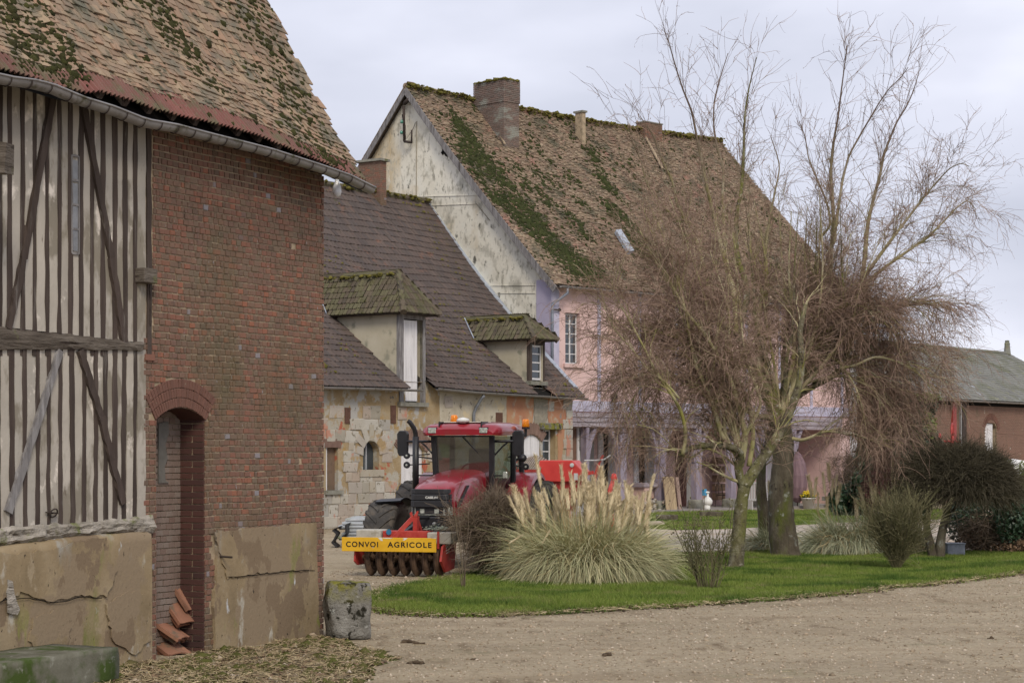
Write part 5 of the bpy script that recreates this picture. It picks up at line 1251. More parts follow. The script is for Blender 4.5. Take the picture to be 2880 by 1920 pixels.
# ================================================================= right-hand brick barn
RF = Frame((20.05, 92.0), (.621, .784))
rb = thing('brick_barn', 'distant long red brick barn with grey slate roof behind the shrubs on the right', 'barn', tuple(RF.O), RF.ang)
ru = lambda px: RF.hit(px, 1270)[0]; rz = lambda px, py, v=0: RF.hit(px, py, v)[1]
ZER = rz(2750, 1128); 
M_fbrick = stuffmat('distant_brick', [(.15,.095,.07), (.20,.125,.095), (.235,.14,.105)], .5, 5, .9, .2, .4, 14, .01, rnd=[(.16,.10,.078), (.24,.13,.10), (.19,.12,.09)], rmix=.4, layers=[((.42,.40,.36), 2.6, .67, .71, (1,1,1)), ((.11,.09,.06), .8, .58, .70, (1,1,.5))])
M_slate = stuffmat('mossy_slate', [(.125,.125,.115), (.175,.175,.155), (.23,.23,.21)], .5, 6, .85, .3, .5, 12, .02, rnd=[(.115,.115,.11), (.21,.21,.19), (.16,.16,.148)], rmix=.4, layers=[((.115,.12,.075), .6, .50, .68, (1,1,1)), ((.36,.39,.46), 1.6, .645, .69, (1,1,1)), ((.24,.24,.12), 2.5, .6, .7, (1,1,1))])
uw0, uw1 = ru(2770), ru(2795); Hd = (uw0, uw1+.35, .8, rz(2790, 1184))
UR0, UR1 = -2.5, ru(3100)
b = MB(); wall_holes(b, UR0, UR1, 0, ZER+.1, [Hd], 0, .45); arch_fill(b, Hd[0], Hd[1], Hd[3], .35, 0, .45); b.obj('front_wall', M_mortar, rb)
b = MB(); b.box(UR0, UR1, .5, 10, 0, ZER-.1); b.obj('inner_wall', M_fbrick, rb)
Ms = []; z = .0; r_ = 0
while z < ZER:
    u = UR0 - (.11 if r_ % 2 else 0)
    while u < UR1:
        a, c = max(u, UR0), u+.225; u += .225
        if Hd[0]-.02 < (a+c)/2 < Hd[1]+.02 and z < Hd[3]-.1: continue
        if z > 1.6: Ms.append(mat34(np.array([c-a-.012,0,0]), np.array([0,.025,0]), np.array([0,0,.066]), np.array([a, .008, z])))
    z += .078; r_ += 1
pieces('brick', rb, Ms, [TB[0]], M_fbrick, None)
b = MB(); b.box(UR0, UR1, -.002, .02, 0, 1.65); b.obj('lower_wall', M_fbrick, rb)
m = MB(); m.box(uw0+.03, uw0+(uw1-uw0)*.98, .06, .12, .8, Hd[3]-.12); m.obj('shutter', M_whitewood, rb)
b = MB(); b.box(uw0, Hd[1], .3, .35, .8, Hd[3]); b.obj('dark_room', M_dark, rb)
zc_, rr_ = Hd[3]-.35, .78; Ms = []
for k in range(15):
    t = -1.15+k*2.3/14; er = np.array([math.sin(t),0,math.cos(t)]); et = np.array([math.cos(t),0,-math.sin(t)]); Ms.append(mat34(et*.10, np.array([0,.05,0]), er*.30, np.array([(Hd[0]+Hd[1])/2, .01, zc_-.35])+er*rr_))
pieces('arch_brick', rb, Ms, [TB[1]], M_arch, None)
for (x0, x1, mt, nm) in ((2674,2684, plain('red_paint_pipe', (.26,.04,.035), .5, .4), 'red_post'), (2702,2712, M_oak, 'wall_timber'), (2696,2699, M_zinc, 'downpipe')):
    a, c = ru(x0), ru(x1); m = MB(); m.box(a, c, -.12, -.02, 0, ZER-.1); m.obj(nm, mt, rb)
RV, RZ = 5.2, rz(2700, 984, 5.2)
def roofR(u, v): f = (v+.3)/(RV+.3); return np.array([u, v, ZER+.05+(RZ-ZER-.05)*f])
UE_ = RF.hit(2838, 992, RV)[0]
Ms = []; n_r = 26
for r_ in range(n_r):
    v = -.35+(RV+.3)*r_/n_r; f = r_/n_r
    u = UR0-.6; lim = UR1 + .3 + (UE_-UR1-.3)*f
    while u < lim:
        p0, p1, p2 = roofR(u, v), roofR(u+.24, v), roofR(u, v+.30); x_, y_ = p1-p0, p2-p0; n_ = np.cross(x_, y_); n_ /= np.linalg.norm(n_)
        Ms.append(mat34(x_*.98, y_-n_*.02, n_*.016, p0+n_*(.03+rng.normal(0,.003)))); u += .24
pieces('slate', rb, Ms, TT, M_slate, None)
b = MB(); b.grid(np.array([[roofR(UR0-.6,-.3), roofR(UR1+.3,-.3)], [roofR(UR0-.6,RV), roofR(UE_,RV)]])); b.add([roofR(UR1+.3,-.3), (UR1+.3, 2*RV, ZER), tuple(roofR(UE_,RV))], [[0,1,2]]); b.add([tuple(roofR(UR0-.6,RV)), tuple(roofR(UE_,RV)), (UR1+.3,2*RV+.3,ZER), (UR0-.6,2*RV+.3,ZER)], [[0,1,2,3]]); b.obj('roof_deck', M_slate, rb)
b = MB(); b.tube([tuple(roofR(UR0-.6,RV)+[0,0,.05]), tuple(roofR(UE_,RV)+[0,0,.05])], .1, 8); b.obj('ridge', M_slate, rb)
p = roofR(UE_-.25, RV); b = MB(); b.lathe([(.22,0),(.16,.5),(.17,.62),(.13,.66),(.13,.78),(.0,.8)], tuple(p), 8); b.obj('ventilator', M_slate, rb)
tube_gutter(rb, [(u, -.38, ZER) for u in np.linspace(UR0-.5, UR1, 10)], .08)
b = MB(); b.prism([(0,0),(10,0),(10,ZER),(RV,RZ-.15),(0,ZER)], .25, 'x', UR0); b.obj('gable_wall', M_fbrick, rb)
b = MB(); b.box(UR0, UR1, -.06, -.01, ZER-.22, ZER+.02); b.obj('fascia', M_dark, rb)
# ================================================================= tractor with front packer
M_red = NT('tractor_red'); M_red.p.inputs['Coat Weight'].default_value = .6; M_red.p.inputs['Coat Roughness'].default_value = .06
_d = M_red.noise(3, 6, .65); _c = M_red.mix(M_red.maprange(_d, .48, .72), (.25,.007,.018), (.17,.028,.026)); M_red = M_red.fin(_c, .32, .5)
M_fadered = stuffmat('faded_implement_red', [(.26,.022,.018), (.38,.035,.028), (.46,.07,.05)], 4, 6, .55, .4, .3, 30, .004, layers=[((.14,.08,.06), 7, .62, .72, (1,1,1))])
M_brightred = stuffmat('bright_hopper_red', [(.55,.04,.035), (.68,.07,.055)], 3, 5, .45, .45, .1, 20, .004)
M_black = plain('satin_black', (.014,.014,.017), .45, .5, var=.3)
M_grille = stuffmat('black_grille', [(.012,.012,.015), (.022,.022,.026)], 6, 4, .5, .5, .15, 60, .003)
M_tyre = stuffmat('dusty_tyre', [(.035,.034,.033), (.062,.058,.054), (.105,.093,.078)], 5, 6, .85, .25, .4, 30, .006, layers=[((.12,.10,.08), 4, .56, .72, (1,1,1))])
M_rust = stuffmat('rusty_steel', [(.075,.045,.03), (.125,.078,.052), (.17,.115,.08)], 6, 6, .75, .3, .5, 30, .006, layers=[((.045,.03,.025), 5, .58, .7, (1,1,1))])
M_paleb = stuffmat('weathered_ballast', [(.30,.28,.24), (.42,.40,.35), (.50,.48,.43)], 4, 6, .85, .2, .4, 30, .006, layers=[((.22,.20,.14), 5, .58, .7, (1,1,1))])
M_yellow = stuffmat('sign_yellow', [(.58,.32,.012), (.66,.38,.018), (.70,.42,.03)], 3, 4, .5, .4, .05, 30, .002)
M_ink = plain('sign_black', (.012,.012,.012), .6, .3)
M_white = plain('white_plastic', (.62,.62,.60), .45, .4, var=.08)
M_lampg = NT('lamp_lens'); M_lampg = M_lampg.fin(M_lampg.ramp(M_lampg.noise(22, 3), [(.3,(.20,.22,.20)),(.6,(.42,.44,.40)),(.8,(.75,.77,.74))]), .12, .8)
M_amber = NT('amber_beacon'); M_amber.p.inputs['Transmission Weight'].default_value = .25; M_amber = M_amber.fin((.90,.28,.01), .2, .6)
def glassmat(name, tint, k=.35):
    m = bpy.data.materials.new(name); m.use_nodes = True; t = m.node_tree; t.nodes.clear()
    o = t.nodes.new('ShaderNodeOutputMaterial'); mx = t.nodes.new('ShaderNodeMixShader'); tr = t.nodes.new('ShaderNodeBsdfTransparent'); gl = t.nodes.new('ShaderNodeBsdfGlossy'); fr = t.nodes.new('ShaderNodeFresnel')
    tr.inputs[0].default_value = (*tint, 1); gl.inputs['Roughness'].default_value = .03; fr.inputs[0].default_value = 1.5
    ma = t.nodes.new('ShaderNodeMath'); ma.operation = 'ADD'; ma.inputs[1].default_value = k; ma.use_clamp = True
    t.links.new(fr.outputs[0], ma.inputs[0]); t.links.new(ma.outputs[0], mx.inputs[0]); t.links.new(tr.outputs[0], mx.inputs[1]); t.links.new(gl.outputs[0], mx.inputs[2]); t.links.new(mx.outputs[0], o.inputs[0]); return m
M_screen = glassmat('cab_glass', (.30,.34,.35), .34); M_sglass = glassmat('side_glass', (.50,.58,.54), .06)
TRX = thing('tractor', 'red farm tractor with glazed cab and black grille parked in front of the stone wing', 'tractor', (-2.04, 37.4, 0), math.atan2(-.26, .966))
def loft(secs, closed=True):
    b = MB(); b.grid(np.array(secs)); b.add(secs[0], [list(range(len(secs[0])))]); b.add(secs[-1], [list(range(len(secs[-1])))[::-1]]); return b
def hsec(y, hw, zb, zt_, r=.10, crown=.03, lean=0.0):
    P = [(-hw, zb), (-hw-.0, zt_-r*1.4), (-hw+r*.25, zt_-r*.5), (-hw+r*.9, zt_-.02), (-hw*.5, zt_+crown*.7), (0, zt_+crown), (hw*.5, zt_+crown*.7), (hw-r*.9, zt_-.02), (hw-r*.25, zt_-r*.5), (hw, zt_-r*1.4), (hw, zb)]
    return [(x, y + lean*(z-zt_), z) for x, z in P]
hood = loft([hsec(1.56,.37,1.20,1.62,.10,.03,-.12), hsec(1.66,.40,1.15,1.70,.11,.03,-.05), hsec(2.0,.43,1.10,1.80,.12,.03), hsec(2.6,.46,1.05,1.90,.13,.02), hsec(3.3,.48,1.05,1.98,.13,.02), hsec(3.92,.50,1.05,2.02,.13,.01)]).obj('hood', M_red, TRX, True)
# the black nose: three slats
for k, (z0_, z1_, dy) in enumerate(((1.30,1.425,-.02), (1.435,1.555,.0), (1.565,1.66,.03))):
    b = MB(); b.prism([(-.39,1.72),(-.385,1.54+dy),(-.30,1.49+dy),(.30,1.49+dy),(.385,1.54+dy),(.395,1.72)], z1_-z0_, 'z', z0_); b.obj('grille_slat', M_grille, TRX, bevel=.012)
b = MB(); b.prism([(-.37,1.75),(-.37,1.57),(-.28,1.53),(.28,1.53),(.37,1.57),(.375,1.75)], .5, 'z', 1.16); b.obj('grille', M_black, TRX)
for s in (-1, 1):
    b = MB(); b.prism([(.405*s,1.62),(.41*s,2.35),(.40*s,2.35),(.395*s,1.62)][::s], .34, 'z', 1.22); b.obj('side_grille', M_grille, TRX)
    b = MB(); b.add([(.435*s+.004*s,1.95,1.30),(.447*s+.004*s,2.15,1.30),(.472*s+.006*s,2.75,1.72),(.465*s+.006*s,2.55,1.72)], [[0,1,2,3]]); b.obj('hood_stripe', M_black, TRX)
    b = MB(); b.prism([(.0,1.535),(.30*s,1.535),(.40*s,1.62),(.41*s,1.78),(.36*s,1.78),(.0,1.6)][::s], .155, 'z', 1.145); b.obj('headlight', M_lampg, TRX)
    b = MB(); b.box(.15*s-.045, .15*s+.045, 1.525, 1.54, 1.18, 1.27); b.obj('lamp_reflector', M_lampg, TRX)
b = MB(); b.box(-.30,.30,1.62,4.2,.62,1.15); b.box(-.24,.24,1.45,1.7,.70,1.12); b.obj('chassis', M_black, TRX, bevel=.03)
# front linkage details
b = MB()
for s in (-1, 1): b.beam((.26*s,1.5,.95), (.36*s,.55,.70), .07, .10); b.beam((.20*s,1.5,1.05), (.28*s,1.1,.74), .05, .05)
b.tube([(0,1.5,1.1),(0.0,.50,1.12)], .035, 8); b.tube([(.12,1.42,.85),(.12,1.30,.85)], .07, 10); b.tube([(.28,1.42,1.0),(.28,1.30,1.0)], .05, 10)
b.obj('front_linkage', M_black, TRX)
M_chrome = plain('worn_metal', (.35,.35,.34), .35, .5, .8)
b = MB()
for (x, z) in ((.16,.98),(.22,.84),(.34,.88)): b.lathe([(.0,-.05),(.035,-.04),(.04,.02),(.0,.03)], (x,1.36,z), 8, 'y')
b.obj('hydraulic_coupling', M_chrome, TRX)
def text_mesh(s, size, ext=.003, off=0.0, sp=1.0):
    cu = bpy.data.curves.new('lettering', 'FONT'); cu.body = s; cu.size = size; cu.extrude = ext; cu.offset = off; cu.space_character = sp; cu.align_x = 'CENTER'; cu.align_y = 'CENTER'
    ob = bpy.data.objects.new('lettering', cu); COL.objects.link(ob); dg = bpy.context.evaluated_depsgraph_get(); me = bpy.data.meshes.new_from_object(ob.evaluated_get(dg))
    bpy.data.objects.remove(ob); return me
me = text_mesh('CASE', .062, .002, .0022, 1.0); o = link('lettering', me, M_white, TRX); o.rotation_euler = (R(90), R(0), 0); o.location = (.015,1.478,1.492); o.scale = (1.15,1,1)
me = text_mesh('IH', .058, .002, .001, 1.0); o = link('lettering', me, M_white, TRX); o.rotation_euler = (R(90), 0, 0); o.location = (.165,1.478,1.492)
b = MB(); b.beam((.112,1.478,1.468),(.135,1.478,1.518), .012, .004, up=(0,1,0)); b.obj('emblem_stroke', M_white, TRX)
# wheels ---------------------------------------------------------------------------
def wheel(x, y, r, w_, rim, nl, name='wheel'):
    s = 1 if x > 0 else -1
    b = MB(); prof = [(rim,-w_*.42),(rim+.06,-w_*.48),(r*.82,-w_*.52),(r*.93,-w_*.46),(r*.965,-w_*.2),(r*.97,0),(r*.965,w_*.2),(r*.93,w_*.46),(r*.82,w_*.52),(rim+.06,w_*.48),(rim,w_*.42)]
    b.lathe(prof, (x,y,r), 40, 'x')
    t = b.obj(name, M_tyre, TRX, True)
    b = MB()
    for side in (-1, 1):
        for k in range(nl):
            a0 = 2*math.pi*(k + (.5 if side > 0 else 0))/nl; P = []
            for j in range(6):
                f = j/5; xx = side*(.02 + f*w_*.50); a = a0 + f*.42/(r)*.75*1.0; rr = r*(1.0 if f < .75 else 1.0-(f-.75)*.42)
                P.append((a, xx, rr))
            V = []
            for (a, xx, rr) in P:
                wd_ = .030/r*1.3
                for (da, rd) in ((-wd_*1.4, rr-.055), (-wd_, rr), (wd_, rr), (wd_*1.4, rr-.055)): V.append((x+xx, y+rd*math.sin(a+da), r+rd*math.cos(a+da)))
            F = [[4*j+i, 4*j+i+1, 4*j+5+i, 4*j+4+i] for j in range(5) for i in range(3)] + [[0,1,2,3],[23,22,21,20]]
            b.add(V, F)
    b.obj('tread', M_tyre, t)
    b = MB(); b.lathe([(0,s*w_*.1),(rim*.3,s*w_*.12),(rim*.35,s*w_*.28),(rim*.8,s*w_*.16),(rim*.95,s*w_*.42),(rim,s*w_*.42)], (x,y,r), 28, 'x'); b.obj('rim', M_fadered, t, True)
    b = MB()
    for k in range(8): a = k*math.pi/4; b.lathe([(.022,0),(.02,s*.04),(0,s*.04)], (x+s*w_*.24,y+rim*.26*math.sin(a),r+rim*.26*math.cos(a)), 6, 'x')
    b.obj('hub_bolts', M_chrome, t)
wheel(-1.26,2.65,.71,.62,.36,16); wheel(1.16,2.65,.71,.58,.36,16); wheel(-1.46,5.35,.89,.68,.50,19); wheel(1.26,5.35,.89,.66,.50,19)
b = MB(); b.tube([(-1.0,2.65,.69),(1.0,2.65,.69)], .13, 10); b.tube([(-1.1,5.35,.9),(1.1,5.35,.9)], .16, 10); b.obj('axle', M_black, TRX)
for s in (-1, 1):                                                                      # fenders
    P0 = [(s*.86, 2.65-.98*math.sin(a)*1.0, .70+.76*math.cos(a)) for a in np.linspace(-.65, .38, 12)]; P1 = [(s*1.40, q[1], q[2]-.03) for q in P0]
    b = MB(); b.grid(np.array([P0, P1])); b.grid(np.array([[(q[0],q[1],q[2]-.03) for q in P1], [(q[0],q[1],q[2]-.03) for q in P0]])); b.grid(np.array([P1, [(q[0],q[1],q[2]-.03) for q in P1]])); b.obj('front_fender', M_black, TRX, True)
    P0 = [(s*.74, 5.35-1.06*math.sin(a), .92+1.04*math.cos(a)) for a in np.linspace(-1.1, 1.25, 16)]; P1 = [(s*1.28, q[1], q[2]) for q in P0]
    b = MB(); b.grid(np.array([P0, P1])); b.grid(np.array([P1, [(s*1.30, q[1]*.97+5.35*.03, q[2]-.10) for q in P1]])); b.obj('rear_fender', M_red, TRX, True)
    b = MB(); b.grid(np.array([[(s*.75, q[1], q[2]) for q in P0], [(s*.75, q[1], .9) for q in P0]])); b.obj('fender_panel', M_black, TRX)
# cab -------------------------------------------------------------------------------
ZB, ZT = 1.42, 2.74
base = [(-.60,3.98),(.60,3.98),(.86,4.75),(.80,5.75),(-.80,5.75),(-.86,4.75)]; top = [(-.64,3.86),(.64,3.86),(.86,4.75),(.78,5.70),(-.78,5.70),(-.86,4.75)]
b = MB(); b.prism(base, .55, 'z', ZB-.55); b.obj('cab_base', M_black, TRX)
for (p, q) in zip(base, top): b = MB(); b.beam((p[0],p[1],ZB), (q[0],q[1],ZT), .11, .09, up=(0,1,0)); b.obj('cab_post', M_black, TRX, bevel=.012)
names = ['windscreen','side_window','side_window','rear_window','side_window','side_window']
for i in range(6):
    p, q, r_, s_ = base[i], base[(i+1)%6], top[(i+1)%6], top[i]
    b = MB(); b.add([(p[0],p[1],ZB),(q[0],q[1],ZB),(r_[0],r_[1],ZT),(s_[0],s_[1],ZT)], [[0,1,2,3]]); b.obj(names[i], M_screen if i == 0 else M_sglass, TRX)
b = MB(); b.beam((.0,3.83,2.72),(.44,3.93,2.25),.022,.02,up=(0,1,0)); b.beam((.44,3.925,2.25),(.52,3.93,2.05),.016,.016,up=(0,1,0)); b.obj('wiper', M_black, TRX)
b = MB(); b.box(-.25,.25,4.75,5.2,ZB+.02,ZB+.55); b.box(-.25,.25,5.12,5.26,ZB+.4,ZB+1.05); b.obj('seat', plain('grey_seat', (.13,.135,.14), .8, .2), TRX, bevel=.05)
b = MB(); b.tube([(.2*math.cos(t), 4.42+.09*math.sin(t), 1.98+.18*math.sin(t)) for t in np.linspace(0, 2*math.pi, 17)], .018, 6); b.tube([(0,4.42,1.98),(0,4.2,1.5)], .03, 6); b.obj('steering_wheel', M_black, TRX, True)
b = MB(); b.box(-.35,.35,4.0,4.22,ZB,ZB+.32); b.box(.30,.62,4.4,5.2,ZB,ZB+.42); b.box(.44,.50,4.3,4.34,ZB+.3,ZB+.75); b.obj('dashboard', M_black, TRX, bevel=.03)
# roof
def rsec(y, hw, z0_, z1_): return [(-hw,y,z0_),(-hw-.03,y,z0_+.06),(-hw-.01,y,z1_-.07),(-hw+.10,y,z1_-.01),(-.3,y,z1_+.015),(.3,y,z1_+.015),(hw-.10,y,z1_-.01),(hw+.01,y,z1_-.07),(hw+.03,y,z0_+.06),(hw,y,z0_)]
loft([rsec(3.62,.72,2.75,2.86), rsec(3.70,.80,2.74,2.95), rsec(3.95,.84,2.74,2.99), rsec(4.7,.88,2.76,3.03), rsec(5.5,.86,2.78,3.01), rsec(5.85,.74,2.80,2.95)]).obj('roof', M_red, TRX, True)
b = MB(); b.prism([(-.42,3.86),(.42,3.86),(.50,4.3),(.30,4.9),(-.30,4.9),(-.50,4.3)], .02, 'z', 3.012); b.obj('roof_hatch', plain('pale_hatch', (.52,.50,.44), .4, .4, var=.1), TRX, bevel=.01)
for x in (-.46,.46): b = MB(); b.box(x-.012,x+.012,3.665,4.6,2.80,3.032); b.obj('roof_groove', M_black, TRX)
b = MB(); b.box(-.70,.70,3.72,3.80,2.71,2.745); b.obj('roof_trim', M_black, TRX)
b = MB(); b.lathe([(.05,-.04),(.13,-.01),(.14,.03),(.10,.06),(0,.085)], (.02,3.82,3.04), 16); b.obj('positioning_dome', M_white, TRX, True)
for x in (-.60,.52): b = MB(); b.box(x-.085,x+.085,3.60,3.70,2.79,2.90); wl = b.obj('work_light', M_lampg, TRX, bevel=.01); b = MB(); b.box(x-.10,x+.10,3.63,3.72,2.775,2.915); b.obj('lamp_housing', M_black, wl)
def beacon(x, y, z, stem):
    b = MB(); b.lathe([(.075,0),(.085,.02),(.08,.13),(.065,.17),(.0,.175)], (x,y,z), 14); r_ = b.obj('beacon', M_amber, TRX, True)
    b = MB(); b.lathe([(.09,-.04),(.09,0),(.0,.0)], (x,y,z), 14); b.tube([(x,y,z-.03),(x,y,z-stem)], .03, 8); b.obj('beacon_base', M_black, r_)
    b = MB(); b.lathe([(.0,.02),(.03,.04),(.035,.10),(.0,.12)], (x,y,z), 8); b.obj('beacon_bulb', M_chrome, r_)
beacon(-.62,5.3,3.03,.05); beacon(1.02,5.2,2.93,.2)
b = MB(); b.beam((1.02,5.2,2.74),(.80,5.2,2.80),.05,.05); b.obj('beacon_bracket', M_black, TRX)
# exhaust
b = MB(); b.tube([(-.96,3.62,1.55),(-.96,3.62,2.72)], .068, 14); b.tube([(-.96,3.62,2.70),(-.96,3.60,2.80),(-.98,3.56,2.90),(-1.05,3.50,3.02),(-1.09,3.48,3.05)], [.052,.05,.05,.048,.047], 12, caps=False); b.obj('exhaust', M_black, TRX, True)
b = MB(); b.tube([(-.96,3.62,1.6),(-.75,3.62,1.50),(-.5,3.6,1.5)], .05, 10); b.beam((-.96,3.66,2.3),(-.66,3.95,2.25),.03,.03); b.obj('exhaust_bracket', M_black, TRX)
def mirror(x, s):
    b = MB(); b.prism([(x-.12,2.38),(x-.08,2.31),(x+.06,2.31),(x+.105,2.40),(x+.12,2.78),(x+.08,2.85),(x-.08,2.85),(x-.13,2.78)], .10, 'y', 3.98); r_ = b.obj('mirror', M_black, TRX, bevel=.02)
    b = MB(); b.tube([(s*.66,3.95,2.62),(x-s*.1,3.98,2.62)], .028, 8); b.tube([(s*.64,3.95,2.30),(s*.85,3.97,2.52),(s*.95,3.97,2.60)], .02, 6); b.obj('mirror_arm', M_black, r_)
    b = MB(); b.box(x-.09,x+.09,4.08,4.086,2.42,2.78); b.obj('mirror_glass', M_chrome, r_)
mirror(-1.37,-1); mirror(1.17,1)
b = MB(); b.lathe([(0,-.05),(.08,-.03),(.085,.03),(0,.05)], (1.28,3.95,2.27), 12, 'y'); b.obj('kerb_mirror', M_black, TRX, True)
for (x, y, z, lab) in ((-1.28,4.0,2.32,0),(-1.28,4.0,2.12,0),(.90,4.9,2.28,1),(1.05,5.1,2.08,1)):
    b = MB(); b.lathe([(.0,-.03),(.06,-.025),(.065,.02),(.04,.05),(0,.06)], (x,y,z), 12, 'y'); r_ = b.obj('work_lamp', M_lampg, TRX, True); s = 1 if x > 0 else -1
    b = MB(); b.tube([(x,y+.04,z),(x-s*.2,y+.05,z+.01),(s*.8 if s < 0 else .8,y+.1,z+.03)], .014, 5); b.lathe([(.07,-.028),(.075,0),(.07,.02)], (x,y,z), 12, 'y'); b.obj('lamp_bracket', M_black, r_)
for x in (-1.12, .88): b = MB(); b.box(x-.05,x+.05,4.0,4.06,1.84,1.98); b.obj('indicator_lamp', M_lampg, TRX, bevel=.02); b = MB(); b.tube([(x,4.05,1.90),(x*.6,4.1,1.90)], .018, 6); b.obj('lamp_bracket', M_black, TRX)
b = MB(); b.box(-1.0,-.62,4.1,4.6,.6,1.3); b.box(.62,1.0,4.1,4.6,.6,1.3); b.obj('fuel_tank', M_black, TRX, bevel=.05)
b = MB(); b.box(.5,.9,3.75,3.95,.7,1.55); b.obj('cab_step', M_black, TRX)
b = MB(); b.prism([(-.05,.0),(.3,.0)] and [(2.05,.75),(3.1,.75),(3.3,1.1),(2.2,1.1)], .03, 'x', .47); b.obj('side_panel', M_red, TRX)
# front packer (its own thing: hitched on the linkage)
PK = thing('front_packer', 'rusty ring packer with red frame hitched on the front of the tractor', 'packer', (-2.04, 37.4, 0), math.atan2(-.26, .966))
b = MB(); b.box(-.50,.40,.12,.50,.70,.88); b.obj('frame_beam', M_fadered, PK, bevel=.01)
b = MB(); b.box(-1.02,-.52,.06,.52,.72,.90); b.obj('ballast_block', M_paleb, PK, bevel=.02); b = MB(); b.box(.41,.88,.08,.54,.64,.86); b.obj('ballast_block', M_paleb, PK, bevel=.02)
b = MB(); b.box(.62,.66,.05,.075,.55,.88); b.obj('strap', M_fadered, PK)
b = MB(); b.prism([(-.02,.60),(.42,.70),(.80,.68),(.84,.60),(.72,.14),(.16,.10),(-.14,.32)], .045, 'x', .72); b.obj('side_plate', M_fadered, PK, bevel=.006)
b = MB(); b.prism([(-.02,.60),(.42,.62),(.70,.60),(.62,.22),(.1,.22),(-.08,.30)], .035, 'x', -1.02); b.obj('side_plate', M_fadered, PK)
for k, z in enumerate((.545,.50,.455)): b = MB(); b.add([(.767,.16,z),(.767,.40,z+.035),(.767,.40,z+.062 if k == 0 else z+.05),(.767,.16,z+.028 if k == 0 else z+.015)], [[0,1,2,3]]); b.obj('decal', M_white, PK)
for i in range(7):
    x = -.80 + i*.232; b = MB(); rr = .355
    b.lathe([(rr-.11,-.055),(rr-.03,-.045),(rr,0.008),(rr,-.008),(rr-.03,.045),(rr-.11,.055),(rr-.15,.02),(rr-.15,-.02),(rr-.11,-.055)], (x,.36,rr), 30, 'x'); r_ = b.obj('packer_ring', M_rust, PK, True)
    b = MB()
    for k in range(4): a = k*math.pi/2+i*.3; b.beam((x,.36+.05*math.sin(a),rr+.05*math.cos(a)), (x,.36+.24*math.sin(a),rr+.24*math.cos(a)), .03, .05, up=(1,0,0))
    b.lathe([(.07,-.05),(.07,.05)], (x,.36,rr), 10, 'x'); b.obj('spokes', M_rust, r_)
b = MB(); b.tube([(-1.0,.36,.355),(.76,.36,.355)], .045, 10); b.obj('packer_shaft', M_rust, PK)
b = MB(); b.box(.06,.145,.28,.42,.86,1.16); b.prism([(.06,1.14),(.145,1.14),(.17,1.26),(.14,1.26)], .03, 'y', .28); b.prism([(.02,1.10),(.06,1.10),(.02,1.25),(-.02,1.22)], .03, 'y', .32); b.beam((.05,.3,1.13),(-.30,.05,.70),.055,.08); b.beam((.10,.4,1.12),(.12,.6,.86),.05,.06); b.obj('headstock', M_fadered, PK)
b = MB(); b.lathe([(.0,-.004),(.055,-.003),(.055,.003),(.0,.004)], (-.36,.08,.86), 12, 'y'); b.obj('round_decal', plain('blue_decal', (.03,.15,.28), .4, .4), PK)
n = 160; P = np.stack([rng.normal(.52,.12,n), rng.normal(.35,.08,n), .90+np.abs(rng.normal(0,.035,n))], 1); clumps('crumpled_sheeting', P, (0,0,1), rng.uniform(.012,.03,n), plain('dirty_plastic', (.20,.23,.19), .5, .3, var=.5), PK, .4)
# convoy board
SG = thing('convoy_sign', 'yellow board reading CONVOI AGRICOLE fixed across the front of the packer', 'sign', (-2.04, 37.4, 0), math.atan2(-.26, .966))
b = MB(); b.box(-1.235,.665,-.155,-.135,.495,.765); bd = b.obj('board', M_yellow, SG, bevel=.006)
def lettering(s, x0, x1, h, z):
    me = text_mesh(s, h*1.36, .0015, .003, 1.22); xs = np.empty(len(me.vertices)*3, np.float32); me.vertices.foreach_get('co', xs); xs = xs.reshape(-1,3)
    w_ = xs[:,0].max()-xs[:,0].min(); hh = xs[:,1].max()-xs[:,1].min(); o = link('lettering', me, M_ink, SG); o.scale = ((x1-x0)/w_, h/hh, 1); o.rotation_euler = (R(90),0,0)
    o.location = ((x0+x1)/2-(xs[:,0].max()+xs[:,0].min())/2*(x1-x0)/w_, -.158, z-(xs[:,1].max()+xs[:,1].min())/2*h/hh)
lettering('CONVOI', -1.145,-.495,.105,.632); lettering('AGRICOLE', -.305,.575,.105,.632)
for (pts) in ([(-.50,.762),(-.42,.762),(-.40,.70),(-.44,.705)], [(-.42,.762),(-.2,.762),(-.25,.745),(-.38,.748)], [(.0,.762),(.10,.762),(.04,.715),(-.01,.715),(.03,.735)], [(-.63,.60),(-.60,.60),(-.585,.565),(-.60,.565)], [(.56,.765),(.66,.765),(.655,.755)]):
    b = MB(); b.prism(pts, .003, 'y', -.1585); b.obj('paint_chip', M_white, SG)
# implement behind the tractor
IM = thing('seed_drill', 'bright red seed drill with slatted top standing behind the tractor', 'farm machine', (0.95, 46.0, 0), math.atan2(-.26, .966))
b = MB(); b.prism([(-.35,1.70),(.60,1.70),(.78,1.92),(.50,2.20),(-.28,2.20),(-.40,1.95)], .75, 'y', -.1); b.obj('hopper', M_brightred, IM, bevel=.02)
b = MB(); b.prism([(-.55,1.45),(.62,1.45),(.70,1.72),(-.45,1.72)], .6, 'y', 0); b.obj('hopper_base', M_fadered, IM)
b = MB(); b.prism([(-.15,1.0),(.35,1.0),(.55,1.5),(-.35,1.5)], .5, 'y', .05); b.obj('outlet', M_fadered, IM)
b = MB(); b.box(-.85,-.25,-.3,.4,1.80,1.98); b.obj('tool_box', M_fadered, IM)
for k in range(13): b = MB(); x = -.90+k*.052; b.beam((x,-.2,1.98),(x+.10,.3,2.30-.003*(k-6)**2),.026,.03); b.obj('slat', stuffmat('bleached_slat', [(.20,.17,.14),(.36,.31,.26)], 5, 4, .8, .2, .3, 30, .005) if k == 0 else bpy.data.materials['bleached_slat'], IM)
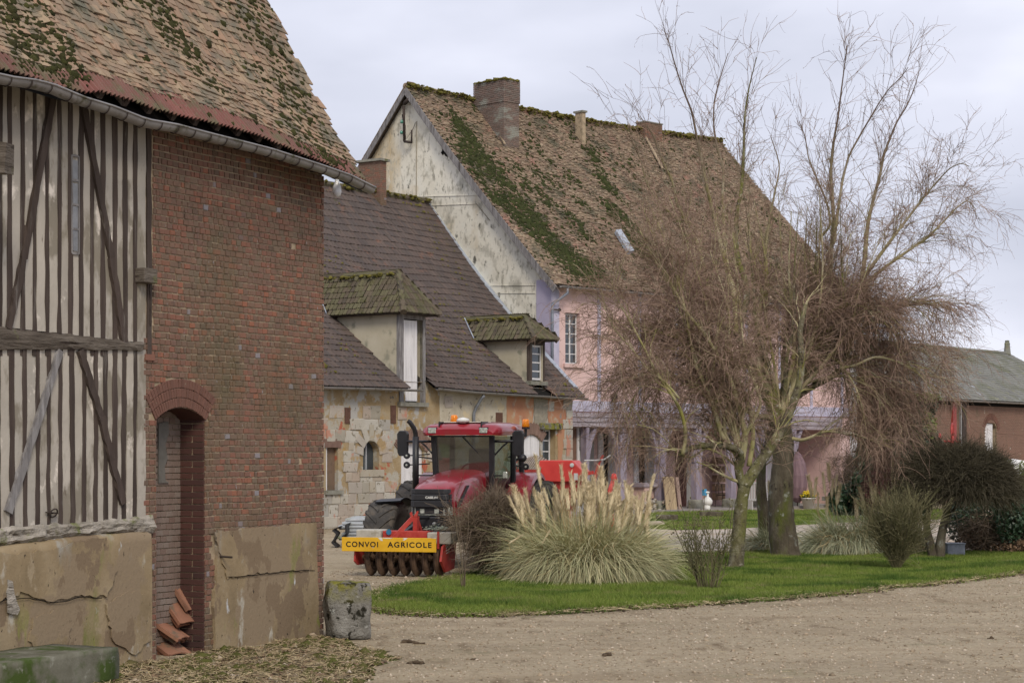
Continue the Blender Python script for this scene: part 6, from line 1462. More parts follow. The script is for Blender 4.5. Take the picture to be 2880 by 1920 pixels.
b = MB(); b.lathe([(.0,-.02),(.05,-.01),(.05,.02),(0,.03)], (.50,-.12,2.09), 10, 'y'); b.obj('reflector', M_white, IM)
b = MB(); b.box(.55,.64,-.13,-.10,1.74,1.90); b.obj('plate_label', M_white, IM)
b = MB(); b.beam((.95,0,1.5),(1.12,0,2.12),.07,.07); b.beam((1.12,0,2.12),(1.22,0,2.32),.05,.05); b.beam((.6,0,1.86),(1.0,0,1.92),.1,.08); b.obj('drill_arm', M_brightred, IM)
b = MB(); b.tube([(.78,-.04,2.20),(1.05,-.04,2.20),(1.25,-.03,2.22),(1.40,-.02,2.32)], .02, 6); b.obj('marker_rod', M_white, IM)
b = MB(); b.box(-.7,.9,-.2,.5,.35,.5); 
for x in (-.6,.8): b.tube([(x,.1,.32),(x+.1,.1,.32)], .32, 16)
b.box(-.1,.1,.1,.3,.5,1.1); b.obj('drill_frame', M_fadered, IM)
p = at(1727,1355,48); b = MB(); b.lathe([(0,.0),(.07,.04),(.085,.12),(.05,.2),(0,.22)], (0,0,0), 12); b.tube([(-.02,0,.02),(-.10,0,-.22),(-.05,0,-.5)], .06, 8); b.tube([(-.05,0,-.45),(-.04,0,-p[2])], .05, 8); b.tube([(-.2,0,-.55),(.12,0,-.5)], .05, 6)
o = b.obj('red_implement_mast', M_brightred, None, True); o.location = tuple(p); tag(o, 'bright red implement mast rising out of the tops of the pampas plumes', 'machine part')
# hay rake wheels by the distant barn
for (x, y, r_, rot, lab) in ((2643,1247,.42,.1,'lower red rake wheel in front of the distant brick barn'), (2678,1225,.55,.2,'taller red rake wheel beside the red post of the distant barn')):
    p = at(x, y, 88); b = MB(); b.tube([(.10*math.cos(t)*r_*2, r_*.6*math.cos(t), r_*math.sin(t)) for t in np.linspace(0, 2*math.pi, 21)], .05, 6); b.tube([(.0,0,0),(.15,0,-p[2])], .05, 6); b.tube([(-.7*r_,0,-.25),(.7*r_,0,-.28)], .05, 5)
    o = b.obj('rake_wheel', plain('rake_red_%d' % x, (.35,.05,.045), .6, .3), None, True); o.location = tuple(p); tag(o, lab, 'rake wheel')
# corrugated sheets stacked near the wing
M_sheet = stuffmat('grey_corrugated_sheet', [(.22,.235,.25), (.31,.33,.35), (.40,.42,.44)], 2, 5, .75, .3, .3, 20, .01, layers=[((.20,.22,.13), 2.5, .54, .66, (1,1,1))])
s0 = gp(930, 1539); 
for k in range(8):
    b = MB(); n_ = 50; xs = np.linspace(0, 2.2, 3); ys = np.linspace(0, 1.0, n_)
    zf = lambda y: .042*math.sin(y*2*math.pi/.177)
    top_ = [[(x, y, zf(y)+.03) for y in ys] for x in xs]; bot = [[(x, y, zf(y)) for y in ys] for x in xs]
    b.grid(np.array(top_)); b.grid(np.array(bot)[::-1]); b.grid(np.array([bot[0], top_[0]])); b.grid(np.array([bot[-1], top_[-1]])); b.grid(np.array([[r_[0] for r_ in bot],[r_[0] for r_ in top_]]))
    o = b.obj('corrugated_sheet', M_sheet, None, True); o.location = (s0[0]+.25+.10*math.sin(k*2.1), s0[1]+.1+.04*k, .03+.088*k); o.rotation_euler = (R(2), R(-1.0+.4*math.sin(k*1.3)), R(-8+2*math.sin(k*1.7)))
    tag(o, ['lowest corrugated sheet, resting on the gravel, of the stack left of the tractor', 'second corrugated sheet up from the gravel in the stack left of the tractor', 'third corrugated sheet from the bottom in the stack left of the tractor', 'fourth corrugated sheet up, just below the middle of the stack by the tractor', 'fifth corrugated sheet up, just above the middle of the stack by the tractor', 'third corrugated sheet from the top in the stack left of the tractor', 'second corrugated sheet from the top in the stack left of the tractor', 'topmost grey corrugated sheet of the stack left of the tractor'][k], 'roofing sheet', 'corrugated sheets stacked beside the tractor')
for k_, (dx, lab) in enumerate(((.34,'right one of two black folded rubber mats against the stacked sheets'), (.08,'left one of two black folded rubber mats beside the brick corner'))):
    b = MB(); zz = np.linspace(0, .60-.08*k_, 16); xx = .05*np.sin(zz*19+k_*2)+.015*np.sin(zz*40); xx[-3:] += [.03,.08,.13]
    f_ = [[(x, 0, z) for x, z in zip(xx, zz)], [(x+.03, .5, z) for x, z in zip(xx, zz)]]; g_ = [[(x+.05, y, z+.02) for x, y, z in r_] for r_ in f_]
    b.grid(np.array(f_)); b.grid(np.array(g_)[::-1]); b.grid(np.array([g_[0], f_[0]])); b.grid(np.array([f_[1], g_[1]])); b.grid(np.array([[f_[0][-1], f_[1][-1]],[g_[0][-1], g_[1][-1]]]))
    o = b.obj('rubber_mat', M_black, None, True); o.location = (s0[0]+dx, s0[1]-.1, 0); tag(o, lab, 'mat', 'black folded mats by the sheet stack')
# ================================================================= vegetation
M_bark = stuffmat('birch_bark', [(.055,.045,.03), (.13,.115,.072), (.26,.245,.185)], 7, 8, .9, .2, 1.0, 30, .03, stretch=(1,1,.55), layers=[((.14,.14,.04), 1.8, .46, .66, (1,1,.5)), ((.42,.40,.34), 7, .60, .72, (1,1,1.3)), ((.045,.035,.028), 6, .57, .66, (1,1,1.6))])
M_bark2 = stuffmat('dark_mossy_bark', [(.055,.045,.034), (.095,.08,.058), (.15,.135,.10)], 5, 7, .95, .15, 1.0, 22, .03, stretch=(1,1,.4), layers=[((.085,.095,.025), 2.2, .52, .68, (1,1,.4)), ((.26,.27,.24), 5, .60, .70, (1,1,.8)), ((.03,.024,.02), 7, .60, .70, (1,1,.5))])
M_limb = stuffmat('pale_limb', [(.22,.19,.10), (.38,.335,.20), (.52,.48,.35)], 3, 6, .85, .2, .5, 30, .01, layers=[((.24,.23,.06), 1.5, .46, .66, (1,1,1)), ((.12,.088,.07), 1, .0, .1, (1,1,1), 6.8, 9.8), ((.07,.05,.04), 5, .60, .70, (1,1,1))])
M_twig = stuffmat('violet_brown_twig', [(.17,.108,.08), (.24,.165,.125), (.30,.22,.17)], 1.2, 3, .8, .2, 0, rnd=[(.15,.092,.07), (.29,.205,.155), (.22,.145,.11)], rmix=.5)
M_dtwig = stuffmat('dark_twig', [(.05,.044,.030), (.08,.070,.046), (.11,.096,.06)], 2, 3, .85, .15, 0, rnd=[(.035,.028,.022), (.08,.072,.045)], rmix=.5)
M_btwig = stuffmat('brown_bush_twig', [(.11,.082,.058), (.18,.138,.10), (.24,.19,.14)], 2, 3, .85, .15, 0, rnd=[(.06,.045,.032), (.18,.135,.105), (.12,.10,.06)], rmix=.6)
M_gtwig = stuffmat('greenish_twig', [(.085,.085,.04), (.13,.125,.06), (.17,.15,.085)], 3, 3, .85, .15, 0, rnd=[(.07,.07,.03), (.17,.155,.09), (.12,.09,.06)], rmix=.5)
M_pblade = stuffmat('pampas_leaf', [(.30,.30,.16), (.44,.42,.24), (.55,.51,.32)], 2, 4, .7, .3, 0, rnd=[(.20,.23,.11), (.42,.43,.24), (.60,.53,.33), (.32,.34,.19), (.52,.42,.22)], rmix=.6)
M_pblade2 = stuffmat('green_pampas_leaf', [(.24,.26,.16), (.36,.38,.24), (.46,.47,.32)], 2, 4, .7, .3, 0, rnd=[(.17,.20,.12), (.38,.41,.28), (.54,.51,.36), (.28,.31,.18)], rmix=.6)
M_plume = stuffmat('pampas_plume', [(.46,.37,.23), (.60,.50,.33), (.70,.61,.43)], 5, 5, .9, .15, .3, 60, .01, rnd=[(.46,.37,.23), (.70,.61,.43), (.58,.48,.32)], rmix=.5)
M_stalk = stuffmat('straw_stalk', [(.36,.26,.13), (.50,.38,.20)], 4, 3, .8, .2, 0, rnd=[(.34,.24,.12), (.54,.42,.23)], rmix=.6)
M_leafd = stuffmat('ivy_leaf', [(.012,.028,.014), (.022,.048,.022), (.04,.075,.035)], 3, 3, .45, .4, 0, rnd=[(.012,.028,.015), (.03,.06,.03), (.05,.085,.045)], rmix=.6)
M_leafy = stuffmat('yellow_green_leaf', [(.07,.10,.02), (.14,.17,.04)], 3, 3, .5, .4, 0, rnd=[(.06,.09,.02), (.20,.22,.06)], rmix=.6)
M_leafb = stuffmat('brown_dead_leaf', [(.12,.075,.045), (.22,.145,.09)], 3, 3, .8, .2, 0, rnd=[(.10,.06,.04), (.28,.19,.12)], rmix=.6)
M_redleaf = stuffmat('dark_red_foliage', [(.035,.012,.012), (.06,.022,.02)], 3, 3, .8, .2, 0, rnd=[(.03,.012,.012), (.075,.03,.028)], rmix=.6)
M_grass = stuffmat('grass_blade', [(.10,.155,.02), (.15,.22,.03), (.20,.255,.05)], .9, 5, .8, .2, 0, rnd=[(.06,.10,.018), (.125,.18,.028), (.22,.22,.08), (.10,.14,.028)], rmix=.5, layers=[((.22,.19,.095), 1.3, .55, .68, (1,1,1)), ((.05,.095,.015), .6, .50, .62, (1,1,1))])
M_straw = stuffmat('straw', [(.26,.20,.11), (.42,.34,.20)], 6, 3, .85, .2, 0, rnd=[(.20,.14,.075), (.50,.41,.25), (.34,.26,.15)], rmix=.7)
def nrm(a): return a/(np.linalg.norm(a, axis=-1, keepdims=True)+1e-9)
def grow(P0, D0, L_, K, grav, wander, r0, r1):
    """vectorised branches: start P0 (N,3), direction D0 (N,3), length L_ (N,), K points"""
    N = len(P0); P = np.empty((N, K, 3)); P[:, 0] = P0; d = nrm(D0.copy()); st = (L_/(K-1))[:, None]
    g = np.broadcast_to(np.asarray(grav, float), (N,))[:, None]
    for k in range(1, K):
        P[:, k] = P[:, k-1] + d*st
        d = nrm(d + np.array([0, 0, -1.])*g + rng.normal(0, wander, (N, 3)))
    Rr = np.linspace(0, 1, K)[None, :]; r0 = np.broadcast_to(np.asarray(r0, float), (N,))[:, None]; r1 = np.broadcast_to(np.asarray(r1, float), (N,))[:, None]
    return P, r0 + (r1-r0)*Rr**.8
def stuff_tubes(name, sets, mat, parent, n=3, flat=False):
    Vs, Fs, off = [], [], 0
    for P, Rr in sets:
        V, F = blades_np(P, Rr*2.4, nrm(np.cross(P[:, -1]-P[:, 0], rng.normal(0, 1, (len(P), 3))))) if flat else tubes_np(P, Rr, n); Vs.append(V); Fs.append(F+off); off += len(V)
    return link(name, np_mesh(name, np.concatenate(Vs), [np.concatenate(Fs)], False), mat, parent, 'stuff')
def spline(pts, n):
    pts = np.array(pts, float); t = np.concatenate([[0], np.cumsum(np.linalg.norm(np.diff(pts, axis=0), axis=1))]); t /= t[-1]; T = np.linspace(0, 1, n); out = []
    m = np.gradient(pts, t, axis=0)
    for x in T:
        i = min(len(t)-2, int(np.searchsorted(t, x, 'right')-1)); h = t[i+1]-t[i]; s = (x-t[i])/h
        out.append((2*s**3-3*s*s+1)*pts[i] + (s**3-2*s*s+s)*h*m[i]*.8 + (-2*s**3+3*s*s)*pts[i+1] + (s**3-s*s)*h*m[i+1]*.8)
    return np.array(out)
KD = 2880/2352
def limb(parent, name, pts, Y0, dY, w0, w1, mat, n=None, base=np.zeros(3), knob=.06):
    """pts in overview pixels; widths in overview pixels; depth runs from Y0 to Y0+dY"""
    n = n or max(8, len(pts)*5); Q = []
    pts = [((x if x < 2120 else 2120+(x-2120)*.85), (y if y > 420 else 420-(420-y)*.90)) for x, y in pts]
    for i, (x, y) in enumerate(pts): Q.append(at(x*KD, y*KD, Y0 + dY*(i/(len(pts)-1))**1.2))
    P = spline(Q, n); w = (w1*.8+(w0-w1*.8)*(1-np.linspace(0,1,n))**1.05)*1.08*KD/FPX*Y0/2
    w *= 1 + knob*np.array([mnoise.noise(Vector((i*.9, w0*3.1, Y0))) for i in range(n)])
    b = MB(); b.tube(P - base, w, 10 if w0 > 20 else 7); o = b.obj(name, mat, parent, True)
    return P, w
def weeping(tree, base, limbs, nsec, ntw, seclen=(.7,2.0), twl=(.35,1.1), tmin=.25, mat=M_twig, dens=None):
    S = []; Dr = []; Rw = []
    lens = np.array([np.linalg.norm(np.diff(P, axis=0), axis=1).sum()*wt for P, w, wt in limbs]); cnt = (lens/lens.sum()*nsec).astype(int)+1
    for (P, w, wt), c in zip(limbs, cnt):
        f = tmin + (1-tmin)*rng.random(c)**.85; i = f*(len(P)-1); i0 = np.minimum(i.astype(int), len(P)-2); q = P[i0] + (P[i0+1]-P[i0])*(i-i0)[:, None]
        tan = nrm(P[i0+1]-P[i0]); out = rng.normal(0, 1, (c, 3)); out[:, 2] = np.abs(out[:, 2])*.5; out -= tan*np.sum(out*tan, 1, keepdims=True); out = nrm(out)
        S.append(q); Dr.append(tan*1.2 + out*rng.uniform(.35, 1.0, (c, 1)) + np.array([0,0,.25])); Rw.append(np.clip(w[i0]*.36, .0045, .020))
    S, Dr, Rw = np.concatenate(S), np.concatenate(Dr), np.concatenate(Rw); N = len(S)
    Ls = rng.uniform(*seclen, N)
    hx = lambda q: 1.7*np.clip((q[:, 0]-7.6)/1.2, 0, 1) - 1.2*np.exp(-((q[:, 0]-6.2)/1.1)**2); hz_ = np.clip((9.2+hx(S)-S[:, 2])/4.2, .12, 1); Rw = Rw*(.45+.55*hz_); Dr[:, 2] += .5*(1-hz_); P2, R2 = grow(S, Dr, Ls, 9, rng.uniform(.0, .16, N)*hz_, .13, Rw, .003)
    # second order
    M2 = int(N*2.2); j = rng.integers(0, N, M2); f = rng.uniform(.2, .95, M2)*8; i0 = f.astype(int); q = P2[j, i0] + (P2[j, np.minimum(i0+1, 8)]-P2[j, i0])*(f-i0)[:, None]; tan = nrm(P2[j, np.minimum(i0+1, 8)]-P2[j, i0])
    hq = np.clip((9.2+hx(q)-q[:, 2])/4, .14, 1); kp = rng.random(M2) < np.clip(hq*1.3, .55, 1); q, tan, j, hq = q[kp], tan[kp], j[kp], hq[kp]; M2 = len(q)
    P3, R3 = grow(q, tan + rng.normal(0, .55, (M2, 3)) + np.array([0,0,.12]), rng.uniform(.4, 1.2, M2)*np.minimum(1, Ls[j]/1.2), 7, rng.uniform(.03, .24, M2)*hq, .17, .0058, .0026)
    # fine hanging twigs
    allP = [P2, P3]; pick = rng.random(ntw) < .35
    T = []
    for src, m in ((P2, int(pick.sum())), (P3, int((~pick).sum()))):
        K = src.shape[1]; j = rng.integers(0, len(src), m); f = rng.uniform(.15, .99, m)*(K-1); i0 = f.astype(int); i1 = np.minimum(i0+1, K-1); q = src[j, i0] + (src[j, i1]-src[j, i0])*(f-i0)[:, None]; tan = nrm(src[j, i1]-src[j, i0]+1e-6)
        hq = np.clip((9.0+hx(q)-q[:, 2])/4.2, .12, 1); hd = np.clip((11.2+hx(q)*.6-q[:, 2])/5.6, .16, 1); kp = rng.random(m) < np.clip(hd**1.25*(1-.35*(hq > .9)), 0, 1); q, tan, hq = q[kp], tan[kp], hq[kp]; m = len(q)
        T.append(grow(q, tan*.9 + rng.normal(0, .55, (m, 3)), rng.uniform(*twl, m)*(.55+.45*hq), 6, rng.uniform(.02, .34, m)*hq, .21, .0036, .0019))
    for o_ in ([ (P2-base, R2) ],): stuff_tubes('boughs', o_, M_limb if mat is M_twig else mat, tree, 4)
    stuff_tubes('branchlets', [(P3-base, R3)], mat, tree, 3)
    Vs, Fs, off = [], [], 0
    for p, r in T:
        V, F = blades_np(p-base, r*2.5, nrm(np.cross(p[:, -1]-p[:, 0], rng.normal(0, 1, (len(p), 3))))); Vs.append(V); Fs.append(F+off); off += len(V)
    link('twigs', np_mesh('twigs', np.concatenate(Vs), [np.concatenate(Fs)]), mat, tree, 'stuff')
    # buds and catkins at the tips
    tips = np.concatenate([p[:, -1] for p, _ in T]); tips = tips[rng.random(len(tips)) < .30] - base
    clumps('buds', tips, (0,0,1), rng.uniform(.005, .010, len(tips)), mat, tree, 1.6, low=True)
# ---- birch A (leaning, nearer) and birch B (thick trunk)
bA = gp(2070, 1600); bB = gp(2210, 1567)
TA = thing('birch_tree', 'slim leaning birch with pale green trunk, left of the thick trunk', 'tree', tuple(bA)); TB_ = thing('birch_tree', 'big weeping birch with thick dark mossy trunk and wide bare crown', 'tree', tuple(bB))
YA, YB = bA[1], bB[1]
LA = []; LB = []
def la(*a, wt=1.0, **k): P, w = limb(TA, *a, base=bA, **k); LA.append((P, w, wt))
def lb(*a, wt=1.0, **k): P, w = limb(TB_, *a, base=bB, **k); LB.append((P, w, wt))
Pt, wt_ = limb(TA, 'trunk', [(1689,1316),(1691,1290),(1697,1220),(1704,1150),(1712,1105)], YA, 0, 36, 31, M_bark, 22, bA, .12)
b = MB(); b.lathe([(.23,-.05),(.18,.05),(.14,.18)], (0,0,0), 12); b.obj('root_flare', M_bark, TA, True)
la('limb', [(1708,1118),(1738,1072),(1768,1030),(1800,975),(1830,905),(1842,830),(1838,760),(1850,700)], YA, 1.2, 27, 12, M_bark)
la('limb', [(1706,1120),(1696,1075),(1700,1040),(1688,1030),(1650,1022),(1610,1024),(1578,1032),(1566,1042)], YA, -1.0, 20, 12, M_bark)
la('limb', [(1567,1044),(1574,1010),(1572,975),(1562,940),(1545,910),(1510,860),(1480,800),(1448,740),(1420,690),(1405,650)], YA-1, -.8, 9, 2.5, M_limb, wt=1.6)
la('limb', [(1560,915),(1530,880),(1490,850),(1450,800),(1415,760),(1385,700)], YA-1.3, -.5, 5, 2, M_limb, wt=1.5)
la('limb', [(1696,1075),(1660,1045),(1620,1030),(1590,1050),(1555,1040),(1530,1010),(1500,985),(1465,975)], YA, -1.4, 6, 2, M_limb, wt=.8)
la('limb', [(1708,1110),(1680,1100),(1650,1085),(1625,1070),(1600,1060)], YA, -.6, 8, 3, M_limb, wt=.3)
la('limb', [(1704,1060),(1712,1000),(1700,950),(1680,880),(1650,820),(1620,770),(1580,720),(1540,650),(1500,590),(1470,530)], YA, -1.2, 13, 3, M_limb, wt=1.7)
la('limb', [(1720,1070),(1730,1000),(1722,940),(1690,860),(1660,760),(1610,700),(1570,660),(1520,640)], YA, .8, 11, 3, M_limb, wt=1.4)
limb(TB_, 'trunk', [(1804,1290),(1803,1270),(1797,1220),(1793,1150),(1797,1080),(1800,1010),(1793,950)], YB, 0, 66, 46, M_bark2, 30, bB, .10)
b = MB(); b.lathe([(.46,-.05),(.38,.03),(.31,.16),(.29,.3)], (0,0,0), 16); b.obj('root_flare', M_bark2, TB_, True)
lb('limb', [(1790,975),(1765,910),(1738,860),(1712,815),(1700,780),(1668,752),(1648,735),(1640,715)], YB, -1.0, 34, 14, M_bark)
lb('limb', [(1700,790),(1700,745),(1712,700),(1716,671),(1693,586),(1690,540),(1693,492),(1703,430),(1707,375),(1709,300),(1712,235),(1722,170),(1738,100)], YB-.7, .8, 16, 2, M_bark, wt=1.3)
lb('limb', [(1690,765),(1688,700),(1680,660),(1668,610),(1655,560),(1640,500),(1627,445),(1609,352),(1598,290),(1590,244),(1568,180),(1550,117),(1538,70),(1524,24)], YB-.8, -1.0, 12, 2, M_limb, wt=1.3)
lb('limb', [(1700,700),(1688,671),(1668,590),(1665,554),(1660,460),(1660,376),(1648,330),(1640,280),(1641,211),(1655,150),(1672,90)], YB-.6, 1.3, 9, 2, M_limb, wt=1.2)
lb('limb', [(1652,738),(1632,700),(1628,660),(1612,600),(1600,555),(1572,500),(1556,470),(1545,420),(1520,360),(1500,300),(1470,250)], YB-.9, -1.2, 12, 2, M_limb, wt=1.5)
lb('limb', [(1600,560),(1560,510),(1520,470),(1490,430),(1470,360),(1450,310),(1430,270)], YB-1.2, -.6, 6, 2, M_limb, wt=1.2)
lb('limb', [(1740,870),(1745,800),(1740,740),(1750,690),(1760,640),(1757,600),(1765,520),(1780,440),(1790,380),(1770,300)], YB, .6, 12, 2, M_limb, wt=1.1)
lb('limb', [(1797,960),(1815,880),(1838,800),(1850,745),(1862,712),(1880,688),(1920,690),(1962,676)], YB, .6, 42, 15, M_bark)
lb('limb', [(1872,700),(1895,688),(1908,657),(1905,600),(1913,540),(1913,470),(1908,400),(1913,328),(1925,250),(1932,188),(1940,120),(1946,70)], YB+.3, -.9, 12, 2, M_limb, wt=1.3)
lb('limb', [(1950,680),(1972,665),(1985,600),(1993,515),(2008,450),(2021,400),(2030,350),(2045,305),(2060,265),(2082,225),(2098,185),(2110,140)], YB+.5, .9, 12, 2, M_limb, wt=1.3)
lb('limb', [(1915,560),(1925,480),(1938,400),(1950,352),(1975,300),(1997,258),(2020,215),(2044,178),(2070,150),(2086,125)], YB-.2, -.5, 7, 2, M_limb, wt=1.2)
lb('limb', [(1975,650),(2000,615),(2040,560),(2092,492),(2130,445),(2162,413),(2195,382),(2223,371),(2245,378)], YB+.5, -1.2, 9, 2, M_limb, wt=1.6)
lb('limb', [(1970,668),(2000,640),(2026,619),(2080,580),(2139,540),(2180,505),(2210,478),(2240,462),(2262,480)], YB+.5, 1.2, 9, 2, M_limb, wt=1.6)
lb('limb', [(1900,690),(1860,640),(1905,580),(1880,545)][::1], YB+.2, .3, 8, 5, M_limb, wt=.5)
lb('limb', [(1882,548),(1905,520),(1900,470),(1880,420),(1858,360),(1848,300),(1835,262)], YB+.4, .6, 6, 2, M_limb, wt=1.2)
lb('limb', [(1800,940),(1838,905),(1880,880),(1905,868),(1938,840),(1950,800),(1962,770),(2000,740),(2040,715),(2090,700),(2140,700),(2180,720)], YB, -.9, 17, 3, M_bark, wt=1.7)
lb('limb', [(1930,845),(1960,840),(2010,820),(2060,830),(2110,860),(2150,900)], YB-.5, -.6, 7, 2, M_limb, wt=1.5)
lb('limb', [(1795,1000),(1840,1010),(1900,990),(1960,1000),(2010,1010),(2050,1030)], YB, -1.0, 9, 2, M_limb, wt=1.2)
lb('limb', [(1790,985),(1770,960),(1735,955),(1700,930),(1680,900),(1660,840)], YB, -.8, 16, 5, M_bark, wt=1.0)
lb('limb', [(1740,850),(1700,840),(1670,850),(1630,880),(1590,900),(1560,960)], YB-.4, -.6, 7, 2, M_limb, wt=1.0)
for k in range(26):                                   # inner rods that rise from the crotch
    x0 = rng.uniform(1725, 1965); y0 = 740; x1 = x0 + rng.normal(0, 25) + (x0-1850)*.30; y1 = rng.uniform(400, 580); xs_ = 1796 + (x0-1796)*.25
    lb('limb', [(1796+(x0-1796)*.06, rng.uniform(940,1000)), (xs_, 900), ((xs_+x0)/2+rng.normal(0,8), 830), (x0, y0), (x0*.6+x1*.4+rng.normal(0,9), y0*.6+y1*.4), (x1, y1)], YB+rng.uniform(-.15,.15), rng.uniform(-1.2,1.4), rng.uniform(8,15), 1.6, M_bark if k%3 == 0 else M_limb, wt=.6)
for k in range(9):
    x0 = rng.uniform(1560, 1740); x1 = x0 - rng.uniform(20, 150); y1 = rng.uniform(450, 640)
    la('limb', [(1704, rng.uniform(1030,1090)), (1700+(x0-1700)*.3+rng.normal(0,10), 1000), ((x0+1700)/2+rng.normal(0,16), 930), (x0+rng.normal(0,10), 830), (x0*.6+x1*.4+rng.normal(0,9), 830*.6+y1*.4), (x1, y1)], YA, rng.uniform(-1.2,1.2), rng.uniform(7,12), 1.6, M_limb, wt=.9)
for k in range(15):                                   # arching boughs on the right that hang low
    x1 = rng.uniform(1960, 2165); y1 = rng.uniform(700, 1010); xm = (x1+1830)/2; ym = min(y1-20, rng.uniform(660, 900))
    lb('limb', [(1800+rng.uniform(-4,20), rng.uniform(900,960)), (1850, (ym+900)/2), (xm, ym), (x1-25, (ym+y1)/2-15), (x1, y1)], YB, rng.uniform(-1.3,1.3), rng.uniform(7,13), 2, M_limb, wt=1.5)
for k in range(8):
    x1 = rng.uniform(1400, 1560); y1 = rng.uniform(760, 1010); xm = (x1+1680)/2; ym = min(y1-20, rng.uniform(760, 900))
    la('limb', [(1702, rng.uniform(1040,1090)), (1660, (ym+1000)/2), (xm, ym), (x1+20, (ym+y1)/2-15), (x1, y1)], YA, rng.uniform(-1.3,.8), rng.uniform(6,10), 2, M_limb, wt=2.0)
weeping(TA, bA, LA, 850, 22000, (.5,1.3), (.25,.75), .10)
weeping(TB_, bB, LB, 1500, 48000, (.5,1.4), (.25,.85), .20)
# slim dark trunk behind
bC = gp(2148, 1552); TC = thing('young_tree', 'thin dark trunk standing between the leaning birch and the thick birch trunk', 'tree', tuple(bC))
P, w = limb(TC, 'trunk', [(1760,1270),(1755,1200),(1748,1120),(1752,1050),(1775,980),(1770,900)], bC[1], .4, 30, 12, M_bark2, 20, bC); weeping(TC, bC, [(P, w, 1)], 60, 1500, (.5,1.3), (.3,.8), .5)

# ---- pampas grass
def plume_mesh(seed, L_=1.0):
    r_ = np.random.default_rng(seed); b = MB(); K = 9; h = np.linspace(0, L_, K); bend = .10*(h/L_)**2*r_.uniform(.3, 1.2)
    w = .098*np.sin(np.pi*np.clip((h/L_)**.75*.93+.06, 0, 1))**.8; b.tube(np.stack([bend, 0*h, h], 1), w*.7, 7)
    V0 = np.concatenate(b.v); F0 = b.f
    n = 260; f = r_.random(n)**.85*.93; c = np.stack([np.interp(f*L_, h, bend), 0*f, f*L_], 1); a = r_.uniform(0, 2*np.pi, n); d = np.stack([np.cos(a)*.45, np.sin(a)*.45, np.ones(n)], 1)
    ww = np.interp(f*L_, h, w); st = c + d*[1,1,0]*ww[:, None]*.5; P = np.stack([st, st + nrm(d)*r_.uniform(.07, .16, n)[:, None], st + nrm(d + [0,0,-.2])*r_.uniform(.12, .24, n)[:, None]], 1)
    side = nrm(np.cross(d, r_.normal(0, 1, (n, 3)))); V, F = blades_np(P, np.tile([.016,.012,.003], (n, 1)), side)
    Fq = [np.array(q) for q in F0.values()] + [F + len(V0)]
    return np_mesh('plume', np.concatenate([V0, V]), Fq, True)
PM = [plume_mesh(i) for i in range(6)]
for m_ in PM: m_.materials.append(M_plume)
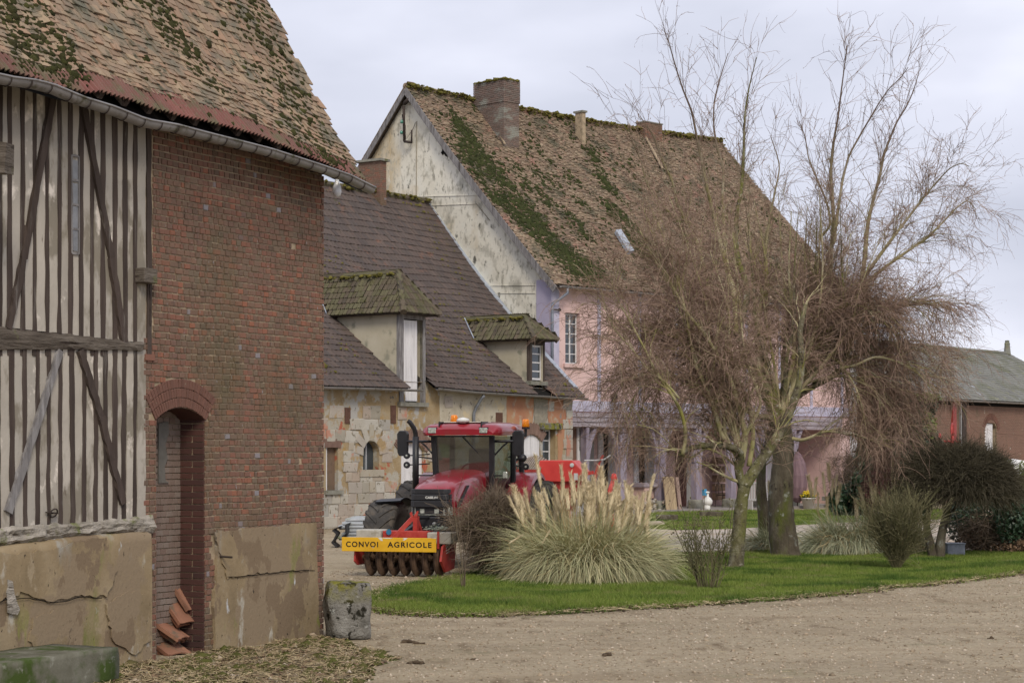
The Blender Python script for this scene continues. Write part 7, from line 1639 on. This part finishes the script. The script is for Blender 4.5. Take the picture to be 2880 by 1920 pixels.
def pampas(label, base, rad_, hgt, nb, plumes, mat, blade_w=.012, spread=1.0, stiff=.10):
    r_ = thing('pampas_grass', label, 'ornamental grass', tuple(base)); N = nb
    nt = max(12, N//190); ta = rng.uniform(0, 2*np.pi, nt); tr = rad_*.46*np.sqrt(rng.random(nt)); tj = rng.integers(0, nt, N)
    a = ta[tj] + rng.normal(0, .16, N); rr = np.abs(tr[tj] + rng.normal(0, .05, N)); P0 = np.stack([rr*np.cos(a), rr*np.sin(a)*.8, np.zeros(N)], 1); tq = rng.normal(0, .16, (nt, 3)); tg_ = rng.uniform(.6, 1.5, nt); tl_ = rng.uniform(.78, 1.18, nt)
    out = np.stack([np.cos(a), np.sin(a)*.8, np.zeros(N)], 1); k = rr/(rad_*.46); lean = (.10 + .62*k*rng.uniform(.3, 1.2, N))*spread
    D0 = out*lean[:, None] + np.array([0,0,1.]) + rng.normal(0, .13, (N, 3)) + tq[tj]; Ls = hgt*rng.uniform(.7, 1.6, N)*tl_[tj]
    P, _ = grow(P0, D0, Ls, 7, rng.uniform(stiff*1.4*1.3, stiff*4.2*1.3, N)*tg_[tj], .09, .01, .01); P[:, :, 2] = np.maximum(P[:, :, 2], .03)
    W = np.tile(np.array([.9,1,1,.9,.75,.5,.1]), (N, 1))*blade_w*rng.uniform(.6, 1.3, (N, 1)); side = nrm(np.cross(D0, rng.normal(0, 1, (N, 3))))
    V, F = blades_np(P, W, side); link('leaves', np_mesh('leaves', V, [F], True), mat, r_, 'stuff')
    N = nb//5; a = rng.uniform(0, 2*np.pi, N); rr = rad_*.5*np.sqrt(rng.random(N)); P0 = np.stack([rr*np.cos(a), rr*np.sin(a)*.8, rng.uniform(0, hgt*.35, N)], 1)
    D0 = np.stack([np.cos(a), np.sin(a)*.8, rng.uniform(.3, 1.6, N)], 1) + rng.normal(0, .5, (N, 3)); P, _ = grow(P0, D0, hgt*rng.uniform(.4, 1.1, N), 6, rng.uniform(.2, .7, N), .28, .01, .01); P[:, :, 2] = np.maximum(P[:, :, 2], .02)
    V, F = blades_np(P, np.tile(np.array([.7,1,1,.8,.6,.1]), (N, 1))*blade_w*rng.uniform(.6, 1.3, (N, 1)), nrm(np.cross(D0, rng.normal(0, 1, (N, 3))))); link('dead_leaves', np_mesh('dead_leaves', V, [F], True), M_stalk, r_, 'stuff')
    for (px_, pt_, L_, tilt, ln) in plumes:                     # top point in overview pixels
        q = at(px_*KD, pt_*KD, base[1] + ln) - np.array(base); top_ = q
        d = np.array([tilt, rng.normal(0,.06), 1.0]); d /= np.linalg.norm(d); bot = top_ - d*L_
        o = bpy.data.objects.new('plume', PM[rng.integers(0, 6)]); COL.objects.link(o); o.parent = r_
        z = Vector(d); o.rotation_mode = 'QUATERNION'; qt = z.to_track_quat('Z', 'Y'); tw = Matrix.Rotation(rng.uniform(0, 6.28), 4, 'Z').to_quaternion(); o.rotation_quaternion = qt @ tw
        o.location = tuple(bot); o.scale = (L_*rng.uniform(.6, 1.3),)*2 + (L_,)
        root = np.array([bot[0]*.55, bot[1]*.55, .1]); b = MB(); b.tube(spline([root, root*.5+bot*.5+[0,0,.05]-d*[.1,0,0], bot, bot+d*L_*.5], 8), [.008]*4+[.006]*4, 4); b.obj('stalk', M_stalk, r_)
    return r_
pl1 = [(1233,1045,.62,-.12,.2), (1290,1070,.6,-.08,-.1), (1312,1085,.62,-.1,.1), (1345,1065,.62,0,.2), (1378,1070,.6,-.12,.3), (1500,1090,.55,.18,0), (1165,1140,.5,-.55,-.1), (1183,1115,.6,-.2,.1), (1345,1065,.5,.05,.5)]
for i in range(88):
    x = rng.uniform(1188, 1492); yt = 1098 + 34*abs((x-1345)/150)**1.6 + rng.uniform(-10, 55); pl1.append((x, yt, rng.uniform(.32, .66), (x-1345)/800 + rng.normal(0,.12), rng.uniform(-.5, .6)))
for (x, y, t) in ((1262,1218,.55),(1410,1245,.4),(1200,1228,1.6),(1243,1290,.35)): pl1.append((x, y, .30, t, -.85))
b1 = gp(1645, 1640); b1[1] += .45
pampas('large pampas clump with many upright cream plumes in front of the tractor', b1, 1.75, 1.12, 18000, pl1, M_pblade, .013, 1.15, .12)
b = gp(2395, 1560); pl2 = [(1838,1085,.45,-.05,2.5)]; 
for (x, y, t) in ((1905,1062,0),(1890,1085,-.1),(1875,1095,.1),(1912,1100,.05),(1922,1090,.1),(1860,1090,-.1),(1932,1110,.2),(1990,1080,-.35),(2000,1100,-.1),(1975,1118,-.25),(2012,1112,.1),(2058,1075,.02),(2048,1052,-.06),(2052,1098,.04),(2030,1130,.1),(1968,1145,0),(1765,1105,-.12),(1880,1130,.02),(1900,1140,.03)): pl2.append((x, y, rng.uniform(.42,.56), t, rng.uniform(-.3,.5)))
pampas('long low green pampas clump with thin leaning plumes right of the thick trunk', b, 1.5, .86, 10500, pl2[1:], M_pblade2, .013, 1.25, .12)
b2 = gp(2535, 1556); pampas('short tangled pampas clump behind the green twiggy shrub', b2, .95, .66, 3500, [], M_pblade2, .013, 1.2, .12)
b3 = gp(2168, 1555); b3[1] += .5; pampas('small pampas tuft on the left side of the thick birch trunk', b3, .75, .60, 2200, [(1765,1105,.36,-.2,0),(1752,1180,.34,-.5,0)], M_pblade2, .013, 1.2, .12)

# ---- shrubs
def shrub(name, label, base, h, spread, nst, ntw, mat, r0=.008, twl=(.2,.5), up=.9, grav=.02, tg=.05, smat=None, tmin=.25, cat='shrub', buds=0, twr=.003, wander=.09, basr=.08):
    r_ = thing(name, label, cat, tuple(base)); a = rng.uniform(0, 2*np.pi, nst); rr = basr*np.sqrt(rng.random(nst))
    P0 = np.stack([rr*np.cos(a), rr*np.sin(a), np.zeros(nst)], 1); D0 = np.stack([np.cos(a)*spread*rng.uniform(.1,1,nst), np.sin(a)*spread*rng.uniform(.1,1,nst)*.8, np.full(nst, up)], 1)
    P, Rr = grow(P0, D0, h*rng.uniform(.65, 1.1, nst), 10, grav, wander, r0, r0*.35)
    nobj = min(nst, 40)
    for i in range(nobj): b = MB(); b.tube(P[i], Rr[i], 6); b.obj('stem', smat or mat, r_, True)
    if nst > nobj: stuff_tubes('stems', [(P[nobj:], Rr[nobj:])], smat or mat, r_, 4)
    if ntw:
        j = rng.integers(0, nst, ntw); f = rng.uniform(tmin, .99, ntw)*9; i0 = f.astype(int); i1 = np.minimum(i0+1, 9); q = P[j, i0] + (P[j, i1]-P[j, i0])*(f-i0)[:, None]; tan = nrm(P[j, i1]-P[j, i0])
        P2, R2 = grow(q, tan + rng.normal(0, .5, (ntw, 3)), rng.uniform(*twl, ntw), 6, tg, wander*1.2, twr, twr*.5); stuff_tubes('twigs', [(P2, R2)], mat, r_, 3, True)
        if buds: t = P2[:, -1][:buds]; clumps('buds', t, (0,0,1), rng.uniform(.007,.014,len(t)), mat, r_, 1.5)
    return r_, P
# brown bush between tractor and pampas
bb_ = at(1398, 1270, 37.2); bb_[2] = 0
r_, P = shrub('twiggy_bush', 'dense bare brown bush between the tractor and the large pampas clump', bb_, 1.5, .42, 90, 8000, M_btwig, .009, (.25,.7), .9, .03, .10, M_btwig, .12, twr=.0036, wander=.14, basr=.24)
n = 7500; th = rng.uniform(0, 2*np.pi, n); ph = np.arccos(rng.uniform(-.1, 1, n)); d = np.stack([np.cos(th)*np.sin(ph), np.sin(th)*np.sin(ph), np.cos(ph)], 1); q = d*np.array([.46,.5,.86])*rng.uniform(.4,1,(n,1))**.4 + [.04,0,.66]
P2, R2 = grow(q, np.cross(d, rng.normal(0,1,(n,3))) + d*.35, rng.uniform(.2,.55,n), 6, .10, .2, .0042, .002); stuff_tubes('tangle', [(P2, R2)], M_btwig, r_, 3, True)
bs = gp(1303, 1662); r_, P = shrub('sapling', 'thin forked sapling stem standing on the lawn tip before the packer', bs, 1.62, .16, 5, 26, M_btwig, .012, (.3,.6), 1.0, -.01, -.02, M_btwig, .25, 'sapling', 10, .004, .06, .02)
shrub('rose_bush', 'knobbly bare rose stems on the lawn left of the leaning birch', gp(1992, 1662), 1.35, .42, 34, 420, M_gtwig, .011, (.12,.42), .9, .0, .0, M_gtwig, .2, 'shrub', 420, .005, .09, .18)
shrub('green_twig_shrub', 'fan shaped shrub of fine green twigs on a short forked foot', gp(2522, 1604), 1.45, .62, 120, 2600, M_gtwig, .008, (.25,.6), .9, -.01, -.04, M_gtwig, .2, 'shrub', 700, .0042, .07, .05)
bd_ = gp(2660, 1572); DS = thing('weeping_shrub', 'broad dark weeping shrub with two thick stems before the distant brick barn', 'shrub', tuple(bd_)); LD = []
for pts, w0 in (([(2150,1288),(2140,1250),(2130,1210),(2140,1160),(2160,1120)], 22), ([(2165,1288),(2168,1240),(2180,1190),(2200,1140),(2225,1105)], 24), ([(2170,1230),(2195,1180),(2235,1140),(2270,1120)], 10), ([(2140,1240),(2115,1180),(2105,1130)], 9), ([(2180,1200),(2175,1140),(2185,1080),(2200,1050)], 9)):
    P, w = limb(DS, 'stem', pts, bd_[1], rng.uniform(-.4,.4), w0, w0*.4, M_bark2, 14, bd_); LD.append((P, w, 1))
n = 26000; th = rng.uniform(0, 2*np.pi, n); ph = np.arccos(rng.uniform(-.25, 1, n)); d = np.stack([np.cos(th)*np.sin(ph), np.sin(th)*np.sin(ph), np.cos(ph)], 1)
cc_ = at(2695, 1375, bd_[1]+.2) - bd_; q = cc_ + d*np.array([1.25,1.0,.86])*rng.uniform(.2,1,(n,1))**.45
P2, R2 = grow(q, d + np.cross(d, rng.normal(0,1,(n,3)))*.8 + [0,0,.1], rng.uniform(.2,.6,n), 6, .16, .14, .0048, .002); stuff_tubes('twigs', [(P2, R2)], M_dtwig, DS, 3, True)
def leafmass(name, parent, q, size, mat, flat=None):
    n = len(q); a = nrm(rng.normal(0,1,(n,3))); b_ = nrm(np.cross(a, rng.normal(0,1,(n,3)))); s = size*rng.uniform(.6,1.4,(n,1))
    V = np.stack([q-a*s, q-b_*s*.6, q+a*s, q+b_*s*.6], 1).reshape(-1,3); V[1::4, 2] -= size*.2; F = np.arange(4*n).reshape(-1,4)
    return link(name, np_mesh(name, V, [F]), mat, parent, 'stuff')
def blobs(cs, n, hollow=.5):
    out = []
    tot = sum(c[3]*c[4]*c[5] for c in cs)
    for (x, y, z, rx, ry, rz_) in cs:
        m = int(n*rx*ry*rz_/tot)+1; d = nrm(rng.normal(0,1,(m,3))); out.append(np.array([x,y,z]) + d*np.array([rx,ry,rz_])*(hollow+(1-hollow)*rng.random((m,1))))
    return np.concatenate(out)
def px_blob(x0, x1, y0, y1, Y, base, ry=.8): c = at((x0+x1)/2*KD, (y0+y1)/2*KD, Y) - base; s = KD/FPX*Y; return (c[0], c[1], c[2], (x1-x0)/2*s, ry, (y1-y0)/2*s)
# ivy-covered hedge bank, right
bi = at(2800, 1270, 45.8); bi[2] = 0; IV = thing('ivy_hedge', 'low hedge of glossy dark ivy along the lawn at the right edge', 'hedge', tuple(bi))
cs = [px_blob(2170,2230,1150,1245,48,bi,.5), px_blob(2185,2260,1140,1230,47,bi), px_blob(2230,2320,1130,1235,46.6,bi), px_blob(2290,2400,1120,1240,46,bi), px_blob(2350,2460,1130,1270,45.8,bi), px_blob(2280,2350,1150,1250,45.6,bi,.6)]
leafmass('leaves', IV, blobs(cs, 11000, .6), .042, M_leafd); leafmass('dead_leaves', IV, blobs([px_blob(2195,2290,1210,1275,46.3,bi,.5), px_blob(2270,2420,1235,1278,45.6,bi,.4)], 2600, .2), .035, M_leafb)
q = blobs([px_blob(2190,2400,1170,1275,46.2,bi,.6)], 1500, .2); P2, R2 = grow(q, rng.normal(0,1,(len(q),3))*[1,.6,.6], rng.uniform(.3,.8,len(q)), 6, .04, .2, .009, .004); stuff_tubes('bare_stems', [(P2, R2)], M_btwig, IV, 3)
# ivy-clad evergreen and its neighbours by the far end of the farmhouse
bt = at(2540, 1270, 69); bt[2] = 0; ET = thing('evergreen_tree', 'dark ivy clad evergreen between farmhouse and distant brick barn', 'tree', tuple(bt))
b = MB(); b.tube([(0,0,0),(.1,0,2),(.0,0,4)], [.22,.18,.08], 8); b.obj('trunk', M_bark2, ET)
leafmass('foliage', ET, blobs([px_blob(1975,2120,1080,1200,70,bt), px_blob(1965,2050,1000,1130,70.5,bt,.6), px_blob(2030,2120,900,1040,69.5,bt,.7), px_blob(1900,2000,1110,1190,71,bt,.5), px_blob(2060,2140,930,1060,69,bt), px_blob(2040,2150,1000,1190,69,bt), px_blob(1990,2080,1060,1200,69.5,bt), px_blob(2085,2150,905,960,69,bt,.5), px_blob(1960,2010,1060,1170,70,bt,.5), px_blob(2095,2165,980,1120,69,bt,.6)], 44000, .35), .145, M_leafd)
leafmass('sunlit_leaves', ET, blobs([px_blob(2110,2152,945,1010,68.5,bt,.4), px_blob(2100,2165,900,925,68.6,bt,.4)], 900, .4), .06, M_leafy)
bt2 = at(2490, 1270, 66); bt2[2] = 0; RT_ = thing('dark_red_shrub', 'dark red leafless shrub half hidden behind the thin pampas plumes', 'shrub', tuple(bt2))
b = MB(); b.tube([(0,0,0),(0,0,1.5)], [.1,.06], 7); b.obj('stem', M_bark2, RT_); leafmass('foliage', RT_, blobs([px_blob(2000,2060,1010,1170,66,bt2,.5), px_blob(1975,2025,1080,1190,66,bt2,.5)], 4200, .3), .05, M_redleaf)
bt3 = at(2868, 1270, 70); bt3[2] = 0; YT = thing('laurel_bush', 'yellow green leafy bush at the right edge before the distant barn', 'bush', tuple(bt3))
b = MB(); b.tube([(0,0,0),(0,0,1.2)], [.08,.05], 7); b.obj('stem', M_bark2, YT); leafmass('foliage', YT, blobs([px_blob(2290,2330,1050,1110,70,bt3,.5), px_blob(2320,2400,1055,1200,70,bt3,.6), px_blob(2300,2360,1090,1180,70,bt3,.6)], 3800, .4), .06, M_leafy)
q = np.stack([rng.uniform(-150, 260, 14000), 240+rng.normal(0, 5, 14000), np.abs(rng.normal(0, 1, 14000))], 1); q[:, 2] *= 2.0+1.8*np.sin(q[:, 0]*.11)*np.sin(q[:, 0]*.043); q[:, 2] = np.abs(q[:, 2])+.3
hl = leafmass('far_hedgerow', None, q, .55, M_dtwig)
# climbing rose / creeper branches over the far house end
bt4 = HF.world(hu(2400), -.5, 0); CR = thing('dark_shrub', 'dark bare creeper shrub against the far corner of the farmhouse', 'shrub', tuple(bt4))
n = 3500; q = rng.uniform(-1, 1, (n,3))*[1.3,.5,1.0]+[0,0,1.2]; P2, R2 = grow(q, rng.normal(0,1,(n,3)), rng.uniform(.3,.9,n), 6, .06, .2, .008, .004); stuff_tubes('twigs', [(P2, R2)], M_dtwig, CR, 3)

# ---- grass blades, straw, pebbles
M_clod = stuffmat('earth_clod', [(.05,.036,.025), (.09,.066,.045), (.14,.105,.07)], 12, 4, .95, .1, .6, 50, .01)
def tri_blades(P, h, w, mat, name, lean=.35):
    n = len(P); a = rng.uniform(0, 2*np.pi, n); s = np.stack([np.cos(a), np.sin(a), 0*a], 1)*w*.5; t = np.stack([rng.normal(0, lean, n), rng.normal(0, lean, n), np.ones(n)], 1)*np.asarray(h).reshape(-1,1)
    V = np.stack([P-s, P+s, P+t], 1).reshape(-1,3); return link(name, np_mesh(name, V, [np.arange(3*n).reshape(-1,3)]), mat, None, 'stuff')
def z3(P, z): return np.column_stack([P, np.full(len(P), z)])
Q = sample_poly(P_L1, 260000); Q = Q[(np.abs(Q[:,0]/Q[:,1]) < .30)]
hn = np.array([mnoise.noise(Vector((x*.9, y*.5, 0))) for x, y in Q[::1]]) if len(Q) < 100 else .5+.5*np.sin(Q[:,0]*1.7+np.sin(Q[:,1]*2.1))*np.sin(Q[:,1]*.9)
tri_blades(z3(Q, .042), rng.uniform(.025,.08,len(Q))*(.55+.9*hn), .013, M_grass, 'grass')
Q = sample_poly(P_L2, 60000); tri_blades(z3(Q, .048), rng.uniform(.04,.10,len(Q)), .03, M_grass, 'back_grass')
def edge_points(poly, n, sd):
    seg = np.roll(poly, -1, 0)-poly; L_ = np.linalg.norm(seg, axis=1); c = rng.choice(len(poly), n, p=L_/L_.sum()); P = poly[c]+seg[c]*rng.random((n,1)); return P + rng.normal(0, sd, (n,2))
E = edge_points(P_L1, 26000, .16); E = E[np.abs(E[:,0]/E[:,1]) < .3]; 
tri_blades(z3(E, .01), rng.uniform(.04,.12,len(E)), .014, M_grass, 'verge_grass', .9)
def litter(name, P, z, L_, w, mat, tilt=.12):
    n = len(P); a = rng.uniform(0, 2*np.pi, n); d = np.stack([np.cos(a), np.sin(a), rng.normal(0, tilt, n)], 1); L_ = np.asarray(L_).reshape(-1,1); s = np.stack([-np.sin(a), np.cos(a), rng.normal(0,.3,n)], 1)*w*.5; c = z3(P, z)
    V = np.stack([c-d*L_/2-s, c-d*L_/2+s, c+d*L_/2+s, c+d*L_/2-s], 1).reshape(-1,3); V[:,2] = np.maximum(V[:,2], .009); return link(name, np_mesh(name, V, [np.arange(4*n).reshape(-1,4)]), mat, None, 'stuff')
E = edge_points(P_L1, 9000, .14); clumps('edge_soil', z3(E, .01), (0,0,1), rng.gamma(2,.010,len(E))+.008, M_clod, None, .5, low=True)
E = edge_points(P_L1, 9000, .22); litter('edge_straw', E, .05, rng.uniform(.05,.28,len(E)), .010, M_straw)
F_ = sample_poly(np.array([(-6,20),(7.5,20),(12,42),(-4,42)], float), 2600); litter('yard_straw', F_, .014, rng.uniform(.03,.13,len(F_)), .006, M_straw, .04)
Dp = sample_poly(P_DEB, 9000); litter('barn_foot_straw', Dp, .03, rng.uniform(.03,.20,len(Dp)), .006, M_straw, .15)
Dl = sample_poly(P_DEB, 3500); litter('fallen_leaves', Dl, .02, rng.uniform(.02,.06,len(Dl)), .03, M_leafb, .3)
Dm = sample_poly(P_DEB, 9000); nn_ = np.array([mnoise.fractal(Vector((x*1.4, y*1.0, 9)), .8, 2, 3) for x, y in Dm]); Dm = Dm[nn_ > -.02]; M_gm = stuffmat('ground_moss', [(.05,.05,.018), (.085,.088,.026), (.13,.12,.045)], 5, 5, .98, .05, .8, 50, .02, rnd=[(.05,.045,.02), (.10,.11,.03), (.12,.095,.05)], rmix=.6)
clumps('ground_moss', z3(Dm, .008), (0,0,1), rng.gamma(3,.010,len(Dm))+.01, M_gm, None, .45, low=True)
M_peb = stuffmat('pebble', [(.22,.17,.11), (.34,.27,.18), (.46,.385,.28)], 9, 4, .9, .2, .3, 60, .004, rnd=[(.14,.105,.072), (.31,.245,.17), (.42,.34,.26), (.56,.49,.41)], rmix=.75)
Pb = sample_poly(np.array([(-5.6,20),(6.8,20),(9.6,34),(12,42),(-3.5,40)], float), 30000); Pb = Pb[~inpoly(Pb, P_L1)]
clumps('gravel', z3(Pb, .003), (0,0,1), rng.gamma(2,.0042,len(Pb))+.004, M_peb, None, .6, low=True)
Dq = sample_poly(P_DEB, 2500); clumps('rubble', z3(Dq, .006), (0,0,1), rng.gamma(2,.007,len(Dq))+.006, M_peb, None, .6, low=True)
labs = ['small dark clod on the gravel nearest the guard stone', 'flat brown clod lying alone in the middle of the foreground gravel', 'dark clod left of the middle in the foreground gravel', 'pale flint lying near the lawn edge in the gravel', 'small dark clod near the bottom edge of the gravel', 'tiny dark clod far right in the gravel', 'pale stone in the gravel below the lawn edge', 'brown clod beside the mossy litter near the barn']
for k, (x, y, s) in enumerate(((1180,1810,.07),(1706,1843,.08),(1178,1866,.09),(1498,1763,.05),(1336,1855,.05),(2790,1795,.05),(1583,1798,.05),(1143,1806,.10))):
    p = gp(x, y); o = clumps('clod' if k not in (3,6) else 'flint', np.zeros((7,3))+rng.normal(0,1,(7,3))*[s*.4,s*.25,s*.06], (0,0,1), s*.5, M_clod if k not in (3,6) else M_peb, None, .55, None)
    if 'kind' in o: del o['kind']
    o.location = (p[0], p[1], s*.12); tag(o, labs[k], 'clod' if k not in (3,6) else 'stone')
for k, (dx, dy, s) in enumerate(((-.10,-.30,.10),(-.42,-.25,.07),(.12,-.32,.08),(-.9,-.45,.06),(-1.3,-.7,.07))):
    p = gp(912, 1786); o = clumps('flint', rng.normal(0,1,(6,3))*[s*.4,s*.3,s*.08], (0,0,1), s*.5, M_peb, None, .6, None)
    if 'kind' in o: del o['kind']
    o.location = (p[0]+dx, p[1]+dy, .02); tag(o, ['pale flint resting against the foot of the guard stone', 'small flint at the brick corner just left of the guard stone', 'flint at the right foot of the guard stone', 'flint in the moss below the rendered dado', 'flint in the moss near the niche'][k], 'stone')

# ================================================================= small things by the farmhouse
def hpos(px, v, z=0.0): return HF.world(hu(px, v), v, z)
def htag(o, px, v, z, label, cat, group=None): o.location = tuple(hpos(px, v, z)); o.rotation_euler = (0,0,HF.ang); return tag(o, label, cat, group)
r_ = thing('flower_pot', 'white bucket of yellow flowers standing before the far end of the porch', 'flower pot', tuple(hpos(2273, -1.4)), HF.ang)
b = MB(); b.lathe([(.19,0),(.29,.42),(.31,.42),(.31,.46),(.28,.46),(.17,.05)], (0,0,0), 16); b.obj('pot', M_white, r_, True)
n = 260; P = rng.normal(0,1,(n,3))*[.15,.15,.07]+[0,0,.60]; clumps('flowers', P, (0,0,1), .035, plain('yellow_petals', (.62,.47,.03), .7, .2), r_, .8); leafmass('leaves', r_, rng.normal(0,1,(400,3))*[.14,.14,.07]+[0,0,.52], .05, M_leafy)
b = MB(); b.lathe([(.0,.42),(.15,.45),(.24,.62),(.25,.85),(.16,1.05),(.07,1.15),(.055,1.45),(.0,1.47)], (0,0,0), 14); b.lathe([(.0,-.10),(.085,-.06),(.09,.06),(.05,.20),(.0,.26)], (-.06,0,1.48), 10, 'x'); b.tube([(.1,0,.55),(.35,0,.75)], [.14,.03], 8); b.tube([(-.03,0,0),(-.03,0,.5)], .16, 8)
gz_ = b.obj('garden_goose', M_white, None, True); gz_.scale = (.8,.8,.52); htag(gz_, 1990, -.9, 0, 'white garden goose figure standing at the porch edge beside a lilac post', 'ornament')
b = MB(); b.box(-.1,.1,-.06,.06,-.12,.14); o = b.obj('blue_box', plain('blue_plastic', (.04,.25,.45), .5, .4), None, bevel=.02); htag(o, 1981, -.85, .76, 'small blue box on the head of the white garden goose', 'box')
for k, (x, w_, h_, c_, lab, v_) in enumerate(((1890,.66,1.42,(.42,.32,.20),'wide pale wooden panel leaning on the porch post',-.45),(1914,.20,1.40,(.34,.24,.20),'narrow pinkish board beside the wide pale panel',-.40))):
    b = MB(); nb_ = 3 if k == 0 else 1
    for j in range(nb_): b.box(-w_/2+j*w_/nb_, -w_/2+(j+1)*w_/nb_-.008, -.02, .02, 0, h_)
    o = b.obj('leaning_panel', stuffmat('panel_wood_%d' % k, [tuple(q*.75 for q in c_), c_], 5, 5, .8, .2, .4, 20, .006, stretch=(1,1,.15)), None); htag(o, x, v_, 0, lab, 'board'); o.rotation_euler = (R(-8),0,HF.ang)
r_ = thing('garden_table', 'lilac topped table on a pink base under the porch', 'table', tuple(hpos(1832, .45)), HF.ang)
b = MB(); b.box(-.85,.75,-.35,.35,1.0,1.16); b.obj('table_top', M_lilacg, r_); b = MB(); b.box(-.75,-.45,-.3,.3,.1,1.0); b.box(.35,.65,-.3,.3,.1,1.0); b.box(-.45,.35,-.1,.3,.55,1.0); b.obj('table_base', M_pink, r_)
for k in range(22): pass
P = rng.normal(0,1,(45,3))*[.32,.15,.14]+[-.05,0,.35]; P[:,2] = np.abs(P[:,2]); 
r_ = thing('log_pile', 'small pile of pinkish stones and logs under the lilac topped table', 'log pile', tuple(hpos(1836, .1)), HF.ang); clumps('logs', P*[1.2,1,.9], (0,-1,0), .09, M_ash, r_, .8, 'stuff'); b = MB(); b.tube([(-.4,0,.05),(.4,0,.07)], .07, 8); b.obj('log', M_bark2, r_)
r_ = thing('shelf_rack', 'brown wooden crates stacked as shelves against the pink porch wall', 'shelf', tuple(hpos(2036, 1.6, .1)), HF.ang); M_crate = stuffmat('crate_wood', [(.10,.065,.045), (.19,.13,.09), (.26,.18,.125)], 4, 5, .85, .2, .4, 30, .006, stretch=(.4,.4,2))
for k in range(5):
    z = .25+k*.38; b = MB(); b.box(-.42,.42,.0,.30,z,z+.02); b.box(-.42,-.40,0,.3,z,z+.30); b.box(.40,.42,0,.3,z,z+.30); b.box(-.4,.4,.28,.30,z,z+.3)
    for j in range(3): b.box(-.42,.42,-.012,.0,z+.02+j*.095,z+.09+j*.095)
    b.obj('crate', M_crate, r_)
r_ = thing('garden_chair', 'black wire chair in front of the stacked crates', 'chair', tuple(hpos(2034, .7, .1)), HF.ang); b = MB(); b.tube([(.25*math.cos(t),.25*math.sin(t),.5) for t in np.linspace(0,6.28,15)], .02, 5); b.lathe([(0,.49),(.24,.49),(.24,.51),(0,.51)], (0,0,0), 14); b.obj('seat', M_iron, r_)
b = MB(); b.tube([(-.22,.2,.5),(-.2,.25,.9),(0,.26,1.02),(.2,.25,.9),(.22,.2,.5)], .018, 5); b.tube([(0,.24,.5),(0,.26,1.0)], .012, 5); b.obj('backrest', M_iron, r_)
for x, y in ((-.2,-.2),(.2,-.2),(-.2,.2),(.2,.2)): b = MB(); b.tube([(x,y,.5),(x*1.2,y*1.2,0)], .018, 5); b.obj('leg', M_iron, r_)
r_ = thing('slatted_bench', 'grey slatted bench back seen between the two birch trunks', 'bench', tuple(hpos(2123, -.6)), HF.ang)
for k in range(10): b = MB(); b.box(-.75+k*.16,-.66+k*.16,-.02,.02,.42,1.08); b.obj('slat', M_greyw, r_)
b = MB(); b.box(-.8,.85,-.03,.03,1.08,1.15); b.box(-.8,.85,-.03,.03,.36,.43); b.obj('rail', M_greyw, r_); b = MB(); b.box(-.8,.85,-.5,-.02,.38,.42); b.obj('seat', M_greyw, r_)
for x in (-.76,.80): b = MB(); b.box(x-.04,x+.04,-.48,.03,0,.38); b.obj('leg', M_greyw, r_)
r_ = thing('closed_parasol', 'folded dusky pink parasol standing right of the thick birch trunk', 'parasol', tuple(hpos(2243, -.9)), HF.ang); b = MB(); b.lathe([(.10,.25),(.28,.45),(.40,.9),(.42,1.4),(.34,1.9),(.18,2.25),(.05,2.4),(0,2.42)], (0,0,0), 14); b.obj('canopy', stuffmat('dusky_pink_cloth', [(.13,.085,.10), (.22,.15,.165)], 3, 4, .9, .1, .5, 12, .03, stretch=(3,3,.3)), r_); b = MB(); b.tube([(0,0,0),(0,0,2.5)], .03, 6); b.obj('pole', M_iron, r_)
for k, (x, y, w_, lab) in enumerate(((1876,1468,.75,'long dark planter trough on the far lawn below the leaning panel'),(2001,1458,.85,'dark planter trough on the far lawn in front of the white goose'))):
    p = gp(x, y); o = lump_box('planter_trough', M_stonec if False else M_bark2, (w_,.35,.26), (p[0],p[1],0), .05, lab, 'planter', .02, 6, .08)
p = gp(1838, 1482); lump_box('field_stone', M_ash, (.7,.4,.2), (p[0],p[1],0), .2, 'pale flat field stone behind the right end of the pampas clump', 'stone', .05, 6, .3)
p = gp(2691, 1567); r_ = thing('metal_bin', 'grey sheet metal box on short legs at the foot of the ivy hedge', 'bin', (p[0],p[1]+.2,0)); M_bin = plain('galvanised_sheet', (.22,.24,.28), .5, .4, .2)
b = MB(); b.box(-.20,.20,-.15,.15,.03,.30); b.obj('box', M_bin, r_, bevel=.01); b = MB(); b.box(-.22,.22,-.17,.17,.30,.325); b.obj('rim', M_bin, r_)
for x in (-.18,.18): b = MB(); b.box(x-.02,x+.02,-.13,-.10,0,.05); b.obj('leg', M_bin, r_)
p = at(2850, 1290, 84); b = MB(); b.lathe([(1.0,-1.6),(1.0,0),(.9,.25),(.6,.42),(0,.5)], (0,0,0), 18); o = b.obj('water_tank', M_white, None, True); o.location = (p[0], p[1], 1.6); o.scale = (.75,.75,1); tag(o, 'white round topped tank at the right edge before the distant barn', 'tank')
r_ = thing('stone_bench', 'low stone bench and blue crate at the far corner of the farmhouse', 'bench', tuple(hpos(2370, -1.3)), HF.ang); b = MB(); b.box(-1.1,1.1,-.3,.3,.30,.48); b.obj('seat', M_conc, r_); b = MB(); b.box(-.9,-.6,-.25,.25,0,.3); b.box(.6,.9,-.25,.25,0,.3); b.obj('leg', M_conc, r_)
